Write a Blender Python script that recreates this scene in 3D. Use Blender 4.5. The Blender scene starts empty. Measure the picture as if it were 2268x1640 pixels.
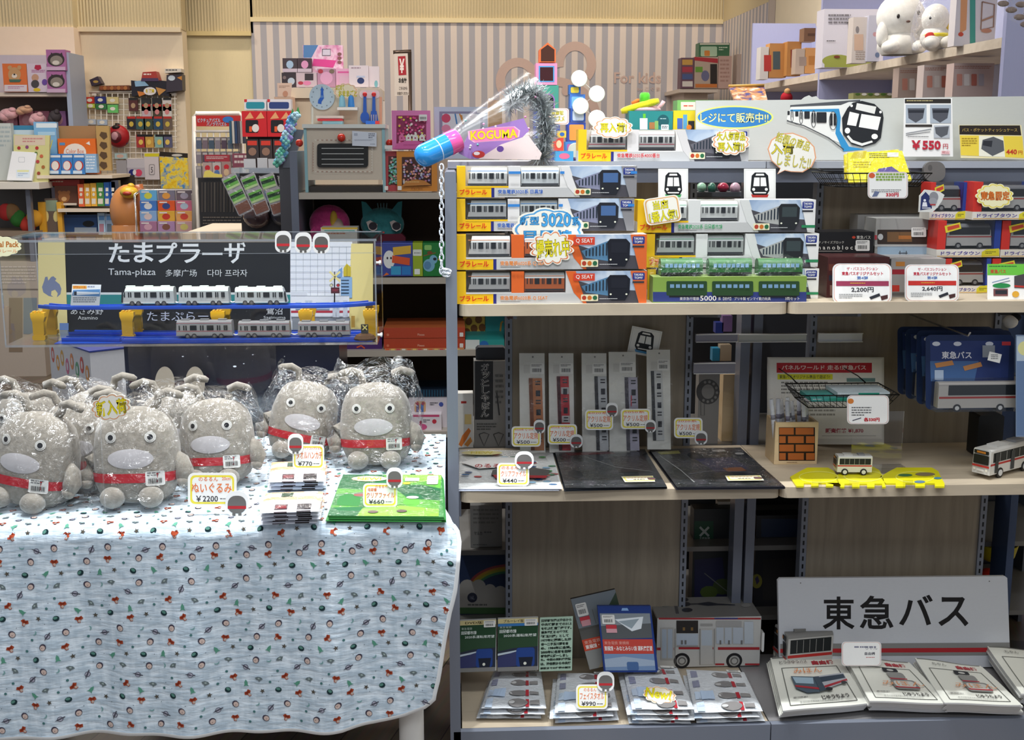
import bpy, bmesh, math, random
from mathutils import Vector as V, Matrix as Mx
from math import sin, cos, pi, tan, atan, radians as R
random.seed(7)
sc = bpy.context.scene
COL = sc.collection
# ------------------------------------------------------------ camera
F = 2645.0; CX = 1134.0; CY = 820.0; CAMZ = 1.45
PIT = atan(500/F); YAW = atan(134*cos(PIT)/F)
cam = bpy.data.cameras.new('camera'); camo = bpy.data.objects.new('camera', cam); COL.objects.link(camo)
cam.sensor_fit = 'HORIZONTAL'; cam.sensor_width = 36; cam.lens = 36*F/2268; cam.clip_start = .05; cam.clip_end = 60
camo.location = (0, 0, CAMZ); camo.rotation_euler = (pi/2-PIT, 0, -YAW); sc.camera = camo
cR = V((cos(YAW), -sin(YAW), 0)); cU = V((sin(YAW)*sin(PIT), cos(YAW)*sin(PIT), cos(PIT))); cF = V((sin(YAW)*cos(PIT), cos(YAW)*cos(PIT), -sin(PIT)))
O = V((0, 0, CAMZ))
# ------------------------------------------------------------ light
w = bpy.data.worlds.new('hall'); sc.world = w; w.use_nodes = True
w.node_tree.nodes['Background'].inputs[0].default_value = (.80, .88, 1, 1); w.node_tree.nodes['Background'].inputs[1].default_value = .36
def area(name, loc, sx, sy, e, col=(1, 1, 1), rot=(0, 0, 0), spread=None):
    l = bpy.data.lights.new(name, 'AREA'); l.shape = 'RECTANGLE'; l.size = sx; l.size_y = sy; l.energy = e; l.color = col
    if spread: l.spread = R(spread)
    o = bpy.data.objects.new(name, l); o.location = loc; o.rotation_euler = rot; COL.objects.link(o); return o
def spot(name, loc, to, e, ang, col=(1, 1, 1), blend=.5, rad=.04):
    l = bpy.data.lights.new(name, 'SPOT'); l.energy = e; l.spot_size = R(ang); l.spot_blend = blend; l.shadow_soft_size = rad; l.color = col
    o = bpy.data.objects.new(name, l); o.location = loc; o.rotation_euler = (V(to)-V(loc)).to_track_quat('-Z', 'Y').to_euler(); COL.objects.link(o); return o
COOL = (.93, .97, 1); WARM = (1, .87, .68)
for i, x in enumerate((-.95, -.25, .42, 1.0)):
    spot('aisle_spot_%s' % 'abcd'[i], (x, 2.36, 3.25), (x*1.02, 2.44, .8), (158, 165, 105, 62)[i], 66, COOL, .6, .03)
area('aisle_fill_light', (.3, 1.2, 3.25), 2.4, .5, 46, COOL)  # added overhead fill to lift the cloth front and box fronts
area('front_fill_light', (.2, -1.0, 3.2), 3.2, 1.0, 50, COOL)  # unseen fill added behind the camera, reaching into the low shelves
area('middle_panel_light', (-.6, 4.3, 3.25), 2.2, .5, 62, (1, .97, .93))  # added soft fill over the middle distance
area('middle_fill_light_b', (.9, 5.9, 3.25), 2.0, .5, 34, (1, .95, .9))  # second added fill, deeper in the hall
area('far_panel_light', (-2.0, 6.4, 3.25), 1.6, .6, 46, (1, .93, .84))
for i, x in enumerate((-3.0, -2.1, -1.2, -.45, .35, 1.15, 1.75)):
    spot('wall_washer_%s' % 'abcdefg'[i], (x, 8.45, 3.28), (x, 8.9, 1.4), (31, 31, 29, 30, 30, 29, 24)[i], 96, WARM, .7, .05)
spot('rabbit_shelf_spot', (1.0, 4.0, 3.25), (1.75, 4.5, 1.9), 62, 60, (1, .94, .85), .6, .05)
spot('lavender_shelf_spot', (1.0, 5.9, 3.25), (1.7, 6.1, 1.8), 40, 60, (1, .93, .85), .6, .05)
sc.view_settings.view_transform = 'Standard'; sc.view_settings.look = 'None'; sc.view_settings.exposure = 0.14; sc.view_settings.gamma = 1; sc.view_settings.use_curve_mapping = False
# ------------------------------------------------------------ pixel rays onto real planes
def ray(x, y): return (cF + cR*((x-CX)/F) - cU*((y-CY)/F))
def PY(x, y, Y):
    d = ray(x, y); return O + d*(Y/d.y)
def PZ(x, y, z):
    d = ray(x, y); return O + d*((z-CAMZ)/d.z)
def PX(x, y, X):
    d = ray(x, y); return O + d*(X/d.x)
def PP(x, y, o, n):
    d = ray(x, y); return O + d*((o-O).dot(n)/d.dot(n))
# ------------------------------------------------------------ materials
MC = {}
def s2l(c): return c/12.92 if c <= .04045 else ((c+.055)/1.055)**2.4
def rgb(h): return tuple(s2l(int(h[i:i+2], 16)/255) for i in (0, 2, 4))+(1,)
def nmat(name):
    m = bpy.data.materials.new(name); m.use_nodes = True; nt = m.node_tree
    return m, nt, nt.nodes['Principled BSDF']
def node(nt, t, **k):
    n = nt.nodes.new(t)
    for a, b in k.items():
        if a.startswith('_'): n.inputs[a[1:].replace('_', ' ')].default_value = b
        else: setattr(n, a, b)
    return n
KIND = {'p': (.42, 0, .35), 'g': (.12, 0, .5), 'r': (.85, 0, .15), 'm': (.32, .85, .5), 's': (.28, 0, .5)}
def mat(spec):
    if spec in MC: return MC[spec]
    if spec in SPECIAL: m = SPECIAL[spec](); MC[spec] = m; return m
    k, h = spec.split(':') if ':' in spec else ('p', spec)
    m, nt, b = nmat('paint_'+k+h); ro, me, sp = KIND[k]
    base = rgb(h)
    n = node(nt, 'ShaderNodeTexNoise', _Scale=60., _Detail=2.)
    mx = node(nt, 'ShaderNodeMix', data_type='RGBA'); mx.inputs[6].default_value = tuple(c*.94 for c in base[:3])+(1,); mx.inputs[7].default_value = base
    nt.links.new(n.outputs['Fac'], mx.inputs[0]); nt.links.new(mx.outputs[2], b.inputs['Base Color'])
    b.inputs['Roughness'].default_value = ro; b.inputs['Metallic'].default_value = me; b.inputs['Specular IOR Level'].default_value = sp
    MC[spec] = m; return m
def m_film(rough=.12, bump=.0, scale=30, glossf=.10, tint=(1, 1, 1, 1), gcol=(1, 1, 1, 1), gmax=.7):
    m = bpy.data.materials.new('clear_film'); m.use_nodes = True; nt = m.node_tree; nt.nodes.clear()
    out = node(nt, 'ShaderNodeOutputMaterial'); mx = node(nt, 'ShaderNodeMixShader'); tr = node(nt, 'ShaderNodeBsdfTransparent'); gl = node(nt, 'ShaderNodeBsdfGlossy')
    tr.inputs[0].default_value = tint; gl.inputs[0].default_value = gcol; gl.inputs['Roughness'].default_value = rough
    lw = node(nt, 'ShaderNodeLayerWeight', _Blend=.18); mr = node(nt, 'ShaderNodeMapRange', _From_Min=0., _From_Max=1., _To_Min=glossf, _To_Max=gmax)
    nt.links.new(lw.outputs['Fresnel'], mr.inputs[0]); nt.links.new(mr.outputs[0], mx.inputs[0])
    nt.links.new(tr.outputs[0], mx.inputs[1]); nt.links.new(gl.outputs[0], mx.inputs[2]); nt.links.new(mx.outputs[0], out.inputs[0])
    if bump:
        n = node(nt, 'ShaderNodeTexNoise', _Scale=scale, _Detail=3., _Distortion=1.2); bp = node(nt, 'ShaderNodeBump', _Strength=bump, _Distance=.02)
        tc = node(nt, 'ShaderNodeTexCoord'); nt.links.new(tc.outputs['Object'], n.inputs['Vector'])
        nt.links.new(n.outputs['Fac'], bp.inputs['Height']); nt.links.new(bp.outputs[0], gl.inputs['Normal']); nt.links.new(bp.outputs[0], lw.inputs['Normal'])
    return m
def m_wood(a, b_, scale=(14, 14, .9), rough=.55, wave=.28):
    m, nt, b = nmat('wood_grain'); tc = node(nt, 'ShaderNodeTexCoord'); mp = node(nt, 'ShaderNodeMapping'); mp.inputs['Scale'].default_value = scale
    n = node(nt, 'ShaderNodeTexNoise', _Scale=2.2, _Detail=7., _Roughness=.62, _Distortion=1.5); wv = node(nt, 'ShaderNodeTexWave', _Scale=.9, _Distortion=9., _Detail=3.)
    cr = node(nt, 'ShaderNodeValToRGB'); cr.color_ramp.elements[0].color = rgb(a); cr.color_ramp.elements[1].color = rgb(b_); cr.color_ramp.elements[0].position = .3; cr.color_ramp.elements[1].position = .68
    ma = node(nt, 'ShaderNodeMath', operation='MULTIPLY_ADD'); ma.inputs[1].default_value = wave
    nt.links.new(tc.outputs['Object'], mp.inputs[0]); nt.links.new(mp.outputs[0], n.inputs['Vector']); nt.links.new(mp.outputs[0], wv.inputs['Vector'])
    nt.links.new(wv.outputs['Fac'], ma.inputs[0]); nt.links.new(n.outputs['Fac'], ma.inputs[2]); nt.links.new(ma.outputs[0], cr.inputs[0]); nt.links.new(cr.outputs[0], b.inputs['Base Color'])
    b.inputs['Roughness'].default_value = rough; return m
def m_fuzz(h, dark, scale=45, bump=.35):
    m, nt, b = nmat('plush_pile'); n = node(nt, 'ShaderNodeTexNoise', _Scale=scale, _Detail=6., _Roughness=.7); tc = node(nt, 'ShaderNodeTexCoord')
    cr = node(nt, 'ShaderNodeValToRGB'); cr.color_ramp.elements[0].color = rgb(dark); cr.color_ramp.elements[1].color = rgb(h); cr.color_ramp.elements[0].position = .35; cr.color_ramp.elements[1].position = .62
    bp = node(nt, 'ShaderNodeBump', _Strength=bump, _Distance=.004)
    nt.links.new(tc.outputs['Object'], n.inputs['Vector']); nt.links.new(n.outputs['Fac'], cr.inputs[0]); nt.links.new(cr.outputs[0], b.inputs['Base Color']); nt.links.new(n.outputs['Fac'], bp.inputs['Height']); nt.links.new(bp.outputs[0], b.inputs['Normal'])
    b.inputs['Roughness'].default_value = .9; b.inputs['Sheen Weight'].default_value = .35; b.inputs['Specular IOR Level'].default_value = .1; return m
def m_stripe(per, a, b_):
    m, nt, b = nmat('striped_wallpaper'); tc = node(nt, 'ShaderNodeTexCoord'); sx = node(nt, 'ShaderNodeSeparateXYZ'); ad = node(nt, 'ShaderNodeMath', operation='ADD')
    mu = node(nt, 'ShaderNodeMath', operation='MULTIPLY'); mu.inputs[1].default_value = 1/per; fr = node(nt, 'ShaderNodeMath', operation='FRACT'); gt = node(nt, 'ShaderNodeMath', operation='GREATER_THAN'); gt.inputs[1].default_value = .5
    mx = node(nt, 'ShaderNodeMix', data_type='RGBA'); mx.inputs[6].default_value = rgb(a); mx.inputs[7].default_value = rgb(b_)
    L = nt.links.new; L(tc.outputs['Object'], sx.inputs[0]); L(sx.outputs[0], ad.inputs[0]); L(sx.outputs[1], ad.inputs[1]); L(ad.outputs[0], mu.inputs[0]); L(mu.outputs[0], fr.inputs[0]); L(fr.outputs[0], gt.inputs[0]); L(gt.outputs[0], mx.inputs[0]); L(mx.outputs[2], b.inputs['Base Color'])
    b.inputs['Roughness'].default_value = .8; return m
def m_rib(h, per):
    m, nt, b = nmat('ribbed_wallcovering'); tc = node(nt, 'ShaderNodeTexCoord'); wv = node(nt, 'ShaderNodeTexWave', _Scale=1/per*.159*2); bp = node(nt, 'ShaderNodeBump', _Strength=.6, _Distance=.012)
    nz = node(nt, 'ShaderNodeTexNoise', _Scale=9., _Detail=4.); mx = node(nt, 'ShaderNodeMix', data_type='RGBA'); c = rgb(h); mx.inputs[6].default_value = tuple(x*.80 for x in c[:3])+(1,); mx.inputs[7].default_value = c
    L = nt.links.new; L(tc.outputs['Object'], wv.inputs['Vector']); L(tc.outputs['Object'], nz.inputs['Vector']); L(wv.outputs['Fac'], bp.inputs['Height']); L(bp.outputs[0], b.inputs['Normal']); L(wv.outputs['Fac'], mx.inputs[0]); L(mx.outputs[2], b.inputs['Base Color'])
    b.inputs['Roughness'].default_value = .85; return m
def m_floor():
    m, nt, b = nmat('plank_floor'); tc = node(nt, 'ShaderNodeTexCoord'); mp = node(nt, 'ShaderNodeMapping'); mp.inputs['Rotation'].default_value = (0, 0, R(-73)+pi)
    br = node(nt, 'ShaderNodeTexBrick', _Scale=1., _Mortar_Size=.0015, _Brick_Width=.9, _Row_Height=.12, _Color1=rgb('8d7a68'), _Color2=rgb('4f463f'), _Mortar=rgb('2c2622')); br.offset = .37
    mp2 = node(nt, 'ShaderNodeMapping'); mp2.inputs['Scale'].default_value = (2, 30, 1); nz = node(nt, 'ShaderNodeTexNoise', _Scale=3., _Detail=5.); mx = node(nt, 'ShaderNodeMix', data_type='RGBA', blend_type='MULTIPLY'); mx.inputs[0].default_value = .6
    L = nt.links.new; L(tc.outputs['Object'], mp.inputs[0]); L(mp.outputs[0], br.inputs['Vector']); L(mp.outputs[0], mp2.inputs[0]); L(mp2.outputs[0], nz.inputs['Vector']); L(br.outputs[0], mx.inputs[6]); L(nz.outputs['Color'], mx.inputs[7]); L(mx.outputs[2], b.inputs['Base Color'])
    b.inputs['Roughness'].default_value = .35; return m
def m_gauze():
    m, nt, b = nmat('gauze_cloth'); tc = node(nt, 'ShaderNodeTexCoord'); L = nt.links.new
    uv = node(nt, 'ShaderNodeUVMap'); mp = node(nt, 'ShaderNodeMapping'); mp.inputs['Scale'].default_value = (22, 95, 1)
    n1 = node(nt, 'ShaderNodeTexNoise', _Scale=1., _Detail=3., _Roughness=.55); L(uv.outputs[0], mp.inputs[0]); L(mp.outputs[0], n1.inputs['Vector'])
    mp2 = node(nt, 'ShaderNodeMapping'); mp2.inputs['Scale'].default_value = (75, 18, 1); n2 = node(nt, 'ShaderNodeTexNoise', _Scale=1., _Detail=2.); L(uv.outputs[0], mp2.inputs[0]); L(mp2.outputs[0], n2.inputs['Vector'])
    ad = node(nt, 'ShaderNodeMath', operation='MULTIPLY_ADD'); ad.inputs[1].default_value = .45; L(n2.outputs['Fac'], ad.inputs[0]); L(n1.outputs['Fac'], ad.inputs[2])
    cr = node(nt, 'ShaderNodeValToRGB'); cr.color_ramp.elements[0].color = rgb('b9cad7'); cr.color_ramp.elements[1].color = rgb('e3eff8'); cr.color_ramp.elements[0].position = .62; cr.color_ramp.elements[1].position = .90
    L(ad.outputs[0], cr.inputs[0]); L(cr.outputs[0], b.inputs['Base Color'])
    bp = node(nt, 'ShaderNodeBump', _Strength=.45, _Distance=.006); L(ad.outputs[0], bp.inputs['Height']); L(bp.outputs[0], b.inputs['Normal'])
    b.inputs['Roughness'].default_value = .9; b.inputs['Sheen Weight'].default_value = .2; return m
def m_photo(a, b_, c_, scale=18):
    m, nt, b = nmat('printed_picture'); tc = node(nt, 'ShaderNodeTexCoord'); n = node(nt, 'ShaderNodeTexNoise', _Scale=scale, _Detail=5., _Distortion=.8); cr = node(nt, 'ShaderNodeValToRGB')
    e = cr.color_ramp.elements; e[0].color = rgb(a); e[0].position = .36; e[1].color = rgb(c_); e[1].position = .66; x = e.new(.5); x.color = rgb(b_)
    nt.links.new(tc.outputs['Object'], n.inputs['Vector']); nt.links.new(n.outputs['Fac'], cr.inputs[0]); nt.links.new(cr.outputs[0], b.inputs['Base Color']); b.inputs['Roughness'].default_value = .3; return m
SPECIAL = {
 'film': lambda: m_film(.08, .0, 30, .05), 'bag': lambda: m_film(.15, .9, 26, .05, gmax=.30), 'bagfine': lambda: m_film(.18, .7, 50, .035, gmax=.24), 'acryl': lambda: m_film(.03, 0, 1, .035), 'edge': lambda: m_film(.1, 0, 1, .42, (.93, .97, 1, 1)), 'tube': lambda: m_film(.25, .25, 12, .05, gmax=.2),
 'shelfwood': lambda: m_wood('b3a48e', 'c6b69e', (1.5, 10, 10)), 'panelwood': lambda: m_wood('7f7465', '978b79', (11, 11, .6), wave=.1), 'lightwood': lambda: m_wood('c9a877', 'dcc096', (3, 9, 9)), 'tanshelf': lambda: m_wood('c2b3a0', 'd2c5b3', (2, 9, 9)),
 'plush': lambda: m_fuzz('999287', '817b71', 70, .5), 'whiteplush': lambda: m_fuzz('f4f1ea', 'e6e2da', 30, .1), 'pinkplush': lambda: m_fuzz('e9b9bf', 'd9a0a8'), 'tanplush': lambda: m_fuzz('dcb090', 'c8977a'), 'yellowplush': lambda: m_fuzz('f2e234', 'dcc81c'), 'greenplush': lambda: m_fuzz('63d13a', '4ab828'), 'tealplush': lambda: m_fuzz('3d8486', '2f6c70'), 'magentaplush': lambda: m_fuzz('c2407c', '9c2c62'),
 'stripe': lambda: m_stripe(26*9/2645, 'd8ccc6', 'a9a7b0'), 'stripefine': lambda: m_stripe(.088, 'd8ccc6', 'a9a7b0'), 'rib': lambda: m_rib('d9c8a2', .022), 'floor': m_floor, 'gauze': m_gauze,
 'night': lambda: m_photo('14181a', '272c30', '3c3a40', 20), 'forest': lambda: m_photo('16241c', '2a4a30', '5c7a50', 40), 'pinkpic': lambda: m_photo('d67aa8', 'eebfd4', 'f6e6ee', 22), 'yellowpic': lambda: m_photo('e8b820', 'f0d84a', '4a8ac8', 26), 'colorpic': lambda: m_photo('3a4a8a', 'c8884a', 'd8d8d0', 24), 'darkpic': lambda: m_photo('181a22', '4a3a34', 'b0a498', 40), 'bluepic': lambda: m_photo('3c6cb8', '8cb4e0', 'e4eef6', 26), 'redpic': lambda: m_photo('b82428', 'd8685a', 'f0d8c8', 30), 'greypic': lambda: m_photo('8a8884', 'b8b4ae', 'dcd8d2', 30), 'skypic': lambda: m_photo('6f86a8', 'a9bcd4', 'd6dfe8', 12), 'greenpic': lambda: m_photo('2c7a38', '6cb44a', 'd0dc90', 26), 'tinsel': None}
def m_tinsel():
    m, nt, b = nmat('silver_tinsel'); b.inputs['Metallic'].default_value = .55; b.inputs['Roughness'].default_value = .2; n = node(nt, 'ShaderNodeTexNoise', _Scale=200.); cr = node(nt, 'ShaderNodeValToRGB')
    cr.color_ramp.elements[0].color = rgb('9aa6a8'); cr.color_ramp.elements[1].color = rgb('f4f8f8'); nt.links.new(n.outputs['Fac'], cr.inputs[0]); nt.links.new(cr.outputs[0], b.inputs['Base Color']); return m
SPECIAL['tinsel'] = m_tinsel
# ------------------------------------------------------------ text outlines from the built-in font
TC = {}
def text_mesh(s, bold=0., sp=1.):
    k = (s, bold, sp)
    if k in TC: return TC[k]
    c = bpy.data.curves.new('t', 'FONT'); c.body = s; c.resolution_u = 2; c.offset = bold; c.space_character = sp
    o = bpy.data.objects.new('t', c); COL.objects.link(o); dg = bpy.context.evaluated_depsgraph_get(); dg.update()
    m = bpy.data.meshes.new_from_object(o.evaluated_get(dg)); vs = [(v.co.x, v.co.y) for v in m.vertices]; fs = [tuple(p.vertices) for p in m.polygons]
    bpy.data.objects.remove(o); bpy.data.meshes.remove(m); bpy.data.curves.remove(c)
    xs = [v[0] for v in vs] or [0, 1]; ys = [v[1] for v in vs] or [0, 1]; TC[k] = (vs, fs, min(xs), min(ys), max(xs), max(ys)); return TC[k]
# ------------------------------------------------------------ mesh builder
class G:
    def __init__(s, M=None): s.v = []; s.f = []; s.m = []; s.ml = []; s.sm = []; s.M = M
    def mi(s, c):
        if c not in s.ml: s.ml.append(c)
        return s.ml.index(c)
    def add(s, vs, fs, c, smooth=False):
        b = len(s.v); i = s.mi(c); s.v += [(s.M @ V(p)) if s.M else V(p) for p in vs]
        for f in fs: s.f.append(tuple(b+k for k in f)); s.m.append(i); s.sm.append(smooth)
    def box(s, x0, y0, z0, x1, y1, z1, c, top=None, bev=0):
        if bev:
            b = bev; pr = [(x0+b, z0), (x1-b, z0), (x1, z0+b), (x1, z1-b), (x1-b, z1), (x0+b, z1), (x0, z1-b), (x0, z0+b)]
            s.prism([(a, y0, q) for a, q in pr], (0, 1, 0), y1-y0, c); return
        vs = [(x0, y0, z0), (x1, y0, z0), (x1, y1, z0), (x0, y1, z0), (x0, y0, z1), (x1, y0, z1), (x1, y1, z1), (x0, y1, z1)]
        fs = [(0, 1, 5, 4), (1, 2, 6, 5), (2, 3, 7, 6), (3, 0, 4, 7), (3, 2, 1, 0)]
        s.add(vs, fs+([] if top else [(4, 5, 6, 7)]), c)
        if top: s.add(vs[4:], [(0, 1, 2, 3)], top)
    def prism(s, pts, n, th, c, side=None):
        n = V(n).normalized()*th; k = len(pts); a = [V(p) for p in pts]; b = [p+n for p in a]
        s.add(a, [tuple(range(k))], c); s.add(b, [tuple(reversed(range(k)))], side or c); s.add(a+b, [(i, k+i, k+(i+1) % k, (i+1) % k) for i in range(k)], side or c)
    def rev(s, prof, ctr, c, n=20, ax='z', sx=1, sy=1, smooth=True):
        vs = []; k = len(prof)
        for r, h in prof:
            for i in range(n):
                a = 2*pi*i/n; p = (r*cos(a)*sx, r*sin(a)*sy, h)
                if ax == 'y': p = (p[0], p[2], p[1])
                if ax == 'x': p = (p[2], p[0], p[1])
                vs.append(V(p)+V(ctr))
        fs = [(j*n+i, j*n+(i+1) % n, (j+1)*n+(i+1) % n, (j+1)*n+i) for j in range(k-1) for i in range(n)]
        s.add(vs, fs, c, smooth)
    def ball(s, ctr, rx, ry, rz, c, n=18, m=11): s.rev([(max(1e-4, sin(pi*j/m)), -cos(pi*j/m)) for j in range(m+1)], (0, 0, 0), c, n) if False else s._ball(ctr, rx, ry, rz, c, n, m)
    def _ball(s, ctr, rx, ry, rz, c, n, m):
        C = V(ctr); vs = []
        for j in range(m+1):
            t = pi*j/m
            for i in range(n):
                a = 2*pi*i/n; vs.append(C+V((rx*sin(t)*cos(a), ry*sin(t)*sin(a), -rz*cos(t))))
        s.add(vs, [(j*n+i, j*n+(i+1) % n, (j+1)*n+(i+1) % n, (j+1)*n+i) for j in range(m) for i in range(n)], c, True)
    def tube(s, pts, r, c, n=8, closed=False, rr=None, smooth=True):
        pts = [V(p) for p in pts]; k = len(pts); vs = []
        for i, p in enumerate(pts):
            a = pts[(i-1) % k] if closed or i > 0 else p; b = pts[(i+1) % k] if closed or i < k-1 else p
            t = (b-a).normalized(); u = t.cross(V((0, 0, 1)) if abs(t.z) < .9 else V((1, 0, 0))).normalized(); w_ = t.cross(u); q = rr[i] if rr else r
            vs += [p+(u*cos(2*pi*j/n)+w_*sin(2*pi*j/n))*q for j in range(n)]
        fs = [(i*n+j, i*n+(j+1) % n, ((i+1) % k)*n+(j+1) % n, ((i+1) % k)*n+j) for i in range(k if closed else k-1) for j in range(n)]
        if not closed: fs += [tuple(reversed(range(n))), tuple((k-1)*n+j for j in range(n))]
        s.add(vs, fs, c, smooth)
    def grid(s, fn, nu, nv, c, smooth=True):
        s.add([fn(i/nu, j/nv) for j in range(nv+1) for i in range(nu+1)], [(j*(nu+1)+i, j*(nu+1)+i+1, (j+1)*(nu+1)+i+1, (j+1)*(nu+1)+i) for j in range(nv) for i in range(nu)], c, smooth)
    def obj(s, name, parent=None, loc=None, uv=None):
        if parent is not None: loc = V(parent['wl']); rel = V((0, 0, 0))
        else:
            if loc is None:
                xs = [p.x for p in s.v]; ys = [p.y for p in s.v]; loc = V(((min(xs)+max(xs))/2, (min(ys)+max(ys))/2, min(p.z for p in s.v)))
            loc = V(loc); rel = loc
        me = bpy.data.meshes.new(name); me.from_pydata([p-loc for p in s.v], [], s.f)
        for c in s.ml: me.materials.append(mat(c))
        me.polygons.foreach_set('material_index', s.m); me.polygons.foreach_set('use_smooth', s.sm)
        if uv:
            ul = me.uv_layers.new(name='UVMap')
            for l in me.loops: ul.data[l.index].uv = uv[l.vertex_index] if l.vertex_index < len(uv) else (0, 0)
        me.update(); o = bpy.data.objects.new(name, me); COL.objects.link(o); o.location = rel; o['wl'] = tuple(loc)
        if parent is not None: o.parent = parent
        return o
def tag(o, label, cat, group=None):
    o['label'] = label; o['category'] = cat
    if group: o['group'] = group
    return o
def empty(name, loc, label=None, cat=None, group=None):
    o = bpy.data.objects.new(name, None); o.empty_display_size = .02; COL.objects.link(o); o.location = loc; o['wl'] = tuple(loc)
    if label: tag(o, label, cat, group)
    return o
def struct(o): o['kind'] = 'structure'; return o
def dup(root, off=(0, 0, 0), label=None, group=None, rz=0):
    r = root.copy(); COL.objects.link(r); r.location = V(root.location)+V(off); r.rotation_euler.z += rz; r['wl'] = tuple(r.location)
    if label: r['label'] = label
    if group: r['group'] = group
    for ch in list(root.children):
        c = ch.copy(); COL.objects.link(c); c.parent = r
        for g_ in ch.children:
            d = g_.copy(); COL.objects.link(d); d.parent = c
    return r
# ------------------------------------------------------------ drawing printed matter on a face
class Cv:
    def __init__(s, g, f, n, step=.00012): s.g = g; s.f0 = f; s.n = V(n).normalized(); s.h = step; s.st = step
    def f(s, x, y): return s.f0(x, y)+s.n*s.h
    def p(s, pts, c): s.g.add([s.f(*q) for q in pts], [tuple(range(len(pts)))], c); s.h += s.st; return s
    def r(s, x0, y0, x1, y1, c): return s.p([(x0, y1), (x1, y1), (x1, y0), (x0, y0)], c)
    def e(s, cx, cy, rx, ry, c, n=20, a0=0, a1=2*pi): return s.p([(cx+rx*cos(a0+(a1-a0)*i/n), cy+ry*sin(a0+(a1-a0)*i/n)) for i in range(n if a1-a0 > 6.2 else n+1)], c)
    def ring(s, cx, cy, rx, ry, w_, c, n=24, a0=0, a1=2*pi):
        q = []
        for i in range(n+1):
            a = a0+(a1-a0)*i/n; q += [s.f(cx+rx*cos(a), cy+ry*sin(a)), s.f(cx+(rx-w_)*cos(a), cy+(ry-w_)*sin(a))]
        s.g.add(q, [(2*i, 2*i+1, 2*i+3, 2*i+2) for i in range(n)], c); s.h += s.st; return s
    def rr(s, x0, y0, x1, y1, rad, c): return s.p(rrect(x0, y0, x1, y1, rad), c)
    def l(s, pts, w_, c):
        q = [];
        for i, (x, y) in enumerate(pts):
            a = pts[max(0, i-1)]; b = pts[min(len(pts)-1, i+1)]; dx, dy = b[0]-a[0], b[1]-a[1]; d = math.hypot(dx, dy) or 1
            q += [s.f(x-dy/d*w_/2, y+dx/d*w_/2), s.f(x+dy/d*w_/2, y-dx/d*w_/2)]
        s.g.add(q, [(2*i, 2*i+1, 2*i+3, 2*i+2) for i in range(len(pts)-1)], c); s.h += s.st; return s
    def t(s, txt, x0, y0, x1, y1, c, b=0., ang=0, sk=0):
        vs, fs, a0, b0, a1, b1 = text_mesh(txt, b); W = a1-a0 or 1; H = b1-b0 or 1; cx, cy = (x0+x1)/2, (y0+y1)/2; ca, sa = cos(R(ang)), sin(R(ang)); q = []
        for x, y in vs:
            X = x0+(x-a0)/W*(x1-x0)-cx; Y = y1-(y-b0)/H*(y1-y0)-cy; X -= sk*Y
            q.append(s.f(cx+X*ca+Y*sa, cy-X*sa+Y*ca))
        s.g.add(q, fs, c); s.h += s.st; return s
    def ln(s, x0, y0, x1, y1, n, c, seed=1, fill=.45):
        rd = random.Random(seed); hh = (y1-y0)/n
        for i in range(n):
            x = x0; e = x0+(x1-x0)*(1 if i < n-1 else rd.uniform(.5, 1))
            while x < e-1e-6:
                w_ = min(e-x, hh*rd.uniform(.5, 1.6)); s.g.add([s.f(x, y0+hh*(i+fill)), s.f(x+w_*.82, y0+hh*(i+fill)), s.f(x+w_*.82, y0+hh*i), s.f(x, y0+hh*i)], [(0, 1, 2, 3)], c); x += w_
        s.h += s.st; return s
    def bars(s, x0, y0, x1, y1, c='2a2a2a', seed=3):
        rd = random.Random(seed); x = x0
        while x < x1:
            w_ = (x1-x0)*rd.uniform(.02, .07); s.g.add([s.f(x, y1), s.f(min(x1, x+w_), y1), s.f(min(x1, x+w_), y0), s.f(x, y0)], [(0, 1, 2, 3)], c); x += w_*rd.uniform(1.5, 2.4)
        s.h += s.st; return s
def rrect(x0, y0, x1, y1, r, n=5):
    P = []
    for cx, cy, a in ((x1-r, y1-r, 0), (x0+r, y1-r, pi/2), (x0+r, y0+r, pi), (x1-r, y0+r, 1.5*pi)):
        P += [(cx+r*cos(a+pi/2*i/n), cy+r*sin(a+pi/2*i/n)) for i in range(n+1)]
    return P
def cloudpts(x0, y0, x1, y1, n=10, d=.13, k=5):
    cx, cy, rx, ry = (x0+x1)/2, (y0+y1)/2, (x1-x0)/2, (y1-y0)/2; P = []
    for i in range(n*k):
        a = 2*pi*i/(n*k); q = 1-d+d*abs(sin(a*n/2)); P.append((cx+rx*q*cos(a), cy+ry*q*sin(a)))
    return P
def scl(pts, k): 
    cx = sum(p[0] for p in pts)/len(pts); cy = sum(p[1] for p in pts)/len(pts); return [(cx+(x-cx)*k, cy+(y-cy)*k) for x, y in pts]
def rot(pts, a, c=None):
    cx, cy = c or (sum(p[0] for p in pts)/len(pts), sum(p[1] for p in pts)/len(pts)); ca, sa = cos(R(a)), sin(R(a)); return [(cx+(x-cx)*ca+(y-cy)*sa, cy-(x-cx)*sa+(y-cy)*ca) for x, y in pts]
def cvY(g, Y, step=.00012): return Cv(g, lambda x, y: PY(x, y, Y), (0, -1, 0), step)
def cvZ(g, z, step=.00012): return Cv(g, lambda x, y: PZ(x, y, z), (0, 0, 1), step)
def cvP(g, o, n, step=.00012):
    o = V(o); n = V(n).normalized(); return Cv(g, lambda x, y: PP(x, y, o, n), n, step)
def cvU(g, tl, tr, bl, W, H, step=.00012):
    tl, tr, bl = V(tl), V(tr), V(bl); n = (bl-tl).cross(tr-tl); return Cv(g, lambda u, v: tl+(tr-tl)*(u/W)+(bl-tl)*(v/H), n, step)
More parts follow.
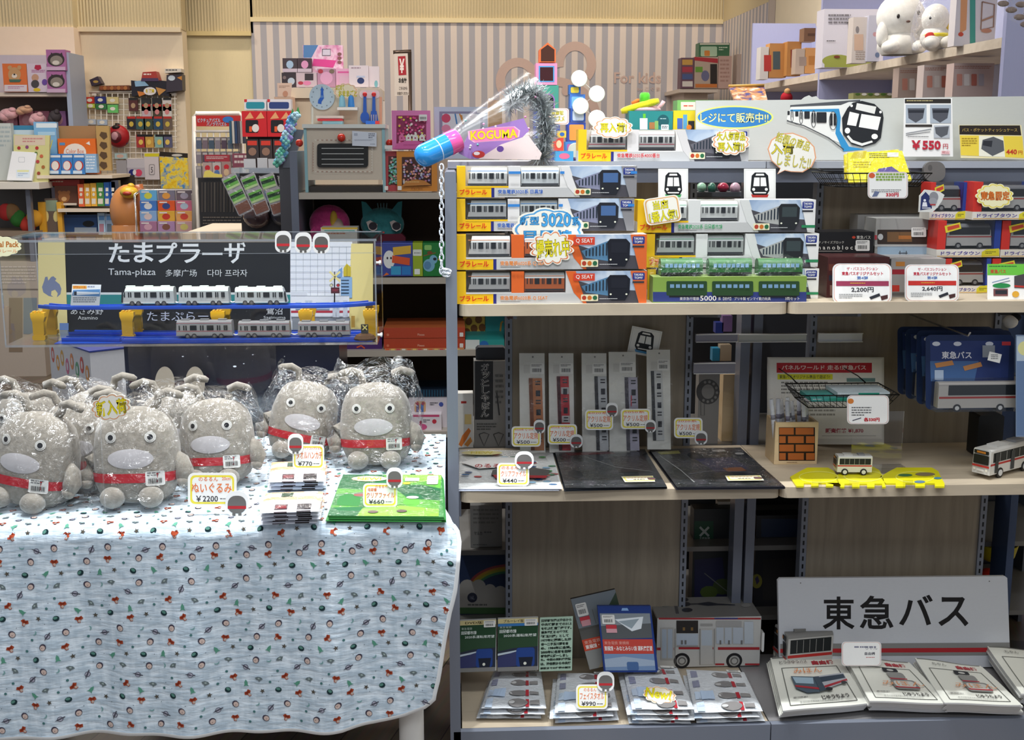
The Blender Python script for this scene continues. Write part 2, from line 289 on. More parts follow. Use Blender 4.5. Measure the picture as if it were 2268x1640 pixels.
# frontal box from its picture rectangle at depth Y (returns world limits)
def lim(x0, y0, x1, y1, Y):
    xm, ym = (x0+x1)/2, (y0+y1)/2; return PY(x0, ym, Y).x, PY(xm, y1, Y).z, PY(x1, ym, Y).x, PY(xm, y0, Y).z
def fbox(g, x0, y0, x1, y1, Y, d, c, z=None, top=None, bev=0):
    a, b, e, t = lim(x0, y0, x1, y1, Y)
    if z is not None: b = z
    g.box(a, Y, b, e, Y+d, t, c, top, bev); return a, b, e, t
def carton(name, label, cat, rect, Y, d, c, draw=None, group=None, z=None, top=None, step=.00012):
    """one box: face drawn in picture coordinates"""
    g = G(); fbox(g, *rect, Y, d, c, z, top)
    if draw: draw(cvY(g, Y, step))
    return tag(g.obj(name), label, cat, group)
def card(name, label, cat, pts, Y, c='f6f3ec', draw=None, group=None, th=.0015, tilt=0, step=.00012, foot=None):
    g = G(); cx = sum(p[0] for p in pts)/len(pts); by = max(p[1] for p in pts); o = PY(cx, by, Y); n = V((0, -cos(R(tilt)), sin(R(tilt)))); q = [PP(x, y, o, n) for x, y in pts]
    g.prism(q, -n, th, c)
    if draw: draw(cvP(g, o, n, step))
    if foot: foot(g)
    return tag(g.obj(name), label, cat, group)
# ============================================================ the hall
BY = 9.0
def wallbox(name, px0, px1, z0, z1, Y, c, th=.15):
    g = G(); g.box(PY(px0, 50, Y).x, Y, z0, PY(px1, 50, Y).x, Y+th, z1, c); return struct(g.obj(name))
g = G(); g.box(-6, -.5, -.05, 4.2, 9.6, 0, 'floor'); struct(g.obj('floor', loc=(0, 0, 0)))
g = G(); g.box(-6, 1.0, 3.3, 4.2, 9.6, 3.4, 'r:e8e2d6'); struct(g.obj('ceiling'))
zt = PY(1080, 47, BY).z
wallbox('wall_back', 555, 1601, 0, zt, BY, 'stripe'); wallbox('wall_upper', 555, 1601, zt, 3.3, BY, 'rib')
YA = 8.75; zA_ = PY(300, 65, YA).z
wallbox('wall_left', 162, 402, 0, zA_, YA, 'r:e9d9c0'); wallbox('wall_left_upper', 162, 402, zA_, 3.3, YA-.02, 'rib')
wallbox('wall_far_left', -900, 162, 0, zA_, 8.6, 'r:ecd8c4'); wallbox('wall_far_left_upper', -900, 162, zA_, 3.3, 8.62, 'rib')
wallbox('wall_recess', 396, 560, 0, zA_, 9.02, 'r:e6d8b2'); wallbox('wall_recess_upper', 396, 560, zA_, 3.3, 9.0, 'rib')
g = G(); g.box(PY(162, 50, YA).x, YA-.045, zA_-.02, PY(402, 50, YA).x, YA-.0005, zA_+.012, 'r:e0d0b4'); struct(g.obj('trim_1'))
g = G(); g.box(PY(402, 50, 9).x, 8.97, zA_-.02, PY(556, 50, 9).x, 8.999, zA_+.01, 'r:dcc894'); struct(g.obj('trim_2'))
g = G(); g.box(PY(555, 50, BY).x, BY-.012, zt-.012, PY(1601, 50, BY).x, BY-.0005, zt+.02, 'r:e8d8b0'); struct(g.obj('trim_3'))
XR = PY(1601, 50, BY).x; yr = XR/PY(1705, 50, 1).x
g = G(); g.box(XR, yr, 0, XR+.12, BY+.15, zt, 'stripefine'); struct(g.obj('wall_right'))
g = G(); g.box(XR+.03, 2.2, 0, XR+.15, yr-.01, 3.3, 'r:e6d9bf'); struct(g.obj('wall_right_plain'))
g = G(); g.box(XR+.001, yr, zt+.001, XR+.119, BY, 3.3, 'rib'); struct(g.obj('wall_right_upper'))
g = G(); g.box(XR-.012, yr-.012, 0, XR+.028, yr-.0005, zt+.02, 'r:a89c94'); struct(g.obj('trim_4'))
# painted bear logo and lettering on the striped wall
g = G(); c = cvY(g, BY-.002, .0006); K = 'r:cbb2aa'
c.ring(1147, 180, 49, 52, 20, K, 30, R(150), R(385)); c.ring(1274, 142, 46, 50, 20, K, 30, R(170), R(405)); c.ring(1222, 262, 108, 92, 20, K, 40, R(230), R(420)); c.e(1253, 201, 9, 11, K)
tag(g.obj('wall_logo'), 'dusty pink bear-head ring logo painted on the striped wall', 'wall logo')
g = G(); c = cvY(g, BY-.002, .0006); c.t('For kids', 1360, 160, 1464, 185, K, .02); c.t('by こぐま', 1412, 193, 1462, 203, K, .01)
tag(g.obj('wall_lettering'), 'pinkish For kids lettering painted on the striped wall', 'lettering')

# ============================================================ grey display shelving in front
YS = 2.62; YB = 3.02
zTop = PY(1300, 358, 2.86).z; zA = PY(1380, 673, YS).z; zB = PY(1380, 1085, YS).z; zBase = PY(1380, 1614, YS).z
GR = 's:7d828e'; GD = 's:6d7280'
def slots(g, x, y, z0, z1):
    z = z0+.03
    while z < z1-.03: g.box(x-.0022, y-.0006, z, x+.0022, y+.001, z+.012, '14161a'); z += .022
def slab(g, x0, x1, z, th, yf, yb, c, r=.02):
    """shelf board with rounded front corners"""
    P = [(x0, yb), (x0, yf+r)]+[(x0+r-r*cos(t*pi/10), yf+r-r*sin(t*pi/10)) for t in range(1, 5)]+[(x0+r, yf), (x1-r, yf)]+[(x1-r+r*sin(t*pi/10), yf+r-r*cos(t*pi/10)) for t in range(1, 5)]+[(x1, yf+r), (x1, yb)]
    g.prism([(a, b, z-th) for a, b in P], (0, 0, 1), th, c)
X0 = PY(1016, 690, YS).x; XM = PY(1747, 690, YS).x; XE = XM+.74
sl = empty('shelving_bay', (X0+.36, YB, 0), 'grey shelving bay stacked with boxed toy trains beside the cloth-covered table', 'shelving unit')
sr = empty('shelving_bay', (XM+.37, YB, 0), 'grey shelving bay holding toy buses above the white bus sign', 'shelving unit')
def bay(root, xa, xb, left):
    def post(x0, x1, y0, y1, z1, sl_=False, nm='post'):
        g = G(); g.box(x0, y0, 0, x1, y1, z1, GR)
        if sl_: slots(g, (x0+x1)/2, y0, .1, z1)
        g.obj(nm, root)
    pl, pr = (PY(1120, 1200, YB).x, PY(1507, 1200, YB).x) if left else (PY(1772, 1200, YB).x, PY(2166, 1200, YB).x)
    pw = .017
    post(pl, pl+pw, YB-.004, YB+.03, zTop-.014, True, 'slotted_upright'); post(pr, pr+pw, YB-.004, YB+.03, zTop-.014, True, 'slotted_upright')
    g = G(); g.box(pl+pw+.0005, YB+.002, .06, pr-.0005, YB+.02, zTop-.02, 'panelwood'); g.obj('back_panel', root)
    g = G(); slab(g, xa, xb, zA, .026, YS, YB-.006, 'shelfwood'); g.obj('shelf_board', root)
    g = G(); slab(g, xa, xb, zB, .026, YS, YB-.006, 'shelfwood'); g.obj('shelf_board', root)
    g = G(); xd = xa-.02 if left else xa-.0005; g.box(xd, YS-.005, .0, xb-.001, YS+.02, zBase-.002, GR); g.box(xa, YS+.02, zBase-.03, xb-.001, YB, zBase-.0005, 's:8a8680', 'shelfwood' if left else 's:8d8a8a'); g.box(xd, YS-.005, zBase-.002, xb-.001, YS+.012, zBase+.003, GR); g.obj('base_deck', root)
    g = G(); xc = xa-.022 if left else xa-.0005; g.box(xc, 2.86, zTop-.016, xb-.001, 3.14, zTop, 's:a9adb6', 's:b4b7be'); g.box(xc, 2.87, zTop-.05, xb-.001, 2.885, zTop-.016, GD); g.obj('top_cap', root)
    for z in (zA, zB):
        for xx in (pl+.002, pr+.002):
            g = G(); g.prism([(xx, YB-.008, z-.028), (xx, YB-.008, z-.085), (xx, YB-.03, z-.085), (xx, YS+.05, z-.04), (xx, YS+.05, z-.028)], (1, 0, 0), .008, GD); g.obj('bracket', root)
bay(sl, X0, XM-.001, True); bay(sr, XM+.001, XE, False)
g = G(); a = PY(990, 900, 2.60).x; b_ = PY(1014.5, 900, 2.60).x; g.box(a, 2.615, 0, b_, 3.06, zTop-.018, GR, bev=.003); g.obj('end_post', sl)
for p0, p1, rt in ((1624, 1644, sl), (1651, 1670, sr)):
    g = G(); g.box(PY(p0, 1200, 3.04).x, 3.035, 0, PY(p1, 1200, 3.04).x, 3.09, zTop-.018, GD); g.obj('post', rt)
# label rails behind the bus shelf
for i, (r_, c_, lb) in enumerate((((1541, 740, 1634, 758), 'g:8b8794', 'mauve grey label rail across the gap behind the bagged key rulers'), ((1636, 740, 1786, 758), 'g:b9b9b2', 'pale label rail crossing the right bay upright under the shelf'), ((1813, 738, 1910, 758), 'g:d5d6d8', 'short white label rail on the wood panel above the bus poster'), ((1536, 804, 1628, 828), 'g:8f8b96', 'grey label rail in the gap below the mauve one'))):
    g = G(); x0, z0, x1, z1 = lim(*r_, 2.99); g.box(x0, 2.99, z0, x1, 2.999, z1, c_); g.box(x0, 2.984, z0, x1, 2.99, z0+.002, 'g:e6e6e6'); g.box(x0, 2.984, z1-.002, x1, 2.99, z1, 'g:e6e6e6'); tag(g.obj('label_rail'), lb, 'label rail')
# ============================================================ kits for the repeated goods
def car(g, X0, X1, Y0, Y1, Z0, Z1, body, roof, win='1c2024', wins=(), stripes=(), wheels=(), wr=.004, nose=(0, 0), r=None, wc='26262a', hub=None, doors=(), dc=None):
    """rail car or bus along X, front side at Y0"""
    r = r or (Y1-Y0)*.3; ring = [(Y0, Z0), (Y0, Z1-r)]+[(Y0+r-r*cos(t*pi/10), Z1-r+r*sin(t*pi/10)) for t in range(1, 6)]+[(Y1-r+r*sin(t*pi/10), Z1-r+r*cos(t*pi/10)) for t in range(0, 6)]+[(Y1, Z0)]
    k = len(ring); H = Z1-Z0; a = [(X0+nose[0]*(z-Z0)/H, y, z) for y, z in ring]; b = [(X1-nose[1]*(z-Z0)/H, y, z) for y, z in ring]
    g.add(a+b, [(i, k+i, k+i+1, i+1) for i in range(1, k-2)], roof, True); g.add(a+b, [(0, k, k+1, 1), (k-2, 2*k-2, 2*k-1, k-1), (k-1, 2*k-1, k, 0), tuple(range(k)), tuple(range(2*k-1, k-1, -1))], body)
    c = cvU(g, (X0, Y0, Z1), (X1, Y0, Z1), (X0, Y0, Z0), 1, 1, .00015)
    for z0, z1, col in stripes: c.r(.01, z0, .99, z1, col)
    for d in doors: c.r(d[0], d[1], d[2], d[3], dc or body)
    for w_ in wins: c.rr(*w_, min(.008, (w_[2]-w_[0])*.3), win)
    for x in wheels:
        cx = X0+(X1-X0)*x
        for yy in (Y0+.0005, Y1-.004):
            g.rev([(.0002, -.0016), (wr, -.0016), (wr, .004), (.0002, .004)], (cx, yy, Z0), wc, 14, 'y', smooth=False)
        if hub: g.rev([(.0002, -.002), (wr*.55, -.002), (wr*.55, 0)], (cx, Y0+.0004, Z0), hub, 12, 'y', smooth=False)
    return c
RAILW = [(.05, .3, .075, .62), (.13, .3, .155, .62), (.17, .3, .195, .62), (.25, .3, .37, .62), (.43, .3, .455, .62), (.47, .3, .495, .62), (.55, .3, .67, .62), (.73, .3, .755, .62), (.77, .3, .795, .62), (.85, .3, .92, .62)]
def ot(c, s, x0, y0, x1, y1, col, out, b=.03, o=.045, ang=0):
    k = (y1-y0)*.03; c.t(s, x0-k, y0-k, x1+k, y1+k, out, b+o*.62, ang); c.t(s, x0, y0, x1, y1, col, b, ang)
def railbox(label, rect, Y, st, z=None, group='boxed toy trains'):
    d = .056; X0, Z0, X1, Z1 = lim(*rect, Y)
    if z is not None: Z0 = z
    W, H = 420., 72.; X = lambda u: X0+(X1-X0)*u/W; Z = lambda v: Z1-(Z1-Z0)*v/H
    root = empty('toy_train_box', ((X0+X1)/2, Y, Z0), label, 'toy box', group); g = G(); base = st['base']; YEL = 'f2c11c'
    g.box(X0, Y, Z0, X1, Y+d, Z(48), base); g.box(X0, Y, Z(48), X(20), Y+d, Z1, YEL); g.box(X(120), Y, Z(48), X(148), Y+d, Z1-.0004, st['mid']); g.box(X(240), Y, Z(48), X1, Y+d, Z1, st['base']); g.box(X(20), Y+d-.003, Z(48), X(240), Y+d, Z1-.0005, 'c9c4bc')
    c = cvU(g, (X0, Y, Z1), (X1, Y, Z1), (X0, Y, Z0), W, H)
    c.r(0, 46, 80, 72, YEL).r(80, 49, 87, 72, '2a2c78').p([(87, 72), (280, 72), (268, 54), (258, 50), (87, 50)], 'c4c3c1').r(20, 46, 120, 50, YEL if st.get('yel') else base)
    c.p([(258, 48), (240, 0), (262, 0), (287, 72), (280, 72)], st['mid']).p([(262, 0), (385, 0), (403, 72), (287, 72)], 'skypic').p([(268, 22), (330, 40), (395, 44), (403, 72), (287, 72)], '4c4a50')
    c.p([(275, 34), (338, 12), (340, 56), (285, 48)], st['side'])
    for i in range(7): x = 284+i*7.5; c.r(x, 33-i*2.6, x+3.2, 45-i*.3, '2a3440')
    c.p([(335, 62), (332, 16), (338, 9), (374, 9), (383, 18), (382, 48), (372, 66), (343, 66)], st['front']).r(341, 16, 376, 38, st['glass']).e(340, 52, 2.4, 2, 'f6f6e0', 8).e(375, 52, 2.4, 2, 'f6f6e0', 8)
    c.p([(383, 0), (420, 0), (420, 72), (403, 72)], st['end'])
    c.rr(388, 4, 415, 20, 3, '2d3a86').t('TAKARA', 391, 6, 412, 11, 'f2f2f2', .02).t('TOMY', 392, 13, 411, 18, 'f2f2f2', .02).r(388, 23, 414, 27, '3a3a40')
    c.rr(274, 52, 312, 67, 2, 'efe6c0').e(281, 59.5, 5, 5, 'b8402c', 12).e(293, 59.5, 5, 5, 'd07028', 12).e(305, 59.5, 5, 5, '2c6a44', 12).ln(315, 61, 380, 64, 1, 'd8d8d8', 4)
    c.t('プラレール', 6, 53, 70, 66, 'd8341c', .03); ot(c, st['txt'], 95, 53.5, 200, 64, st['tc'], 'f4f2ee', .02, .05); c.ln(96, 66.5, 150, 68.5, 1, '3a3a3a', 5)
    if st.get('seat'): c.r(257, 5, 304, 21, 'd8442c').t('Q SEAT', 262, 8, 300, 18, 'f6e8e0', .01)
    if st.get('band'): c.r(120, 12, 148, 18, st['band']).r(240, 12, 250, 18, st['band']).r(405, 12, 420, 18, st['band'])
    if st.get('low'): c.p([(240, 58), (262, 44), (280, 58), (420, 58), (420, 63), (240, 63)], st['low']) if False else c.r(388, 56, 420, 62, st['low'])
    g.obj('carton', root)
    for j, (a, b_) in enumerate(((24, 117), (150, 238))):
        g = G(); col = st['car'][j]
        cc = car(g, X(a), X(b_), Y+.008, Y+d-.006, Z(45), Z(4), col, 'e2e6e2', wins=RAILW, stripes=[(.16, .2, st['cs']), (.88, .99, '34363a')]+([(.70, .74, st['cs2'])] if st.get('cs2') else []), nose=(.010, 0) if j == 0 else (0, 0))
        g.obj('train_car', root)
    g = G(); g.add([(X(20), Y+.001, Z(48)), (X(240), Y+.001, Z(48)), (X(240), Y+.001, Z1-.006), (X(20), Y+.001, Z1-.006), (X(20), Y+.008, Z1), (X(240), Y+.008, Z1), (X(20), Y+d-.003, Z1), (X(240), Y+d-.003, Z1)], [(0, 1, 2, 3), (3, 2, 5, 4), (4, 5, 7, 6)], 'film'); g.obj('window_film', root)
    return root
ST_BLUE = dict(base='e9e6e2', mid='e4e1de', side='8a8ca4', front='22242c', glass='4a6a9a', end='8c8a8c', txt='東急電鉄3020系 目黒線', tc='2f62b8', car=('cfd0cd', 'cfd4d4'), cs='5a9ad8', band='3a86d0', yel=1)
ST_ORANGE = dict(base='d5d2cf', mid='e2672a', side='5a86a8', front='1a1c26', glass='20222c', end='e06a30', txt='東急電鉄6020系 Q SEAT', tc='ea8a3c', car=('cbcac7', 'e27436'), cs='d88a5a', seat=1)
ST_GREEN = dict(base='e4e3e0', mid='dcdcd8', side='b0b0ac', front='26282c', glass='3c4648', end='eceae6', txt='東急電鉄2020系 田園都市線', tc='3c9a64', car=('cdcfca', 'cdcfca'), cs='7ab090', low='2f8a5a', yel=1)
ST_RED = dict(base='e6e2de', mid='d8d4d2', side='6a6870', front='2a2a30', glass='50586a', end='b8b6b4', txt='東急電鉄5050系4000番台', tc='c8343c', car=('bdbcb9', 'bdbcb9'), cs='c8a8a8', cs2='b8485a', yel=1)
def burst(label, x0, y0, x1, y1, Y, edge, lines, n=11, ang=0, d=.14, fill='f8f4e6', name='handwritten_card', group='handwritten burst cards', round_=False, extra=None, tilt=0, cat='sign'):
    pts = rrect(x0, y0, x1, y1, (y1-y0)*.18) if round_ else cloudpts(x0, y0, x1, y1, n, d)
    if ang: pts = rot(pts, ang)
    def dr(c):
        q = pts if pts[0] else pts
        c.p(scl(pts, .93), edge); c.p(scl(pts, .86), fill)
        for s, a, b_, e, f_, col, out in lines: ot(c, s, a, b_, e, f_, col, out, .02, .04, ang)
        if extra: extra(c)
    return card(name, label, cat, pts, Y, fill, dr, group, tilt=tilt)
def clip_shape(c, x0, y0, x1, y1, base='6a6764'):
    w_, h = x1-x0, y1-y0; c.p(rrect(x0+w_*.1, y0+h*.18, x1-w_*.1, y1-h*.12, w_*.34), base); c.p(rrect(x0+w_*.1, y0+h*.58, x1-w_*.1, y0+h*.70, w_*.02), 'b02a30')
    c.r(x0+w_*.3, y1-h*.14, x0+w_*.44, y1-h*.03, base).r(x0+w_*.56, y1-h*.14, x0+w_*.7, y1-h*.03, base)
def price_tag(label, rect, lines, price, clip=None, Y=None, z=None, tilt=12, group='yellow-bordered price tags', foot=True):
    """white card with a yellow border; a grey clip with a red band is its part"""
    x0, y0, x1, y1 = rect; cx = (x0+x1)/2
    if Y is None: Y = PZ(cx, y1, z).y
    o = PY(cx, y1, Y); n = V((0, -cos(R(tilt)), sin(R(tilt)))); g = G(); P = lambda x, y: PP(x, y, o, n); h = (y1-y0)
    g.prism([P(*q) for q in rrect(x0, y0, x1, y1, h*.18)], -n, .0012, 'f6f4ee')
    if foot: a, b_ = P(x0+h*.2, y1), P(x1-h*.2, y1); g.box(a.x, a.y+.001, a.z, b_.x, a.y+.022, a.z+.0012, 'film')
    c = cvP(g, o, n); w_ = x1-x0
    c.p(rrect(x0+w_*.05, y0+h*.07, x1-w_*.05, y1-h*.07, h*.14), 'f2e04a').p(rrect(x0+w_*.09, y0+h*.13, x1-w_*.09, y1-h*.13, h*.12), 'f8f6f0')
    for s, a, b_, e, f_ in lines: c.t(s, x0+w_*a, y0+h*b_, x0+w_*e, y0+h*f_, 'ea7a3c', .012)
    c.t(price, x0+w_*.17, y0+h*.68, x0+w_*.62, y0+h*.86, '2c2c30', .01).ln(x0+w_*.66, y0+h*.76, x0+w_*.86, y0+h*.82, 1, '5a5a5a', 2)
    t = tag(g.obj('price_tag'), label, 'price tag', group)
    if clip:
        g = G(); q = rrect(clip[0], clip[1], clip[2], clip[3], (clip[2]-clip[0])*.4); k = [P(*p)+n*.002 for p in q]; g.prism(k, n, .0015, 'f0efec'); cc = Cv(g, lambda x, y: P(x, y)+n*.0037, n); clip_shape(cc, *clip); g.obj('clip', t)
    return t
def placard(label, rect, Y, draw, tilt=8, name='price_placard', group=None, c='f4f2ee', rad=.16, pts=None, edge=True, cat='sign'):
    x0, y0, x1, y1 = rect; pts = pts or rrect(x0, y0, x1, y1, (y1-y0)*rad)
    def dr(cv):
        if edge: cv.p(scl(pts, .955), 'd88a70'); cv.p(scl(pts, .94), c)
        draw(cv)
    return card(name, label, cat, pts, Y, c if not edge else 'g:e4e2e0', dr, group, tilt=tilt)
# ============================================================ boxed trains on the upper shelf
YT = 2.63
railbox('white toy train box with blue stripe, top of the tall stack beside the grey post', (1012, 368, 1410, 437), YT+.02, ST_BLUE)
railbox('white toy train box with blue stripe, partly behind the blue cloud card', (1012, 440, 1404, 512), YT+.02, ST_BLUE)
railbox('orange and grey toy train box behind the orange-edged burst card', (1012, 520, 1432, 597), YT, ST_ORANGE)
railbox('orange and grey toy train box, lowest of the tall stack on the wooden shelf', (1012, 601, 1432, 673), YT, ST_ORANGE, z=zA+.0003)
railbox('white toy train box with green lettering behind the yellow top-seller card', (1412, 443, 1805, 515), YT+.055, ST_GREEN)
railbox('white toy train box with green lettering just above the bagged green train set', (1432, 518, 1812, 592), YT+.055, ST_GREEN)
railbox('white toy train box mostly hidden behind the green tin train set', (1434, 596, 1812, 668), YT+.055, ST_GREEN, z=zA+.0003)
railbox('red striped toy train box alone on top of the grey shelving', (1281, 287, 1658, 357), 2.88, ST_RED, z=zTop+.0003)
burst('orange-edged burst card with yellow lettering on the third train box down', 1171, 510, 1273, 589, YT-.004, 'e88a58', [('爆売れ中', 1188, 530, 1260, 570, 'e8d820', '6a6414')], 12, 4, .2)
burst('blue cloud card reading 3020 between the train boxes', 1134, 459, 1296, 560, YT+.012, '58a4d8', [('新型', 1152, 480, 1194, 499, '3c9ad8', '20507a'), ('3020', 1200, 472, 1264, 502, '48a8e4', '2a5a88'), ('系', 1267, 480, 1283, 500, '3c9ad8', '20507a'), ('目黒線', 1160, 510, 1268, 535, '3c9ad8', '20507a')], 9, 0, .1)
burst('tilted rounded card with orange rim and yellow lettering beside the train stacks', 1428, 436, 1507, 495, YT+.045, 'e8b070', [('当店', 1446, 444, 1480, 464, 'e8dc28', '8a8420'), ('1番人気!', 1438, 466, 1500, 490, 'e8dc28', '8a8420')], 9, 9, round_=True)
burst('cloud card with yellow lettering covering the left end of the top train box', 1312, 258, 1403, 308, 2.872, 'eaa070', [('再入荷!', 1330, 272, 1388, 294, 'e4d424', '84801c')], 11, 0, .12)
burst('wavy card with two yellow lines on the right end of the top train box', 1575, 284, 1662, 345, 2.872, 'eaa070', [('大人気商品', 1588, 292, 1650, 312, 'dcd028', '84801c'), ('再入荷!!', 1590, 315, 1648, 335, 'dcd028', '84801c')], 12, 0, .12)
# green tin train set
Yg = 2.632; x0, z0, x1, z1 = lim(1446, 613, 1786, 669, Yg); z0 = zA+.0003
ts = empty('tin_train_set', ((x0+x1)/2, Yg, z0), 'bagged set of three green tin railcars lying on a green and blue box', 'toy train set')
g = G(); g.box(x0, Yg, z0, x1, Yg+.05, z1, '8aa84c', 'a6bd74'); c = cvY(g, Yg); c.r(1446, 647, 1786, 669, '34407e')
for a, b_ in ((1476, 1566), (1577, 1668), (1680, 1770)):
    c.rr(a, 623, b_, 655, 3, '2c4a2a').r(a+6, 655, b_-6, 659, '1c2024')
    for i in range(6): c.r(a+8+i*13, 630, a+17+i*13, 638, '7aa0c0')
c.t('東京急行電鉄', 1505, 658, 1548, 665, 'e8e4da', .0).t('5000', 1550, 655, 1586, 666, 'f0ece0', .01).t('系【初代】 ブリキ製 ゼンマイ動力玩具', 1590, 658, 1706, 665, 'e8e4da').t('3両セット', 1738, 658, 1770, 665, 'e8e4da')
g.obj('carton', ts)
for a, b_ in ((1464, 1557), (1571, 1666), (1680, 1778)):
    g = G(); xa, za, xb, zb = lim(a, 574, b_, 606, Yg+.008); car(g, xa, xb, Yg+.008, Yg+.042, z1+.004, zb, '2e6a34', '4a7a4c', win='88b4d4', wins=[(.1+i*.105, .3, .18+i*.105, .55) for i in range(8)], stripes=[(.86, 1, '1c241e')], wheels=(.2, .8), wr=.004, r=.014); g.obj('railcar', ts)
g = G(); a_, b__ = lim(1440, 565, 1790, 612, Yg-.003)[0], lim(1440, 565, 1790, 612, Yg-.003)[2]
def bagfn(u, v_):
    t = v_*pi; return V((a_+(b__-a_)*u, Yg+.026-.03*cos(t), z1+.001+(.040+.004*sin(u*23)+.003*sin(u*51+1))*sin(t)))
g.grid(bagfn, 36, 12, 'bagfine'); g.obj('plastic_bag', ts)
# little train portraits clipped behind the boxes
def portrait(label, rect, Y, rim, ang=0, z=None):
    x0, y0, x1, y1 = rect; pts = rot([(x0, y1), (x1, y1), (x1, y0), (x0, y0)], ang); cx, cy = (x0+x1)/2, (y0+y1)/2; W = (x1-x0); H = y1-y0
    def q(pp): return rot([(cx+(a-.5)*W, cy+(b_-.5)*H) for a, b_ in pp], ang, (cx, cy))
    def dr(c):
        c.p(scl(pts, .92), 'c8c8c4'); c.p(scl(pts, .90), 'f2f1ec')
        c.p(q([(.22, .82), (.78, .82), (.74, .92), (.26, .92)]), rim); c.p(q([(.2, .7), (.24, .22), (.34, .12), (.66, .12), (.76, .22), (.8, .7), (.72, .84), (.28, .84)]), '16181c')
        c.p(q([(.29, .56), (.32, .28), (.49, .28), (.49, .56)]), 'f2f1ec'); c.p(q([(.52, .56), (.52, .28), (.68, .28), (.71, .56)]), 'f2f1ec'); c.p(q([(.36, .22), (.38, .16), (.62, .16), (.64, .22)]), 'f2f1ec')
        for a in (.3, .7): c.p(q([(a+.05*cos(t*.7), .66+.05*sin(t*.7)) for t in range(9)]), 'f2f1ec')
        c.p(q([(.3, .75), (.7, .75), (.68, .79), (.32, .79)]), 'f2f1ec')
    return card('train_portrait_card', label, 'picture card', pts, Y, 'f2f1ec', dr, 'train portrait cards')
portrait('small train portrait card with green trim above the right-hand train boxes', (1458, 374, 1524, 443), 2.80, '4aa860')
portrait('small train portrait card with red trim above the right-hand train boxes', (1648, 374, 1718, 443), 2.80, 'c03a34')
portrait('tilted train portrait card with light blue trim behind the bagged key rulers', (1394, 728, 1462, 788), 2.985, '4a9ad0', -11)
# ============================================================ things on top of the shelving
YTo = 2.90
# long white board
def big(c):
    c.e(1627, 260, 86, 26, 'd8e070', 40); c.e(1627, 260, 82, 22.5, '2e78b4', 40); ot(c, 'レジにて販売中!!', 1551, 250, 1702, 272, 'eef0a0', '14324a', .01, .04)
    B = '1a1c20'; c.p([(1742, 265), (1746, 250), (1752, 237), (1800, 233), (1880, 226), (1920, 226), (1866, 270), (1868, 320), (1832, 306)], 'dddcd6'); c.p([(1750, 237), (1862, 233), (1880, 226), (1905, 225), (1905, 221), (1750, 233)], '4a4c50').p([(1750, 243), (1858, 241), (1862, 260), (1860, 290), (1880, 325), (1915, 331), (1868, 336), (1850, 296), (1853, 262), (1848, 248), (1750, 247)], '2e86b8')
    for x0, x1, y0, y1, dx in ((1744, 1749, 246, 255, 0), (1752, 1756, 246, 268, 1), (1761, 1768, 247, 258, 0), (1771, 1777, 247, 272, 1), (1781, 1793, 247, 263, 0), (1797, 1806, 248, 280, 1), (1808, 1830, 249, 272, 0), (1837, 1852, 250, 286, 1)):
        if dx: c.ring((x0+x1)/2, (y0+y1)/2, (x1-x0)/2+1.4, (y1-y0)/2+3, 1.4, '3a3c40', 16); c.r(x0+1, y0+2, x0+(x1-x0)*.42, y1-8, B); c.r(x0+(x1-x0)*.58, y0+2, x1-1, y1-8, B)
        else: c.rr(x0, y0, x1, y1, 1.5, B)
    c.l([(1742, 268), (1780, 279), (1835, 306), (1868, 332)], 2.2, '3a3c40')
    c.p([(1866, 296), (1864, 262), (1876, 240), (1888, 228), (1908, 224), (1936, 231), (1954, 248), (1956, 262), (1950, 306), (1938, 318), (1910, 326), (1886, 320)], B)
    c.p([(1894, 243), (1897, 229), (1940, 237), (1936, 253)], 'dcdad4').p([(1875, 277), (1881, 248), (1902, 253), (1895, 280)], 'e8e6e0').p([(1901, 282), (1907, 253), (1950, 260), (1943, 289)], 'e8e6e0').e(1876, 290, 6, 6.5, 'e8e6e0').e(1936, 303, 7, 6, 'e8e6e0').e(1885, 235, 3, 3, 'e8e6e0', 10).e(1949, 249, 3, 3, 'e8e6e0', 10)
    c.p([(1874, 303), (1884, 316), (1908, 324), (1932, 316), (1930, 312), (1908, 318), (1888, 311), (1878, 300)], 'dcdad4')
o_ = PY(1900, 357, 2.93); n_ = V((0, -cos(R(9)), sin(R(9))))
g = G(); pts = [(1541, 355), (2300, 355), (2300, 213), (2100, 215), (1830, 221), (1815, 220), (1808, 213), (1798, 215), (1792, 211), (1782, 215), (1775, 221), (1541, 223)]; g.prism([PP(x, y, o_, n_) for x, y in pts], -n_, .006, 'bdbeb8'); big(cvP(g, o_, n_)); bd = tag(g.obj('display_board'), 'long pale grey board with an oval blue notice and a drawn commuter train', 'sign board')
def bal(c): pass
bp = [(1702+54+54*cos(a*pi/14)*(1), 338+44*sin(a*pi/14)) for a in range(28)]; bp = [(1753+53*cos(t*pi/16), 336+42*sin(t*pi/16)) for t in range(-14, 10)]+[(1738, 378), (1730, 388), (1725, 384)]
g = G(); q = [PY(x, y, 2.852) for x, y in [(1700, 330), (1708, 310), (1728, 296), (1756, 294), (1785, 305), (1804, 325), (1808, 350), (1798, 370), (1778, 382), (1752, 381), (1738, 378), (1722, 386), (1728, 374), (1708, 356)]]
g.prism(q, (0, 1, 0), .0015, 'e8a880'); c = cvY(g, 2.852); P_ = [(1700, 330), (1708, 310), (1728, 296), (1756, 294), (1785, 305), (1804, 325), (1808, 350), (1798, 370), (1778, 382), (1752, 381), (1738, 378), (1722, 386), (1728, 374), (1708, 356)]
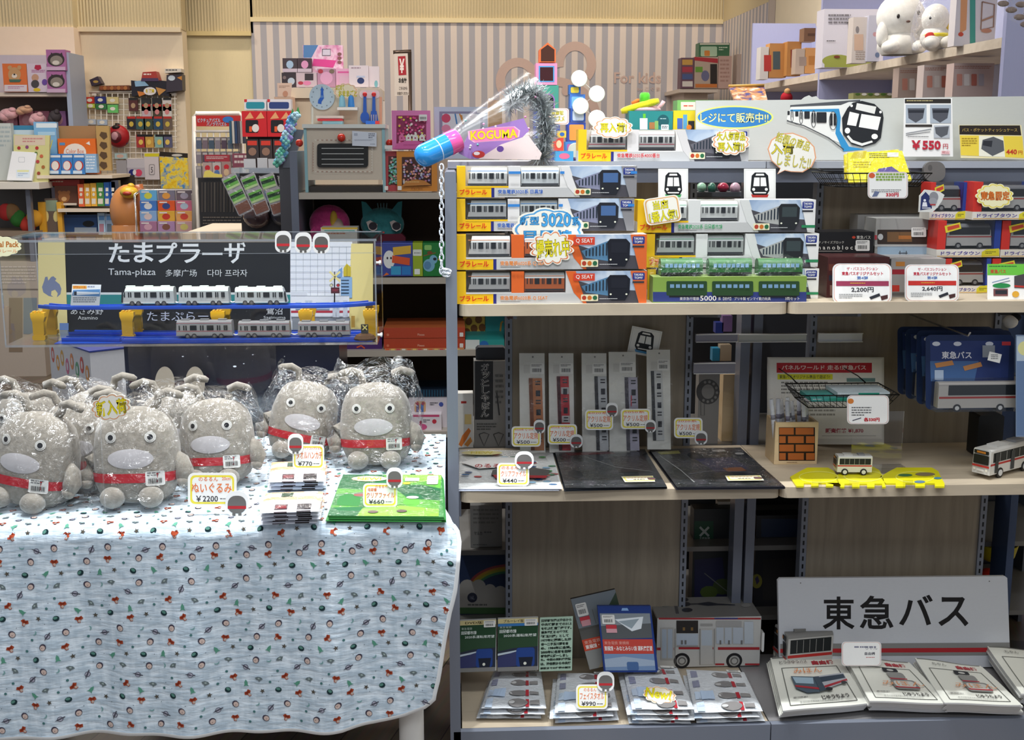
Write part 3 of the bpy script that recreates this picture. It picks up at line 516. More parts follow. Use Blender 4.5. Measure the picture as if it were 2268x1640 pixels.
c.p(scl(P_, .95), 'f2efe6'); ot(c, '話題の商品', 1718, 303, 1795, 325, 'd8cc50', '8a8430', .01, .03, -18); ot(c, '入荷', 1708, 318, 1758, 342, 'dccc40', '5a561a', .02, .04); ot(c, 'しました!!', 1722, 344, 1795, 370, 'd8cc60', '9a9440', .0, .03, -8)
tag(g.obj('handwritten_card'), 'speech-bubble card with orange rim under the drawn train on the white board', 'sign', 'handwritten burst cards')
# price sheet and yellow sheet standing before the board
def sheet(c):
    c.rr(2004, 219, 2106, 229, 1, '2c2824').ln(2008, 222, 2102, 227, 1, 'b8a878', 3)
    for x in (2006, 2060): c.r(x, 232, x+46, 273, 'a9b2bc'); c.p([(x+4, 240), (x+42, 240), (x+38, 262), (x+22, 272), (x+6, 262)], '50525a').r(x+6, 244, x+40, 250, '2a2c34')
    c.rr(2005, 276, 2064, 281, .5, '3a3430').l([(2006, 296), (2062, 286)], 2, '8a8c90').l([(2006, 300), (2060, 292)], 1.2, '5a5c60').r(2068, 278, 2103, 306, 'b4b8be').p([(2070, 282), (2101, 280), (2098, 298), (2084, 305), (2072, 296)], '585a60').ln(2010, 302, 2062, 305, 1, '6a6a6a', 6)
    c.t('￥550', 2018, 311, 2083, 332, 'b8283a', .04).t('円', 2088, 319, 2099, 330, 'b8283a', .01).r(2084, 334, 2103, 342, 'ecc8c8').t('税込', 2086, 335, 2101, 341, 'b03040')
card('price_sheet', 'white laminated sheet reading ¥550 in front of the long board', 'sign', [(2000, 347), (2111, 347), (2109, 217), (2003, 217)], 2.87, 'eceae6', sheet, tilt=6)
def ysheet(c):
    c.p([(2125, 298), (2262, 300), (2259, 278), (2125, 278)], '2a221c').t('バス・ポケットティッシュケース', 2131, 284, 2253, 292, 'c8a858', .0).p([(2128, 344), (2268, 350), (2264, 302), (2126, 300)], 'ecd048').p([(2168, 346), (2226, 348), (2222, 302), (2168, 301)], 'f0ecd8').p([(2173, 330), (2176, 310), (2200, 303), (2222, 312), (2224, 334), (2198, 346)], '5c5e62').p([(2176, 322), (2178, 312), (2198, 312), (2196, 326)], '2c2e34').ln(2130, 306, 2164, 326, 4, 'a88a28', 5).t('440', 2228, 331, 2252, 342, 'c83a2a', .03).t('円', 2255, 334, 2264, 342, 'c83a2a')
card('tissue_case_notice', 'black and yellow notice card reading 440 at the far end of the board', 'sign', [(2128, 350), (2270, 352), (2262, 277), (2124, 277)], 2.87, 'e8dcae', ysheet, tilt=6)
# tower of stacking blocks
YK = 3.05
def block(label, rect, c, hole, hc, fr, d=.05, roof=None, cat='toy block', group='stacking block tower', arch=False, name='stacking_block', Y=YK):
    a, b_, e, t = lim(*rect, Y); g = G()
    if roof:
        P = [(a, b_), (e, b_), (e, t-(t-b_)*.35), ((a+e)/2, t), (a, t-(t-b_)*.35)]; g.prism([(x, Y, z) for x, z in P], (0, 1, 0), d, c)
    else: g.box(a, Y, b_, e, Y+d, t, c)
    cv = cvY(g, Y, .0003); x0, y0, x1, y1 = hole
    if roof: cv.p([(x0, y1), (x1, y1), (x1, y0+(y1-y0)*.3), ((x0+x1)/2, y0), (x0, y0+(y1-y0)*.3)], hc)
    elif arch: cv.e((x0+x1)/2, y0+(x1-x0)/2, (x1-x0)/2+3, (x1-x0)/2+3, fr).r(x0-3, y0+(x1-x0)/2, x1+3, y1, fr).e((x0+x1)/2, y0+(x1-x0)/2, (x1-x0)/2, (x1-x0)/2, hc).r(x0, y0+(x1-x0)/2, x1, y1, hc)
    else: cv.r(x0-3, y0-3, x1+3, y1+3, fr).r(x0, y0, x1, y1, hc)
    return tag(g.obj(name), label, cat, group)
block('house-shaped orange block crowning the tower of stacking blocks', (1195, 94, 1231, 138), 'e8703a', (1198, 99, 1228, 136), '4a2618', 'e8703a', roof=1)
block('pink cube block with blue window rim under the house-shaped block', (1187, 140, 1234, 188), 'e890b4', (1196, 149, 1225, 179), '3c1418', '5a9ac8')
block('green leafy arch block below the pink cube block', (1186, 189, 1237, 245), '4a9a84', (1203, 210, 1226, 244), '0e1a18', '9a6ab0', arch=True)
block('blue and brown base block under the leafy arch block', (1183, 246, 1240, 357), '4a5a9a', (1196, 290, 1228, 330), 'e2b06a', 'c8d4e0')
for i, (rc, c_, lb) in enumerate((((1260, 188, 1286, 209), '3a6ab0', 'tiny blue block with yellow corner at the tip of the blue tower'), ((1262, 209, 1296, 240), '4a7ac8', 'small blue block second from the tip of the blue tower'), ((1264, 240, 1297, 270), '3a5cae', 'mid blue block in the middle of the blue tower'), ((1257, 271, 1297, 314), '3850a8', 'larger blue block with orange bear low in the blue tower'), ((1252, 314, 1284, 357), '4a86c8', 'lowest light blue block of the blue tower'))):
    a, b_, e, t = lim(*rc, YK-.05); g = G(); g.box(a, YK-.05, b_, e, YK-.05+(e-a), t, c_); cv = cvY(g, YK-.05, .0003); x0, y0, x1, y1 = rc; cv.rr(x0+4, y0+5, x1-4, y1-3, 3, ('e8d24a', '7ab4e0', 'c8d8ea', 'e89a4a', 'b86aa8')[i]); tag(g.obj('nesting_block'), lb, 'toy block', 'blue nesting tower')
for i, (rc, c_, c2, lb) in enumerate((((1228, 305, 1248, 334), 'd84a3a', 'f0c8a0', 'small red block beside the tinsel'), ((1230, 335, 1270, 357), '4a9ac8', 'e86a8a', 'turquoise block with pink bird near the tinsel foot'), ((1236, 290, 1254, 305), 'e8c04a', '3a6ab0', 'small yellow block above the red block'))):
    a, b_, e, t = lim(*rc, YK-.12); g = G(); g.box(a, YK-.12, b_, e, YK-.08, t, c_); cv = cvY(g, YK-.12, .0003); x0, y0, x1, y1 = rc; cv.e((x0+x1)/2, (y0+y1)/2, (x1-x0)*.3, (y1-y0)*.3, c2, 12); tag(g.obj('toy_block'), lb, 'toy block', 'loose blocks by the tinsel')
# garland of pale discs
gl = empty('disc_garland', PY(1290, 357, 2.99), 'garland of pale round paper discs behind the top train box', 'garland')
for x, y, r_ in ((1283, 174, 18), (1322, 208, 18), (1286, 235, 18), (1322, 263, 19), (1274, 333, 16)):
    g = G(); a = PY(x, y, 2.99); q = PY(x+r_, y, 2.99).x-a.x; g.rev([(.0002, 0), (q*.94, 0), (q, .001), (q, .003), (q*.94, .004), (.0002, .004)], a, 'e6ead8', 28, 'y', smooth=False); g.obj('disc', gl)
g = G(); g.tube([PY(x, y, 2.993) for x, y in ((1283, 160), (1283, 174), (1322, 208), (1286, 235), (1322, 263), (1300, 300), (1274, 333), (1274, 352))], .0008, 'e0e0d8', 5); g.obj('string', gl)
# sombrero stacking toy and coloured boxes
st = empty('plush_stacking_toy', PY(1415, 250, 3.0), 'soft stacking toy with tilted yellow ring and lime green peg on the teal box', 'plush toy')
g = G(); p0, p1 = PY(1376, 247, 3.0), PY(1459, 223, 3.0); g.tube([p0+(p1-p0)*(i/8) for i in range(9)], .008, 'yellowplush', 12, rr=[.006, .0085, .009, .0092, .0092, .0092, .009, .0085, .006]); g.obj('ring', st)
g = G(); p = PY(1428, 222, 3.01); g.rev([(.0002, -.012), (.013, -.012), (.013, .012), (.010, .018), (.0002, .019)], p, 'greenplush', 14); g.obj('peg', st)
g = G(); p = PY(1420, 243, 3.02); g.ball(p, .05, .03, .012, 'pinkplush'); g.tube([PY(1455, 244, 3.02), PY(1466, 232, 3.02), PY(1470, 224, 3.02)], .005, 'pinkplush', 8); g.tube([PY(1400, 230, 3.02), PY(1412, 223, 3.02), PY(1422, 224, 3.02)], .005, 'r:d07a3a', 8); g.obj('cushion', st)
def tealb(c): c.e(1469, 268, 13, 14, '1f5a60', 18); c.ln(1462, 262, 1476, 266, 1, 'b8d4d4', 2); c.r(1417, 262, 1434, 287, 'e8eae6'); c.p([(1424, 252), (1430, 252), (1430, 262), (1424, 262)], '6ac03a'); c.r(1438, 271, 1450, 286, 'b07848').r(1450, 268, 1458, 287, '8ab86a'); c.rr(1464, 276, 1481, 289, 2, 'e8eef0').ln(1466, 279, 1479, 286, 2, '4a4a4a', 2)
carton('toy_box', 'teal toy box under the soft stacking toy behind the top train box', 'toy box', (1393, 246, 1490, 300), 2.97, .06, '2c8684', tealb)
def yelb(c): c.r(1500, 262, 1512, 286, '4a6ab8').r(1513, 254, 1522, 286, '5aa0c8').r(1524, 268, 1538, 288, '2a2a30').e(1526, 282, 6, 6, 'e8842a', 10)
carton('toy_box', 'yellow toy box beside the teal box at the edge of the board', 'toy box', (1491, 245, 1545, 300), 2.97, .06, 'e6cc2a', yelb)
def grb(c): c.r(1508, 226, 1560, 244, 'ece8e0').ln(1514, 233, 1536, 240, 1, 'd0605a', 2)
carton('toy_box', 'flat white box with green lid peeping above the yellow box', 'toy box', (1500, 222, 1640, 262), 3.04, .06, '7ab870', grb)
burst('small pink-rimmed card standing by the silver tinsel', 1214, 240, 1260, 276, 2.96, 'e89a9a', [('出産祝', 1222, 245, 1248, 255, 'd0c444', '84801c'), ('オススメ', 1218, 257, 1250, 269, 'd0c444', '84801c')], 9, 0, round_=True)
# inflated tube toy
tb = empty('capsule_tube_toy', PY(1000, 350, 2.80), 'giant clear tube toy with blue and pink end cap leaning on the shelf end', 'novelty toy')
A_, B_ = PY(943, 343, 2.78), PY(1186, 228, 2.90); ax = (B_-A_).normalized(); Q = ax.to_track_quat('Z', 'Y').to_matrix().to_4x4(); Q.translation = A_; L = (B_-A_).length; rd = .027
pr = lambda t: rd*math.sqrt(max(0, 1-t*t))
g = G(Q); g.rev([(max(.0002, pr(1-i/6)), -rd*(1-i/6)) for i in range(7)]+[(rd, .062)], (0, 0, 0), 'g:2f8fd8', 24); g.rev([(rd*1.01, .058), (rd*1.03, .062), (rd*1.03, .084), (rd*.98, .088)], (0, 0, 0), 'g:e05aa0', 24)
g.rev([(rd*1.015, .03), (rd*1.015, .032)], (0, 0, 0), 'e0f0ff', 24); g.obj('end_cap', tb)
g = G(Q); g.rev([(rd*.99, .084), (rd*.99+.020, L*.5), (rd+.05, L)], (0, 0, 0), 'tube', 28); g.obj('clear_tube', tb)
g = G(Q); rnd = random.Random(3)
for i in range(34):
    a = rnd.uniform(0, 6.28); h_ = rnd.uniform(.09, L*.95); rr_ = rd+(h_-.084)/(L-.084)*.05-.001; g.ball((rr_*cos(a), rr_*sin(a), h_), .0028, .0028, .0028, ('g:f4f0f4', 'g:f090c0', 'g:f4f0f4', 'g:60c8c0')[i % 4], 8, 6)
g.obj('bead', tb)['kind'] = 'stuff'
g = G(); g.prism([PY(x, y, 2.81) for x, y in ((1016, 340), (1036, 300), (1070, 285), (1120, 272), (1160, 262), (1172, 290), (1130, 330), (1085, 352), (1040, 352))], (0, 1, 0), .003, 'a07cc0'); c = cvY(g, 2.81); c.p([(1060, 352), (1110, 320), (1170, 300), (1200, 340), (1195, 354)], 'ead8d4'); c.e(1108, 330, 8, 7, '6a4a9a', 10).e(1060, 342, 14, 8, 'c03a34').e(1056, 340, 7, 4, 'e8e0e0', 10); g.obj('inner_picture', tb)
g = G(); P_ = [(1036, 291), (1060, 286), (1100, 282), (1140, 280), (1152, 289), (1150, 303), (1130, 311), (1090, 313), (1050, 316), (1038, 308)]; g.prism([PY(x, y, 2.765) for x, y in P_], (0, 1, 0), .002, 'f0b8d0'); c = cvY(g, 2.765); c.p(scl(P_, .94), 'e880b0'); ot(c, 'KOGUMA', 1042, 288, 1146, 308, 'e8d41c', 'd06a9a', .03, .04, 3); g.obj('name_plate', tb)
# tinsel
g = G(); rnd = random.Random(5); path = [(1128, 240), (1140, 218), (1158, 206), (1180, 206), (1196, 222), (1205, 250), (1210, 280), (1208, 310), (1200, 335), (1196, 352)]; sp = [PY(x, y, 2.84) for x, y in path]
for i in range(2300):
    k = rnd.uniform(0, len(sp)-1.001); j = int(k); p = sp[j].lerp(sp[j+1], k-j); d = V((rnd.gauss(0, 1), rnd.gauss(0, 1), rnd.gauss(0, 1))).normalized()*rnd.uniform(.016, .046); q = d.cross(V((rnd.random(), rnd.random(), rnd.random()))).normalized()*.0014; m_ = p+d*.55+V((0, 0, rnd.uniform(-.004, .004)))
    g.add([p+q, p-q, m_-q, m_+q, p+d], [(0, 1, 2, 3), (3, 2, 4)], 'tinsel')
o = tag(g.obj('tinsel_garland'), 'bushy silver tinsel garland bunched at the wide end of the tube toy', 'garland'); o['kind'] = 'stuff'
# plastic chain hanging on the end post
g = G()
for i in range(17):
    zc = PY(978, 372+i*14.2, 2.60); rr_ = .0085; hw = .0042; al = i % 2; pts = [((hw*cos(t*pi/7)), rr_*sin(t*pi/7)) for t in range(14)]; g.tube([zc+(V((a, 0, b_)) if not al else V((a*.35, a, b_))) for a, b_ in pts], .0019, 'g:dfe4ec', 6, True)
for i in range(5): zc = PY(984+i*2, 600+((i*7) % 13), 2.60); g.tube([zc+V((.007*cos(t*pi/7), .003*sin(t), .005*sin(t*pi/7))) for t in range(14)], .0019, 'g:dfe4ec', 6, True)
tag(g.obj('plastic_chain'), 'white plastic link chain hanging down the shelf end post', 'chain')
# ============================================================ upper shelf of the right bay
def sticker(c, x0, y0, x1, y1): c.rr(x0, y0, x1, y1, (y1-y0)*.12, 'eceae4').ln(x0+(x1-x0)*.1, y0+(y1-y0)*.12, x1-(x1-x0)*.15, y0+(y1-y0)*.35, 2, '5a5a5a', 2).bars(x0+(x1-x0)*.15, y0+(y1-y0)*.48, x1-(x1-x0)*.2, y0+(y1-y0)*.82)
def nano(c):
    c.e(1891, 526, 4, 3, 'c8442c', 10).t('東急バス', 1897, 522, 1928, 530, 'e8e4da').t('ナノサイズブロック', 1813, 534, 1869, 540, 'd8d4ca').t('n a n o b l o c k', 1812, 544, 1900, 553, 'ece8de', .01).r(1812, 556, 1865, 557.2, 'b8b4aa'); sticker(c, 1895, 532, 1926, 556)
carton('block_kit_box', 'flat black building block box with white lettering behind the red-band placard', 'toy box', (1812, 514, 1934, 600), 2.80, .09, '1c1b1d', nano, 'boxed bus goods')
def gbox(c):
    c.rr(1943, 509, 2060, 541, 2, '3a2e28').r(1965, 514, 2020, 536, '7a5a3c').r(1990, 522, 2018, 530, 'b8733a').e(1950, 525, 6, 7, 'c8c8c8', 14).r(1937, 521, 1942, 531, 'b03a44').rr(1943, 546, 2054, 600, 3, '9cb2c4').r(1990, 560, 2010, 562, '4a4e54').r(1992, 556, 1994, 566, '4a4e54').r(2006, 556, 2008, 566, '4a4e54').r(1937, 543, 2065, 546, 'c2c0bc'); sticker(c, 2018, 504, 2051, 525)
carton('bus_box', 'grey carton printed as a bus front between black block box and car boxes', 'toy box', (1937, 484, 2066, 620), 2.82, .08, 'a3a19d', gbox, 'boxed bus goods')
carton('bus_box', 'plain grey carton half hidden behind the bus-front carton', 'toy box', (1897, 476, 2058, 600), 2.93, .06, '8f8d8b', None, 'boxed bus goods')
def colbox(label, rect, Y, c_, bands):
    def d(c):
        for x0, y0, x1, y1, k in bands: c.r(x0, y0, x1, y1, k)
    carton('bus_collection_box', label, 'toy box', rect, Y, .12, c_, d, 'boxed bus goods', z=zA+.0003)
colbox('dark maroon bus carton behind the shiny placard reading 2,200', (1832, 570, 1968, 665), 2.70, '4c2626', [(1836, 585, 1964, 600, '6a3a30'), (1836, 610, 1964, 622, '2a3040'), (1838, 632, 1960, 655, '8a6a60')])
colbox('grey and red bus carton behind the placard reading 2,640', (1972, 574, 2092, 662), 2.70, '9a9693', [(1976, 597, 2088, 608, '9a2a34'), (1984, 580, 2004, 590, 'b87a3a'), (1976, 632, 1992, 646, 'c03a30'), (1976, 648, 2088, 655, '6a6866')])
def minibus(label, rect, Y, z=None):
    d = .06; X0, Z0, X1, Z1 = lim(*rect, Y); Z0 = z if z is not None else Z0; W, H = 142., 84.; X = lambda u: X0+(X1-X0)*u/W; Z = lambda v: Z1-(Z1-Z0)*v/H
    root = empty('toy_bus_box', ((X0+X1)/2, Y, Z0), label, 'toy box', 'boxed toy buses'); g = G()
    g.box(X0, Y, Z0, X1, Y+d, Z(66), 'dcd6cc'); g.box(X0, Y, Z(66), X(19), Y+d, Z1, 'c8342c'); g.box(X(128), Y, Z(66), X1, Y+d, Z1, '2c4494'); g.box(X(19), Y+d-.002, Z(66), X(128), Y+d, Z1, '4a4850')
    c = cvU(g, (X0, Y, Z1), (X1, Y, Z1), (X0, Y, Z0), W, H); c.r(0, 0, 12, 84, 'c8342c') if False else None
    c.t('ドライブタウン', 10, 70, 98, 79, '4a3c8c', .03).p([(102, 84), (102, 72), (112, 66), (140, 64), (142, 82)], 'd8cc30').ln(110, 71, 134, 78, 2, '5a5a2a', 3).r(2, 80.5, 140, 82, 'd0a050')
    g.obj('carton', root); g = G()
    cc = car(g, X(24), X(126), Y+.008, Y+d-.006, Z(58), Z(8), 'b4b2ae', '5a5a5e', win='16181c', wins=[(.05, .16, .95, .5)], stripes=[(.56, .62, 'a03a34')], wheels=(.26, .74), wr=.0075, hub='g:8a8a8a', nose=(0, .006)); g.obj('toy_bus', root)
    g = G(); cb = Cv(g, lambda u, v_: V((X(u), Y-.0006, Z(v_))), (0, -1, 0)); cb.p([(14, 12), (48, 4), (52, 18), (18, 28)], 'd8c83a').p([(20, 14), (46, 8), (48, 15), (22, 23)], 'c84a34'); g.obj('sticker', root)
    g = G(); g.add([(X(19), Y+.0012, Z(66)), (X(128), Y+.0012, Z(66)), (X(128), Y+.0012, Z1), (X(19), Y+.0012, Z1), (X(128), Y+d, Z1), (X(19), Y+d, Z1)], [(0, 1, 2, 3), (3, 2, 4, 5)], 'film'); g.obj('window_film', root); return root
YM = 2.76
minibus('red and blue toy bus box in the middle row beside the grey cartons', (2076, 489, 2216, 570), YM)
minibus('toy bus box at the right end of the middle row', (2218, 489, 2358, 570), YM)
minibus('toy bus box behind the blue pedestrian-sign charm in the top row', (2060, 404, 2141, 487), YM+.02)
minibus('toy bus box under the fluffy yellow cloud card in the top row', (2156, 403, 2300, 487), YM-.02)
minibus('toy bus box of the bottom row half hidden by the placard reading 2,640', (2093, 573, 2193, 653), YM, zA+.0003)
minibus('toy bus box of the bottom row behind the green-topped notice', (2196, 573, 2336, 653), YM, zA+.0003)
g = G(); cb = cvY(g, YM-.022); 
burst('fluffy yellow cloud card with orange lettering on the top-row toy bus box', 2160, 406, 2246, 463, YM-.026, 'ecd850', [('東急限定', 2172, 424, 2236, 444, 'd8742c', 'a84a1c')], 13, 0, .12, fill='f2ecc0')
def pl1(price, red, extra):
    def d(c): 
        x0, y0, x1, y1 = extra; w_, h = x1-x0, y1-y0; X = lambda a: x0+w_*a; Y_ = lambda b: y0+h*b
        c.t('ザ・バスコレクション', X(.22), Y_(.07), X(.78), Y_(.16), 'c0304a', .02).t('東急バスオリジナルセット', X(.13), Y_(.19), X(.87), Y_(.29), 'c02a40', .03).t('第4弾', X(.40), Y_(.31), X(.60), Y_(.40), '5a7ab8', .02).r(X(.03), Y_(.44), X(.97), Y_(.57), red).ln(X(.28), Y_(.485), X(.72), Y_(.53), 1, 'e0b03a', 4).t(price, X(.30), Y_(.60), X(.70), Y_(.74), '2c2c34', .02)
        c.ln(X(.08), Y_(.78), X(.5), Y_(.92), 3, '9a9a9a', 5).p([(X(.62), Y_(.86)), (X(.80), Y_(.76)), (X(.82), Y_(.83)), (X(.65), Y_(.93))], '2c2e36').p([(X(.82), Y_(.84)), (X(.95), Y_(.80)), (X(.95), Y_(.90)), (X(.84), Y_(.95))], '4a2a2a')
    return d
placard('laminated placard with a pink band reading 2,200円', (1844, 584, 1975, 672), 2.635, pl1('2,200円', 'a03a58', (1848, 586, 1972, 670)), 12, group='laminated price placards')
placard('laminated placard with a red band reading 2,640円', (2004, 586, 2124, 668), 2.635, pl1('2,640円', 'c8322c', (2008, 588, 2121, 666)), 10, group='laminated price placards')
def grn(c):
    c.r(2187, 585, 2300, 610, '6cc044').ln(2191, 589, 2290, 594, 1, '2a6a3a', 4).t('東急バス', 2193, 597, 2228, 606, 'c84030', .02).l([(2197, 626), (2235, 616)], 1.4, '6a8ab0').l([(2203, 630), (2237, 622)], 1.4, '4a5a70').e(2218, 633, 20, 5.5, '2c8a4a').r(2200, 640, 2232, 656, '7a4a4a').r(2204, 643, 2230, 652, '2c2e34').p([(2246, 612), (2300, 600), (2300, 640), (2246, 638)], '4a4448').p([(2246, 632), (2300, 636), (2300, 640), (2246, 636)], 'b8342c').e(2249, 652, 8, 7, 'e0a83a', 12)
placard('white notice with a green top strip at the end of the upper bus shelf', (2187, 585, 2300, 664), 2.65, grn, 10, 'notice_card', edge=False, rad=.02)
# blue pedestrian-sign charm
def charm(c):
    c.p([(2038, 466), (2040, 436), (2050, 425), (2062, 438), (2064, 462)], '2a3468').e(2048, 444, 3, 3, 'e8e8f0', 8).p([(2044, 448), (2052, 448), (2054, 458), (2042, 458)], 'e8e8f0').r(2042, 460, 2061, 462, 'e8e8f0'); c.e(2068, 436, 10, 11, '8c8c92').e(2066, 446, 9, 8, '9c9ca2').r(2060, 452, 2072, 455, 'b03a3a')
card('sign_charm', 'small charm of a blue pedestrian sign and grey animal in front of bus boxes', 'charm', [(2034, 470), (2036, 434), (2048, 420), (2066, 422), (2080, 424), (2092, 432), (2086, 446), (2076, 460), (2066, 470)], 2.73, 'dcdcd8', charm)
card('grey_clip', 'plain grey rounded clip on the rim above the toy bus boxes', 'clip', rrect(2046, 358, 2094, 402, 18), 2.85, '6f6c69', lambda c: c.e(2060, 372, 5, 7, '5a5856', 12), th=.012)
# wire baskets
def basket(label, xl, xr, yt, yb, Y0, Y1, ztp, z0, ins=.022, name='wire_basket'):
    a, b_ = PY(xl, yt, Y0).x, PY(xr, yt, Y0).x; g = G(); K = 'm:18181a'; T = [(a, Y0, ztp), (b_, Y0, ztp), (b_, Y1, ztp), (a, Y1, ztp)]; Bt = [(a+ins, Y0+ins*.7, z0), (b_-ins, Y0+ins*.7, z0), (b_-ins, Y1-ins*.4, z0), (a+ins, Y1-ins*.4, z0)]
    g.tube(T, .0017, K, 6, True); g.tube(Bt, .0014, K, 6, True)
    for i in range(4):
        p, q, r_, s_ = V(T[i]), V(T[(i+1) % 4]), V(Bt[i]), V(Bt[(i+1) % 4]); n = max(3, int((q-p).length/.016))
        for k in range(n+1): g.tube([p.lerp(q, k/n), r_.lerp(s_, k/n)], .0007, K, 4)
        g.tube([p.lerp(r_, .5), q.lerp(s_, .5)], .0007, K, 4)
    n = 12
    for k in range(n+1): g.tube([V(Bt[0]).lerp(V(Bt[1]), k/n), V(Bt[3]).lerp(V(Bt[2]), k/n)], .0007, K, 4)
    for xx in (a+.03, b_-.03): g.tube([(xx, Y1, ztp), (xx, Y1+.06, ztp+.006), (xx, YB-.006, ztp+.006)], .0015, K, 6)
    return tag(g.obj(name), label, 'basket', 'black wire baskets')
def zat(x, y, Y): return PY(x, y, Y).z
basket('black wire basket of yellow packets under the drawn train', 1840, 2064, 384, 414, 2.60, 2.74, zat(1950, 384, 2.60), zat(1950, 414, 2.60))
basket('black wire basket of teal packets in front of the bus poster', 1776, 1992, 872, 908, 2.66, 2.80, zat(1880, 876, 2.66), zat(1880, 906, 2.66))
def packet(label, pts, Y0, Y1, c, draw, group, name='packet', tilt=25):
    cx = sum(p[0] for p in pts)/len(pts); by = max(p[1] for p in pts); o = PY(cx, by, Y0); n = V((0, -cos(R(tilt)), sin(R(tilt)))); g = G(); q = [PP(x, y, o, n) for x, y in pts]; g.prism(q, -n, .006, c)
    if draw: draw(cvP(g, o, n))
    t = tag(g.obj(name), label, 'packet', group); g = G(); qq = [PP(x, y, o+n*.002, n) for x, y in scl(pts, 1.06)]; g.add(qq, [tuple(range(len(qq)))], 'bagfine'); g.obj('plastic_bag', t); return t
def yp(c): c.p([(1882, 352), (1892, 336), (1920, 334), (1915, 350)], 'c8b41a').ln(1925, 340, 1990, 352, 3, '6a6420', 3).p([(1937, 388), (1946, 374), (1975, 369), (1996, 384), (1980, 394)], '5a4a8a').ln(1890, 358, 1930, 374, 3, 'b8a418', 6).r(1965, 338, 1990, 348, 'e0dcd0')
packet('bright yellow bagged packet leaning forward in the upper wire basket', [(1880, 404), (2020, 400), (1998, 334), (1878, 338)], 2.63, 2.7, 'e6d81c', yp, 'yellow packets')
packet('second yellow bagged packet showing behind the front yellow packet', [(1872, 396), (2010, 392), (1990, 331), (1870, 342)], 2.665, 2.7, 'dccc18', None, 'yellow packets')
def pk330(c): c.e(1931, 389, 7, 6, 'd8603a', 14); c.ln(1940, 384, 2004, 402, 3, '8aa84a', 6, .7); c.ln(1930, 420, 1996, 428, 2, '7a7a7a', 3); c.p([(1931, 436), (1938, 423), (1948, 425), (1942, 435)], '6a7494'); c.t('330円', 1962, 427, 1990, 436, 'c83444', .04)
placard('white rounded price placard reading 330円 hanging on the upper wire basket', (1922, 381, 2011, 440), 2.592, pk330, 0, group='laminated price placards')
def pk330b(c): c.e(1884, 889, 7, 6, 'd8803a', 12); c.ln(1886, 902, 1930, 924, 4, '6a6a6a', 3); c.l([(1888, 932), (1907, 926)], 2, '4a4a5a'); c.t('各330円', 1913, 925, 1948, 934, 'c82c34', .04)
placard('glare-lit placard reading 各330円 hanging on the lower wire basket', (1876, 876, 1969, 940), 2.652, pk330b, 0, group='laminated price placards')
for i, (x0, x1, dy, lb) in enumerate(((1792, 1890, 0, 'teal bagged packet lying in the lower wire basket beneath the other packet'), (1850, 1965, 4, 'teal and white bagged packet lying across the lower wire basket'))):
    zc = zat(1880, 898, 2.66)+.004+i*.012; g = G(); a, b_ = PY(x0, 880, 2.70).x, PY(x1, 880, 2.70).x; g.box(a, 2.685, zc, b_, 2.775, zc+.009, '3f8f88' if i == 0 else 'b9c4c8'); c = cvU(g, (a, 2.685, zc+.009), (b_, 2.685, zc+.009), (a, 2.685, zc), 100, 12); c.r(40, 2, 80, 10, '2a8a74').ln(4, 4, 36, 8, 1, 'dfe6e8', 3); t = tag(g.obj('packet'), lb, 'packet', 'teal packets'); g = G(); g.grid(lambda u, v_: V((a-.004+(b_-a+.008)*u, 2.68+.1*v_, zc+.011+.003*sin(u*19)*sin(v_*9))), 16, 6, 'bagfine'); g.obj('plastic_bag', t)
# ============================================================ middle shelf of the right bay
def poster(c):
    c.r(1703, 795, 1954, 973, 'd9d5cd').r(1706, 798, 1951, 970, 'e3dfd7').r(1720, 804, 1931, 826, 'b8202c').t('パネルワールド 走る!東急バス', 1731, 809, 1918, 820, 'ecd8d4', .02).r(1722, 829, 1844, 841, 'd8d42c').t('東急バスオリジナル商品で遊ぼう!', 1726, 831, 1838, 839, '3a3a2a', .01).ln(1730, 846, 1835, 876, 4, '8a8680', 5).ln(1725, 898, 1850, 935, 4, '9a968e', 9)
    c.t('販売価格 ¥1,870', 1828, 949, 1912, 960, 'a83a4a', .03).r(1820, 965, 1940, 966.5, 'b8b4ac').r(1875, 838, 1938, 846, '6a8a88')
card('bus_poster', 'framed notice with a red heading strip leaning behind the lower wire basket', 'poster', [(1700, 985), (1958, 985), (1958, 792), (1700, 792)], 2.955, 'c8c4bc', poster, tilt=3, th=.004)
g = G(); a, b_ = PY(1888, 960, 2.80).x, PY(2000, 960, 2.80).x; zz = zB+.0003; g.box(a, 2.80, zz, b_, 2.803, PY(1940, 912, 2.80).z, 'acryl'); g.box(a, 2.72, zz, b_, 2.803, zz+.002, 'acryl'); tag(g.obj('acrylic_stand'), 'small clear acrylic stand beside the bus poster', 'stand')
# brick patterned pen box
Yb = PZ(1765, 1029, zB).y; x0, _, x1, z1 = lim(1716, 936, 1811, 1030, Yb); bx = empty('pen_box', ((x0+x1)/2, Yb, zB), 'light wooden pen holder with an orange brick pattern on its front', 'pen holder')
g = G(); D_ = .085; t_ = .006; h_ = z1
g.box(x0, Yb, zB+.0003, x1, Yb+t_, h_, 'lightwood'); g.box(x0, Yb+D_-t_, zB+.0003, x1, Yb+D_, h_, 'lightwood'); g.box(x0, Yb+t_, zB+.0003, x0+t_, Yb+D_-t_, h_, 'lightwood'); g.box(x1-t_, Yb+t_, zB+.0003, x1, Yb+D_-t_, h_, 'lightwood'); g.box(x0+t_, Yb+t_, zB+.0003, x1-t_, Yb+D_-t_, zB+.006, 'lightwood'); g.obj('box_body', bx)
g = G(); c = cvY(g, Yb-.0003); c.r(1725, 947, 1805, 1021, '1e0e08'); K = 'b4612c'
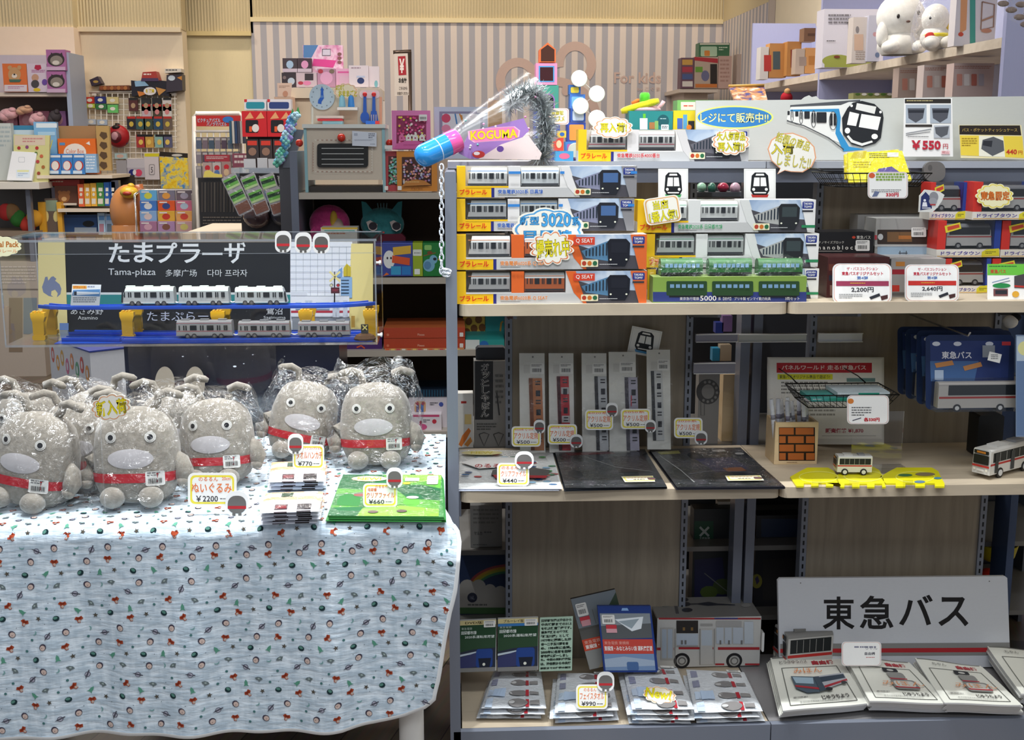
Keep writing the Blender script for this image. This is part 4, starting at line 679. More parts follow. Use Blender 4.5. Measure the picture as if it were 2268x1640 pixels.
for j in range(4):
    y = 948+j*18.6
    for xx in ((1726, 1758), (1762, 1802)) if j % 2 == 0 else ((1726, 1740), (1745, 1780), (1785, 1804)): c.r(xx[0], y, xx[1], y+15.2, K)
c.ln(1742, 1023.5, 1780, 1026, 1, '8a6a4a', 3); g.obj('brick_panel', bx)
rnd = random.Random(11)
for i in range(11):
    px = 1709+i*8.2; tx = rnd.uniform(-7, 7); ty = 874+rnd.uniform(0, 16); Yp = Yb+.02+(i % 4)*.016; p0 = V((max(x0+.012, min(x1-.012, PY(px+6, 1000, Yp).x)), Yp, zB+.012)); p1 = PY(px+tx, ty+2, Yp)
    d = (p1-p0); g = G(); g.tube([p0, p0+d*.55, p1], .0056, ('e6e6ea', 'd4d5de', 'f0f0f2')[i % 3], 8); g.tube([p0+d*.66, p0+d*.74], .0058, ('9a98a4', '8a8494', '7a7884')[i % 3], 8); t = tag(g.obj('bagged_pen'), '%s bagged pen in the brick-patterned holder, number %d from the end nearest the folders' % (('white', 'pale grey', 'bright white')[i % 3], i+1), 'pen', 'bagged pens in the brick holder')
    g = G(); q = d.cross(V((0, 1, 0))).normalized()*.008; e = V((0, -.0052, 0)); g.add([p0+d*.35-q+e, p0+d*.35+q+e, p1+d*.12+q*1.2+e, p1+d*.12-q*1.2+e], [(0, 1, 2, 3)], 'bagfine'); g.obj('plastic_bag', t)
# yellow track plates
def jig(x0, x1, y0, y1, nb, ph):
    P = []; n = nb*4
    for i in range(n+1):
        x = x0+(x1-x0)*i/n; P.append((x, y1-(7 if ((i+ph)//2) % 2 else 0)))
        if i < n and ((i+ph)//2) % 2 != ((i+1+ph)//2) % 2: P.append((x0+(x1-x0)*(i+1)/n, y1-(7 if ((i+ph)//2) % 2 else 0)))
    return P+[(x1-6, (y0+y1)/2+4), (x1-14, y0+8), (x1-28, y0)]+[(x0+24, y0), (x0+10, y0+7), (x0-14, (y0+y1)/2)]
for i, (a, b_, y0, y1, lb) in enumerate(((1764, 1862, 1036, 1077, 'yellow jigsaw road plate near the brick pen box'), (1862, 1962, 1034, 1079, 'yellow jigsaw road plate under the little toy bus'), (1962, 2092, 1036, 1078, 'yellow jigsaw road plate with small printed patches by the big toy bus'))):
    g = G(); z = zB+.0045; P_ = jig(a, b_, y0, y1, 3, i); g.prism([PZ(x, y, z) for x, y in P_], (0, 0, -1), .004, 'e6dc1e'); c = cvZ(g, z+.0003); m_ = (a+b_)/2; c.ring(m_, y0+21, 44, 13, 2.4, 'f0ea5c', 28)
    if i == 2: c.e(m_-22, y0+17, 16, 3, '4a7a4a').e(m_+22, y0+15, 22, 4, '8a7a5a').e(m_+10, y0+32, 12, 3, '6a8aa0').e(m_+50, y0+24, 9, 2.4, '4a7a8a')
    tag(g.obj('road_plate'), lb, 'toy track', 'yellow road plates')
for i, x in enumerate((1808, 1890, 2010)):
    g = G(); c = Cv(g, lambda X_, Y_: PZ(X_, Y_, zB+.0056), (0, 0, 1)); c.r(x-10, 1064, x+12, 1083, 'film'); tag(g.obj('tape_strip'), ('clear tape strip holding the road plate near the pen box', 'clear tape strip holding the road plate under the little bus', 'clear tape strip holding the road plate with printed patches')[i], 'tape', 'tape strips')
# little toy bus
def bus(name, label, px, y, z, L, Wd, H, rz, group='toy buses', red='b8302c', bodyc='d9d6ce', front=True, wr=.008, roof='c9c6c0', big=False):
    """bus along local X, front at -X, near side at -Y"""
    o = PZ(px, y, z); M = Mx.Translation(o) @ Mx.Rotation(rz, 4, 'Z'); root = empty(name, o, label, 'toy bus', group)
    g = G(M); b0 = wr*.9; car(g, -L/2, L/2, -Wd/2, Wd/2, b0, H, bodyc, roof, win='1b2022', wins=[(.06, .14, .96, .52)], stripes=[(.56, .64, red)], nose=(.002, 0), r=Wd*.12)
    c = cvU(g, (-L/2+.0005, Wd/2, H), (-L/2+.0005, -Wd/2, H), (-L/2+.0003, Wd/2, b0), 1, 1, .00015); c.h = .0026; c.rr(.08, .06, .92, .2, .03, '16181a').rr(.06, .24, .94, .6, .04, '14171a').r(.02, .64, .98, .72, red).e(.16, .82, .07, .05, 'f0ead8', 10).e(.84, .82, .07, .05, 'f0ead8', 10).r(.3, .8, .7, .88, 'e6e2da').r(.25, .09, .75, .17, 'c0782c')
    cs = cvU(g, (-L/2, -Wd/2, H), (L/2, -Wd/2, H), (-L/2, -Wd/2, b0), 1, 1); cs.h = .0008
    for x in (.2, .34, .48, .62, .78): cs.r(x, .16, x+.008, .5, 'b8b6b0')
    cs.r(.1, .16, .17, .95, '2a2e30').r(.44, .2, .52, .95, '3a3e40') if big else None
    g.obj('body', root); g = G(M); g.box(-L*.3, -Wd*.3, H, -L*.05, Wd*.3, H+H*.06, roof); g.box(L*.12, -Wd*.28, H, L*.3, Wd*.28, H+H*.07, '8a8a8c'); g.obj('roof_unit', root)
    for x in (-.28, .26):
        for s_ in (-1, 1):
            g = G(M); g.rev([(.0002, -.003), (wr, -.003), (wr, .003), (.0002, .003)], (L*x, s_*(Wd/2-.0015), wr), '1a1a1c', 18, 'y', smooth=False); g.rev([(.0002, -.0006), (wr*.62, -.0006), (wr*.62, .0006), (.0002, .0006)], (L*x, s_*(Wd/2+.0022), wr), 'g:d8d8d8', 14, 'y', smooth=False); g.obj('wheel', root)
    return root
bus('toy_bus', 'little white toy bus with a red stripe standing on the yellow plates', 1888, 1049, zB+.0048, .082, .032, .046, R(-4))
bus('toy_bus', 'large white toy bus with red stripe nosing in at the shelf end', 2222, 1046, zB+.0003, .19, .046, .072, R(33), big=True, wr=.0125)
# hanging blister packs
def blister(label, x0, y0, x1, y1, Y):
    a, b_, e, t = lim(x0, y0, x1, y1, Y); root = empty('blister_pack', ((a+e)/2, Y, b_), label, 'toy pack', 'blister packs with toy buses'); S = lambda u, v_: (x0+(x1-x0)*u, y0+(y1-y0)*v_)
    g = G(); g.prism([PY(*q, Y) for q in rrect(x0, y0, x1, y1, 12)], (0, 1, 0), .0012, '1f3058'); c = cvY(g, Y); P_ = lambda *q: [S(*k) for k in q]
    c.p(P_((.05, .08), (.95, .08), (.93, .62), (.06, .62)), '2e3e74').p(P_((.05, .35), (.6, .35), (.55, .62), (.06, .62)), '4a6c9e')
    for u in (.12, .36, .72): c.e(*S(u, .12), 9, 5, 'd8dce8', 12)
    ot(c, '東急バス', *S(.18, .22), *S(.52, .32), 'eceaf0', '2a3a7a', .02, .03); c.p(P_((.1, .38), (.3, .34), (.32, .40), (.12, .44)), 'c88a54').p(P_((.42, .42), (.62, .36), (.64, .42), (.44, .48)), 'c88a54').r(*S(.86, .09), *S(.96, .14), 'c84048').r(*S(.1, .47), *S(.2, .6), 'b8c8dc').r(*S(.64, .14), *S(.78, .3), '9aa0a8'); g.obj('card', root)
    g = G(); p0, p1 = PY(*S(.08, .98), Y), PY(*S(1.0, .60), Y); car(g, p0.x, p1.x, Y-.028, Y-.002, p0.z+.006, p1.z, 'c4bfb8', 'aaa49e', win='24282c', wins=[(.12, .1, .97, .5)], stripes=[(.55, .63, 'b03a34')], wheels=(.24, .78), wr=.0095, hub='g:d8d8d8'); g.obj('toy_bus', root)
    g = G(); m_ = .006; g.box(p0.x-m_, Y-.034, p0.z-.002, p1.x+m_, Y-.0008, p1.z+m_, 'film'); g.obj('blister', root)
    g = G(); c = cvY(g, Y-.0350); sx, sy = S(.78, .3); c.p(rot([(sx-14, sy+10), (sx+14, sy+10), (sx+14, sy-10), (sx-14, sy-10)], -14), 'e4e2dc'); cx = c; c.ln(sx-8, sy-6, sx+8, sy+6, 3, '5a5a5a', 3); g.obj('price_sticker', root); return root
blister('foremost blue blister pack holding a toy bus', 2050, 742, 2246, 908, 2.72)
blister('blue blister pack second in the hanging row, just behind the foremost', 2030, 732, 2240, 896, 2.77)
blister('blue blister pack third in the hanging row', 2006, 728, 2226, 884, 2.83)
blister('rearmost blue blister pack against the wood panel', 1988, 724, 2200, 874, 2.89)
g = G(); p = PY(2140, 745, 2.68); g.tube([(p.x, 2.66, p.z+.012), (p.x, 2.67, p.z+.002), (p.x, YB, p.z+.002)], .0022, 'm:c0c0c4', 8); tag(g.obj('peg_hook'), 'metal peg hook carrying the blue blister packs', 'hook')
def bluep(c): c.r(2252, 745, 2330, 965, '6c84a8').r(2252, 745, 2330, 800, 'b8c8d8').e(2270, 772, 16, 16, 'e8e4a0', 20)
card('blue_notice', 'tall pale blue notice at the frame edge beside the blister packs', 'notice', [(2250, 968), (2330, 968), (2330, 742), (2250, 742)], 2.66, '7f93b0', bluep)
g = G(); p = PY(2190, 985, 2.86); g.box(p.x-.03, 2.86, zB+.0003, p.x+.035, 2.92, p.z+.075, '1a1c20', bev=.004); g.box(p.x-.008, 2.855, zB+.004, p.x+.02, 2.86, zB+.022, 'a8a48c'); tag(g.obj('dark_box'), 'small dark box on the shelf behind the large toy bus', 'box')
def penguin(g): pass
g = G(); p = PY(2238, 713, 2.8); g.ball(p, .018, .016, .016, 'whiteplush'); g.ball(p+V((.012, .002, .01)), .014, .012, .01, 'r:2a2a2c'); tag(g.obj('hanging_charm'), 'fuzzy black and white charm hanging under the upper shelf end', 'charm')
# ============================================================ middle shelf of the left bay
def ruler(label, x0, y0, x1, y1, Y, body, kind, tx0, tx1, ty0, ty1):
    o = PY((x0+x1)/2, y1, Y); o.z = zB+.0003; n = V((0, -cos(R(7)), sin(R(7)))); P = lambda x, y: PP(x, y, o, n); root = empty('key_ruler', o, label, 'packaged ruler', 'bagged train-shaped rulers')
    yb = y1
    g = G(); g.prism([P(x0, yb), P(x1, yb), P(x1-2, y0), P(x0-2, y0)], -n, .002, 'dcdad2'); c = cvP(g, o, n); c.e((x0+x1)/2, y0+8, 2, 2, '7a7872', 10).rr(x0+8, y0+26, x1-4, y0+44, 1, 'd0cdc6'); sticker(c, x0+22, y0+22, x1-3, y0+46); g.obj('backing_card', root)
    g = G(); q = [(tx0-3, ty0), (tx1-3, ty0), (tx1+2, ty1), (tx0+2, ty1)]; off = n*.003; g.prism([P(*k)+off for k in q], -n, .003, body); c = Cv(g, lambda x, y: P(x, y)+off, n); w_ = tx1-tx0
    c.p([(tx0-3, ty0), (tx0+w_*.28-3, ty0), (tx0+w_*.28+2, ty1), (tx0+2, ty1)], {'o': '7a4a34', 'r': '4a2228', 'g': '34363a', 'v': '4a4650'}[kind])
    k = int((ty1-ty0)/21)
    for i in range(k):
        y = ty0+6+i*21; dx = -2+4*i/k
        if kind == 'r' and i % 3 == 1: c.r(tx0+w_*.3+dx, y-3, tx1-1+dx, y+12, 'b8b4b4')
        if i % 2: c.r(tx0+w_*.48+dx, y, tx0+w_*.82+dx, y+13, '2a2c34')
        else: c.r(tx0+w_*.46+dx, y, tx0+w_*.84+dx, y+3, '3a3a40').r(tx0+w_*.46+dx, y+6, tx0+w_*.84+dx, y+9, '3a3a40')
    if kind == 'v': c.r(tx0+w_*.38, ty0+40, tx0+w_*.46, ty0+64, 'b83a4a')
    g.obj('ruler', root); g = G(); off2 = n*.006
    g.grid(lambda u, v_: P(x0-3+(x1-x0+6)*u, yb+(y0-4-yb)*v_)+off2+n*(.0022*sin(u*9+v_*14)+.0016*sin(v_*37+u*5)), 8, 26, 'bagfine'); g.obj('plastic_bag', root)
YR = 2.93
ruler('bagged orange train ruler, nearest the grey end post', 1152, 783, 1208, 1003, YR, 'b8744a', 'o', 1174, 1203, 838, 998)
ruler('bagged bright red train ruler between the orange and silver ones', 1217, 783, 1272, 1003, YR, 'b8303a', 'r', 1236, 1262, 834, 998)
ruler('bagged silver train ruler with navy windows beside the red one', 1290, 783, 1345, 1003, YR, 'b8babc', 'g', 1319, 1346, 834, 998)
ruler('bagged lilac train ruler with a small red bar', 1350, 780, 1410, 1003, YR, 'a9a4b4', 'v', 1386, 1414, 836, 998)
ruler('tallest bagged silver train ruler at the window-gap end of the row', 1434, 775, 1486, 996, YR, 'c4c5c3', 'g', 1444, 1469, 822, 976)
T5 = lambda t: [(t, .12, .10, .80, .22), ('アクリル定規', .08, .30, .90, .62)]
price_tag('price tag reading ¥500 in front of the orange ruler', (1133, 945, 1198, 990), T5('6020系 Q SEAT'), '¥500', (1182, 930, 1207, 960), 2.90, tilt=4, foot=False)
price_tag('price tag reading ¥500 in front of the red ruler', (1213, 940, 1278, 985), T5('6020系 Q SEAT'), '¥500', (1262, 962, 1290, 992), 2.90, tilt=4, foot=False)
price_tag('price tag reading ¥500 in front of the silver ruler', (1296, 908, 1358, 953), T5('6020系'), '¥500', (1342, 892, 1368, 923), 2.90, tilt=4, foot=False)
price_tag('price tag reading ¥500 in front of the lilac ruler', (1375, 906, 1441, 951), T5('5050系'), '¥500', (1428, 930, 1452, 958), 2.90, tilt=4, foot=False)
price_tag('price tag reading ¥500 standing alone past the last ruler', (1493, 926, 1556, 971), T5('2020系'), '¥500', (1538, 954, 1566, 985), 2.90, tilt=4, foot=False)
def sheets(name, label, group, quad, z0, n, th, c, draw, film=True, stag=(.003, .004), cat='folder'):
    """n flat folders in a pile; only the top one carries the picture"""
    rd = random.Random(len(label)); out = []
    for k in range(n):
        z = z0+th*(k+1); d = V((0, 0, 0)) if k == n-1 else V((rd.uniform(-1, 1)*stag[0], rd.uniform(-1, 1)*stag[1], 0)); q = [PZ(x, y, z0+th*n)+d for x, y in quad]
        for p in q: p.z = z
        g = G(); g.prism(q, (0, 0, -1), th*.85, c)
        if k == n-1: draw(cvU(g, q[0]+V((0, 0, .0003)), q[1]+V((0, 0, .0003)), q[3]+V((0, 0, .0003)), 100, 100))
        o = tag(g.obj(name), label[0] if k == n-1 else label[1] % ('second', 'third', 'fourth', 'fifth', 'sixth', 'seventh')[n-2-k], cat, group)
        if k == n-1 and film:
            g = G(); qq = [p+V((0, 0, .0012)) for p in q]; a, b_, e, f_ = qq
            g.grid(lambda u, v_: (a.lerp(b_, u)).lerp(f_.lerp(e, u), v_)+V((0, 0, .0012*sin(u*11)*sin(v_*7))), 14, 10, 'bagfine'); g.obj('plastic_sleeve', o)
def f1(c):
    c.r(0, 0, 100, 100, 'e6e8e6'); rd = random.Random(2)
    for i in range(46): c.e(rd.uniform(4, 96), rd.uniform(6, 94), 4.2, 1.8, rd.choice(('3a6a9a', '4a9a5a', 'c05a5a', 'd8a0a8', '2a4a7a', '8ab0c8', '5a8a6a', 'b84a4a')), 10)
    c.p([(2, 40), (20, 26), (66, 26), (60, 50), (20, 56)], 'eceae6').p([(34, 60), (60, 48), (92, 60), (88, 74), (50, 78), (32, 72)], '5a5856').p([(34, 72), (88, 74), (86, 80), (36, 80)], 'b02a34').t('のるるん', 16, 44, 52, 54, 'b83a3a', .02).e(24, 14, 22, 6, 'e6dca0').t('NEW', 12, 11, 36, 17, 'd8c83a', .02)
def f2(c): c.r(0, 0, 100, 100, 'night').p([(10, 8), (60, 6), (66, 12), (14, 16)], '6a2228').p([(55, 20), (95, 18), (96, 60), (60, 64)], '3a3434').r(64, 4, 82, 9, 'b8b8b4').l([(30, 20), (60, 50), (95, 62)], .8, '9a9a98').l([(20, 80), (70, 70)], .6, '6a6e70')
def f3(c): c.r(0, 0, 100, 100, 'night').p([(40, 30), (80, 26), (86, 60), (50, 66)], '34344c').p([(60, 56), (80, 54), (82, 64), (62, 66)], '7a5038').p([(6, 8), (30, 6), (30, 14), (8, 16)], 'a8a45a').r(66, 6, 80, 11, 'b8b8b4').e(92, 18, 5, 3, 'a8a8a8').l([(6, 20), (16, 60), (20, 90)], 1.4, '8a8a88').l([(20, 70), (50, 62), (90, 70)], .7, '7a7880')
sheets('clear_file', ('white speckled clear file on top of the pile beside the grey post', 'clear file %s from the top in the speckled pile'), 'speckled clear files', [(1018, 998), (1222, 998), (1240, 1083), (1016, 1084)], zB+.0004, 4, .0014, 'c9cedb', f1)
sheets('clear_file', ('dark night-scene clear file on top of the middle pile below the rulers', 'dark clear file %s from the top in the middle pile'), 'dark clear files in the middle pile', [(1228, 998), (1428, 996), (1476, 1076), (1252, 1082)], zB+.0004, 6, .0014, '20242a', f2)
sheets('clear_file', ('purplish night-scene clear file on top of the pile by the shelf corner', 'dark clear file %s from the top in the corner pile'), 'dark clear files in the corner pile', [(1438, 996), (1640, 992), (1738, 1078), (1500, 1080)], zB+.0004, 5, .0014, '24242c', f3)
def flat_tag(label, quad):
    g = G(); z = zB+.0125; q = [PZ(x, y, z) for x, y in quad]; g.prism(q, (0, 0, -1), .001, 'f2ecd0'); c = cvU(g, q[0]+V((0, 0, .0003)), q[1]+V((0, 0, .0003)), q[3]+V((0, 0, .0003)), 100, 100); c.rr(4, 8, 96, 92, 10, 'ecd86a').rr(9, 16, 91, 84, 9, 'f0e4c4').t('クリアファイル', 14, 24, 86, 50, 'e08a5a', .01).t('¥440', 30, 58, 66, 76, '3a3a3a', .01).rr(76, 40, 100, 82, 9, '5a5856').p([(78, 62), (98, 62), (98, 68), (78, 68)], 'a83038'); tag(g.obj('price_tag'), label, 'price tag', 'yellow-bordered price tags')
flat_tag('price tag lying flat on the middle dark pile of files', [(1376, 1056), (1446, 1054), (1451, 1067), (1384, 1068)])
flat_tag('price tag lying flat on the corner pile of dark files', [(1606, 1054), (1684, 1053), (1692, 1064), (1612, 1065)])
price_tag('brightly lit price tag reading ¥440 on the speckled pile', (1101, 1026, 1172, 1077), [('のるるん', .14, .14, .66, .28), ('クリアファイル', .12, .34, .90, .60)], '¥440', (1140, 1000, 1182, 1040), z=zB+.008, tilt=14)
# goods seen in the gaps, standing on the shelving behind
def gapbox(name, label, cat, rect, Y, d, c, draw=None, group=None): return carton(name, label, cat, rect, Y, d, c, draw, group)
def soap(c):
    c.r(1052, 800, 1092, 930, '2c2c2e').l([(1072, 790), (1072, 800)], 1, '2c2c2e')
    for i, ch in enumerate('ガッとしゃぼん'): ot(c, ch, 1065+(i % 2)*2, 806+i*17, 1083+(i % 2)*2, 822+i*17, '1c1c1e', 'e6e4de', .0, .07)
    c.ln(1097, 830, 1116, 900, 6, '6a6a68', 8).l([(1100, 870), (1106, 920)], 3, '3a3a3c'); c.ln(1056, 938, 1100, 955, 3, '5a5a58', 7)
    for x in (1072, 1104): c.l([(x-11, 962), (x, 988), (x+11, 962), (x, 958), (x-11, 962)], 1.6, '4a4a4a')
gapbox('soap_kit_box', 'grey carton with a dark vertical lettering strip between post and wood panel', 'toy box', (1050, 800, 1121, 992), 3.10, .05, '9b9995', soap)
def leafb(c): c.r(1016, 900, 1048, 918, 'e6e2da').r(1021, 889, 1033, 894, 'b8342c').p([(1016, 985), (1024, 965), (1038, 948), (1043, 955), (1034, 972), (1022, 990)], 'e8823a').p([(1028, 985), (1042, 968), (1046, 978), (1036, 990)], 'e89a4a').r(1029, 918, 1044, 940, 'ecd08a')
gapbox('white_box', 'white carton with orange leaves tucked beside the grey end post', 'box', (1014, 872, 1048, 992), 3.09, .04, 'e9e5dd', leafb)
g = G(); a, b_, e, t = lim(1054, 770, 1120, 815, 3.12); g.box(a, 3.12, b_, e, 3.16, t, '2e3036', bev=.006); c = cvY(g, 3.1195); c.t('abc8', 1066, 796, 1098, 806, '4a4c52', .02); tag(g.obj('dark_pouch'), 'dark slate box above the grey lettered carton', 'box')
def greyb(c): c.ln(1048, 1128, 1105, 1165, 4, '6a6864', 3).t('マルカ', 1050, 1178, 1068, 1186, '3a3a3a', .02).ln(1072, 1178, 1100, 1184, 1, '4a4a4a', 3).ln(1048, 1206, 1098, 1210, 1, '5a5a5a', 3)
gapbox('grey_box', 'grey instruction-covered carton below the middle shelf beside the post', 'box', (1042, 1120, 1112, 1212), 3.12, .05, '84827e', greyb)
def rain(c):
    for i, k in enumerate(('8a3a3a', 'a87a2a', '8a8a2a', '3a6a4a', '26304c')): c.ring(1132, 1308, 98-i*6, 58-i*5, 7, k, 24, pi, 1.5*pi)
    for x, y, r_ in ((1035, 1302, 18), (1060, 1300, 16), (1085, 1308, 14), (1108, 1312, 14), (1024, 1310, 14)): c.e(x, y, r_, r_, '9a9690', 16)
    c.r(1018, 1310, 1120, 1352, '9a9690').r(1018, 1346, 1120, 1360, '3a5a34').e(1046, 1324, 11, 11, '24283a', 18).t('16L', 1041, 1320, 1051, 1328, '8a8a9a').ln(1036, 1338, 1106, 1346, 1, '5a5a58', 3)
gapbox('rainbow_box', 'dark blue carton with a rainbow and clouds beside the post', 'box', (1017, 1212, 1121, 1361), 3.14, .06, '22304e', rain)
def dial(c):
    c.ring(1568, 868, 26, 28, 12, '4e4c4c', 26)
    for i in range(9): a = -1.9+i*.5; c.e(1568+20*cos(a), 868+22*sin(a), 3, 3.2, '8a8884', 10)
    c.l([(1552, 890), (1552, 920), (1560, 920), (1560, 890)], 1.2, '5a5a58')
gapbox('phone_box', 'grey flat carton with a drawn telephone dial in the gap behind the shelf', 'toy box', (1546, 828, 1592, 984), 3.10, .04, '8f8c88', dial)
g = G(); a, b_, e, t = lim(1600, 830, 1632, 984, 3.13); g.box(a, 3.13, b_, e, 3.18, t, 'lightwood'); tag(g.obj('wooden_box'), 'narrow cork-brown box in the gap beside the grey dial carton', 'box')
def emb(c): c.r(1538, 1155, 1580, 1198, '1c4a32').l([(1550, 1168), (1570, 1188)], 5, 'b8beb8').l([(1570, 1168), (1550, 1188)], 5, 'b8beb8').t('王将本舗', 1549, 1190, 1572, 1195, 'b8beb8', .01); c.p([(1538, 1240), (1600, 1235), (1610, 1330), (1538, 1330)], '2a2a4a').e(1600, 1300, 22, 18, '3e4a2c', 12).e(1570, 1312, 20, 14, '4a5a2a', 10).l([(1560, 1270), (1610, 1310)], 2, '6a6a68')
gapbox('game_box', 'dark game box with a small green crossed emblem in the centre gap', 'game box', (1534, 1128, 1624, 1359), 3.16, .05, '2b2e30', emb)
def emb2(c): c.r(1686, 1150, 1768, 1190, '26324c').p([(1690, 1240), (1760, 1235), (1764, 1330), (1690, 1330)], '2c2a2a').e(1676, 1288, 12, 16, '7a7430', 16).p([(1672, 1282), (1678, 1276), (1682, 1288), (1676, 1296)], '3a3050')
gapbox('game_box', 'very dark game box with a yellow round mark behind the bus-sign shelf', 'game box', (1672, 1142, 1772, 1359), 3.16, .05, '242428', emb2)
g = G(); p = PY(2205, 1238, 3.3); g.rev([(.035, -.002), (.052, .012), (.060, .045), (.061, .05), (.057, .05), (.050, .016), (.034, .004)], p, 'd6c41c', 26); tag(g.obj('yellow_bowl'), 'yellow plastic bowl in the dark corner beyond the wood panel', 'bowl')
g = G(); p = PY(2188, 1278, 3.25); g.ball(p, .03, .03, .025, 'b8281c'); tag(g.obj('red_ball'), 'red ball toy under the yellow bowl', 'ball')
g = G(); a = PY(2232, 1200, 3.0).x; g.box(a, 3.0, .1, a+.02, 3.09, zA-.04, 's:3c4a66'); tag(g.obj('side_panel'), 'dark blue side panel at the far end of the bus shelving', 'panel')
for i, (r_, c_, lb) in enumerate((((1590, 1112, 1625, 1130), 'd9cfc0', 'cream boxed book edge under the middle shelf in the gap'), ((1600, 700, 1622, 735), '8a6a9a', 'mauve pouch hanging above the grey label rail'), ((1585, 715, 1602, 738), '2a3a8a', 'blue pouch hanging above the grey label rail'), ((1595, 765, 1620, 800), 'b8a48a', 'tan pouch hanging between the two label rails'), ((1578, 772, 1594, 800), '2c84a8', 'light blue pouch hanging between the two label rails'))): gapbox('small_pouch' if i else 'boxed_book', lb, 'pouch' if i else 'book', r_, 3.2, .03, c_, None)
for i, (x0, x1, c_, lb) in enumerate(((1546, 1568, '9ac4a8', 'pale green wrapped toy through the gap above the right-hand train boxes'), (1570, 1590, '3a6a5a', 'dark green wrapped toy through the gap above the train boxes'), (1592, 1618, 'a8304a', 'crimson wrapped toy through the gap above the train boxes'), (1620, 1644, 'c8a4b4', 'pink wrapped toy through the gap above the train boxes'))):
    g = G(); a, b_, e, t = lim(x0, 408, x1, 424+i % 2*4, 3.2); g.ball(((a+e)/2, 3.22, (b_+t)/2), (e-a)/2, .02, (t-b_)/2+.004, 'g:'+c_, 12, 8); tag(g.obj('wrapped_toy'), lb, 'toy', 'wrapped toys in the gap')
g = G(); a, b_, e, t = lim(1540, 426, 1655, 436, 3.19); g.box(a, 3.19, b_, e, 3.26, t, 's:6a6d74'); tag(g.obj('grey_tray'), 'grey tray carrying the wrapped toys in the gap', 'tray')
rd_ = empty('gap_shelving', (PY(1500, 900, 3.3).x, 3.3, 0), 'dark shelving backing the display, seen through its gaps', 'shelving unit'); xa_, xb_ = PY(1016, 900, 3.1).x, PY(2420, 900, 3.1).x
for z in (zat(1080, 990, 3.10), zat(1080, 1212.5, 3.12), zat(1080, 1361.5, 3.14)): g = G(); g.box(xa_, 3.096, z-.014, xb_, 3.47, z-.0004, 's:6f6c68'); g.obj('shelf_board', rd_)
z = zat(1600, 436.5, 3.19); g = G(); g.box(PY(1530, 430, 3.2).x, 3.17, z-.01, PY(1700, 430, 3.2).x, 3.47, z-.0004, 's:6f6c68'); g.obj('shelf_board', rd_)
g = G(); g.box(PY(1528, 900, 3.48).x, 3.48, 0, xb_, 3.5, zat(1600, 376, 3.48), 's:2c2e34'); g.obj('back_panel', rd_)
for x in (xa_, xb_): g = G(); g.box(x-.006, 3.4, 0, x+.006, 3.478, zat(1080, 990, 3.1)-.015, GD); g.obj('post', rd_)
# ============================================================ bottom deck of the left bay
def tiltcard(name, label, cat, quad, Y, th, c, draw, group=None, spine=None, ang=8):
    """case leaning back; quad is TL TR BR BL in the picture"""
    bl = quad[3]; br = quad[2]; o = PY((bl[0]+br[0])/2, (bl[1]+br[1])/2, Y); n = V((0, -cos(R(ang)), sin(R(ang)))); q = [PP(x, y, o, n) for x, y in quad]; g = G(); g.prism(q, -n, th, c, spine)
    draw(cvU(g, q[0]+n*.0003, q[1]+n*.0003, q[3]+n*.0003, 100, 100)); return tag(g.obj(name), label, cat, group)
def dvd(t, ex):
    def d(c):
        c.r(0, 0, 100, 100, '1e4428').r(0, 0, 100, 9, 'd8c890').t(t, 14, 1.5, 64, 7.5, '4a3a1a', .02).r(0, 36, 100, 62, '2c4a30').p([(0, 62), (40, 56), (100, 54), (100, 96), (0, 96)], '2a3040').p([(0, 66), (50, 60), (52, 63), (0, 70)], 'c8d4dc').p([(0, 72), (50, 62), (50, 90), (0, 94)], '3a3e6a').rr(46, 56, 92, 92, 6, '24458c').p([(52, 74), (88, 74), (84, 92), (56, 92)], '1a2030').e(68, 86, 4, 3, 'f0f0e0', 10).r(0, 92, 100, 100, '8a8884')
        c.t('東急電鉄', 4, 13, 34, 18, 'b8c8b8', .0).t('田園都市線', 4, 20, 46, 27, 'e6eee6', .02).t('2020系運転席展望', 14, 29, 96, 35, 'e6eee6', .01)
        if ex: c.r(0, 9, 100, 14, '3a7ab8')
        sticker(c, 66, 1, 98, 14)
    return d
YD = 2.80
tiltcard('dvd_case', 'green train DVD case beside the grey post, marked DVD', 'DVD case', [(1019, 1376), (1099, 1373), (1099, 1486), (1017, 1490)], YD, .014, 'd8d8d4', dvd('DVD版', 0), 'train video cases')
tiltcard('dvd_case', 'green train video case with a blue top strip next to the lettered card', 'DVD case', [(1103, 1372), (1192, 1369), (1192, 1484), (1102, 1488)], YD, .014, 'd8d8d4', dvd('ブルーレイ版', 1), 'train video cases')
TXT = ['田園都市線は渋谷から', '中央林間までの31.5', 'を結ぶ鉄道路線です。', '東急電鉄初の地下鉄', '「新玉川線」として', '1977年に開通した渋', '谷～二子玉川間を含', 'め、1984年に全通。', '2000年に名称を田園', '都市線に統一しまし', 'た。今回の運転席展望', 'は、渋谷駅から中央林', '間駅までの往復の前方']
def txc(c):
    c.r(0, 0, 100, 100, 'b4ceb8')
    for i, s in enumerate(TXT): c.t(s, 4, 3+i*7.3, 96 if len(s) > 9 else 88, 8.6+i*7.3, '16241a', .05)
tiltcard('text_card', 'pale green card filled with black text beside the green video cases', 'sign', [(1196, 1369), (1269, 1366), (1266, 1486), (1194, 1488)], YD, .004, 'b4ceb8', txc)
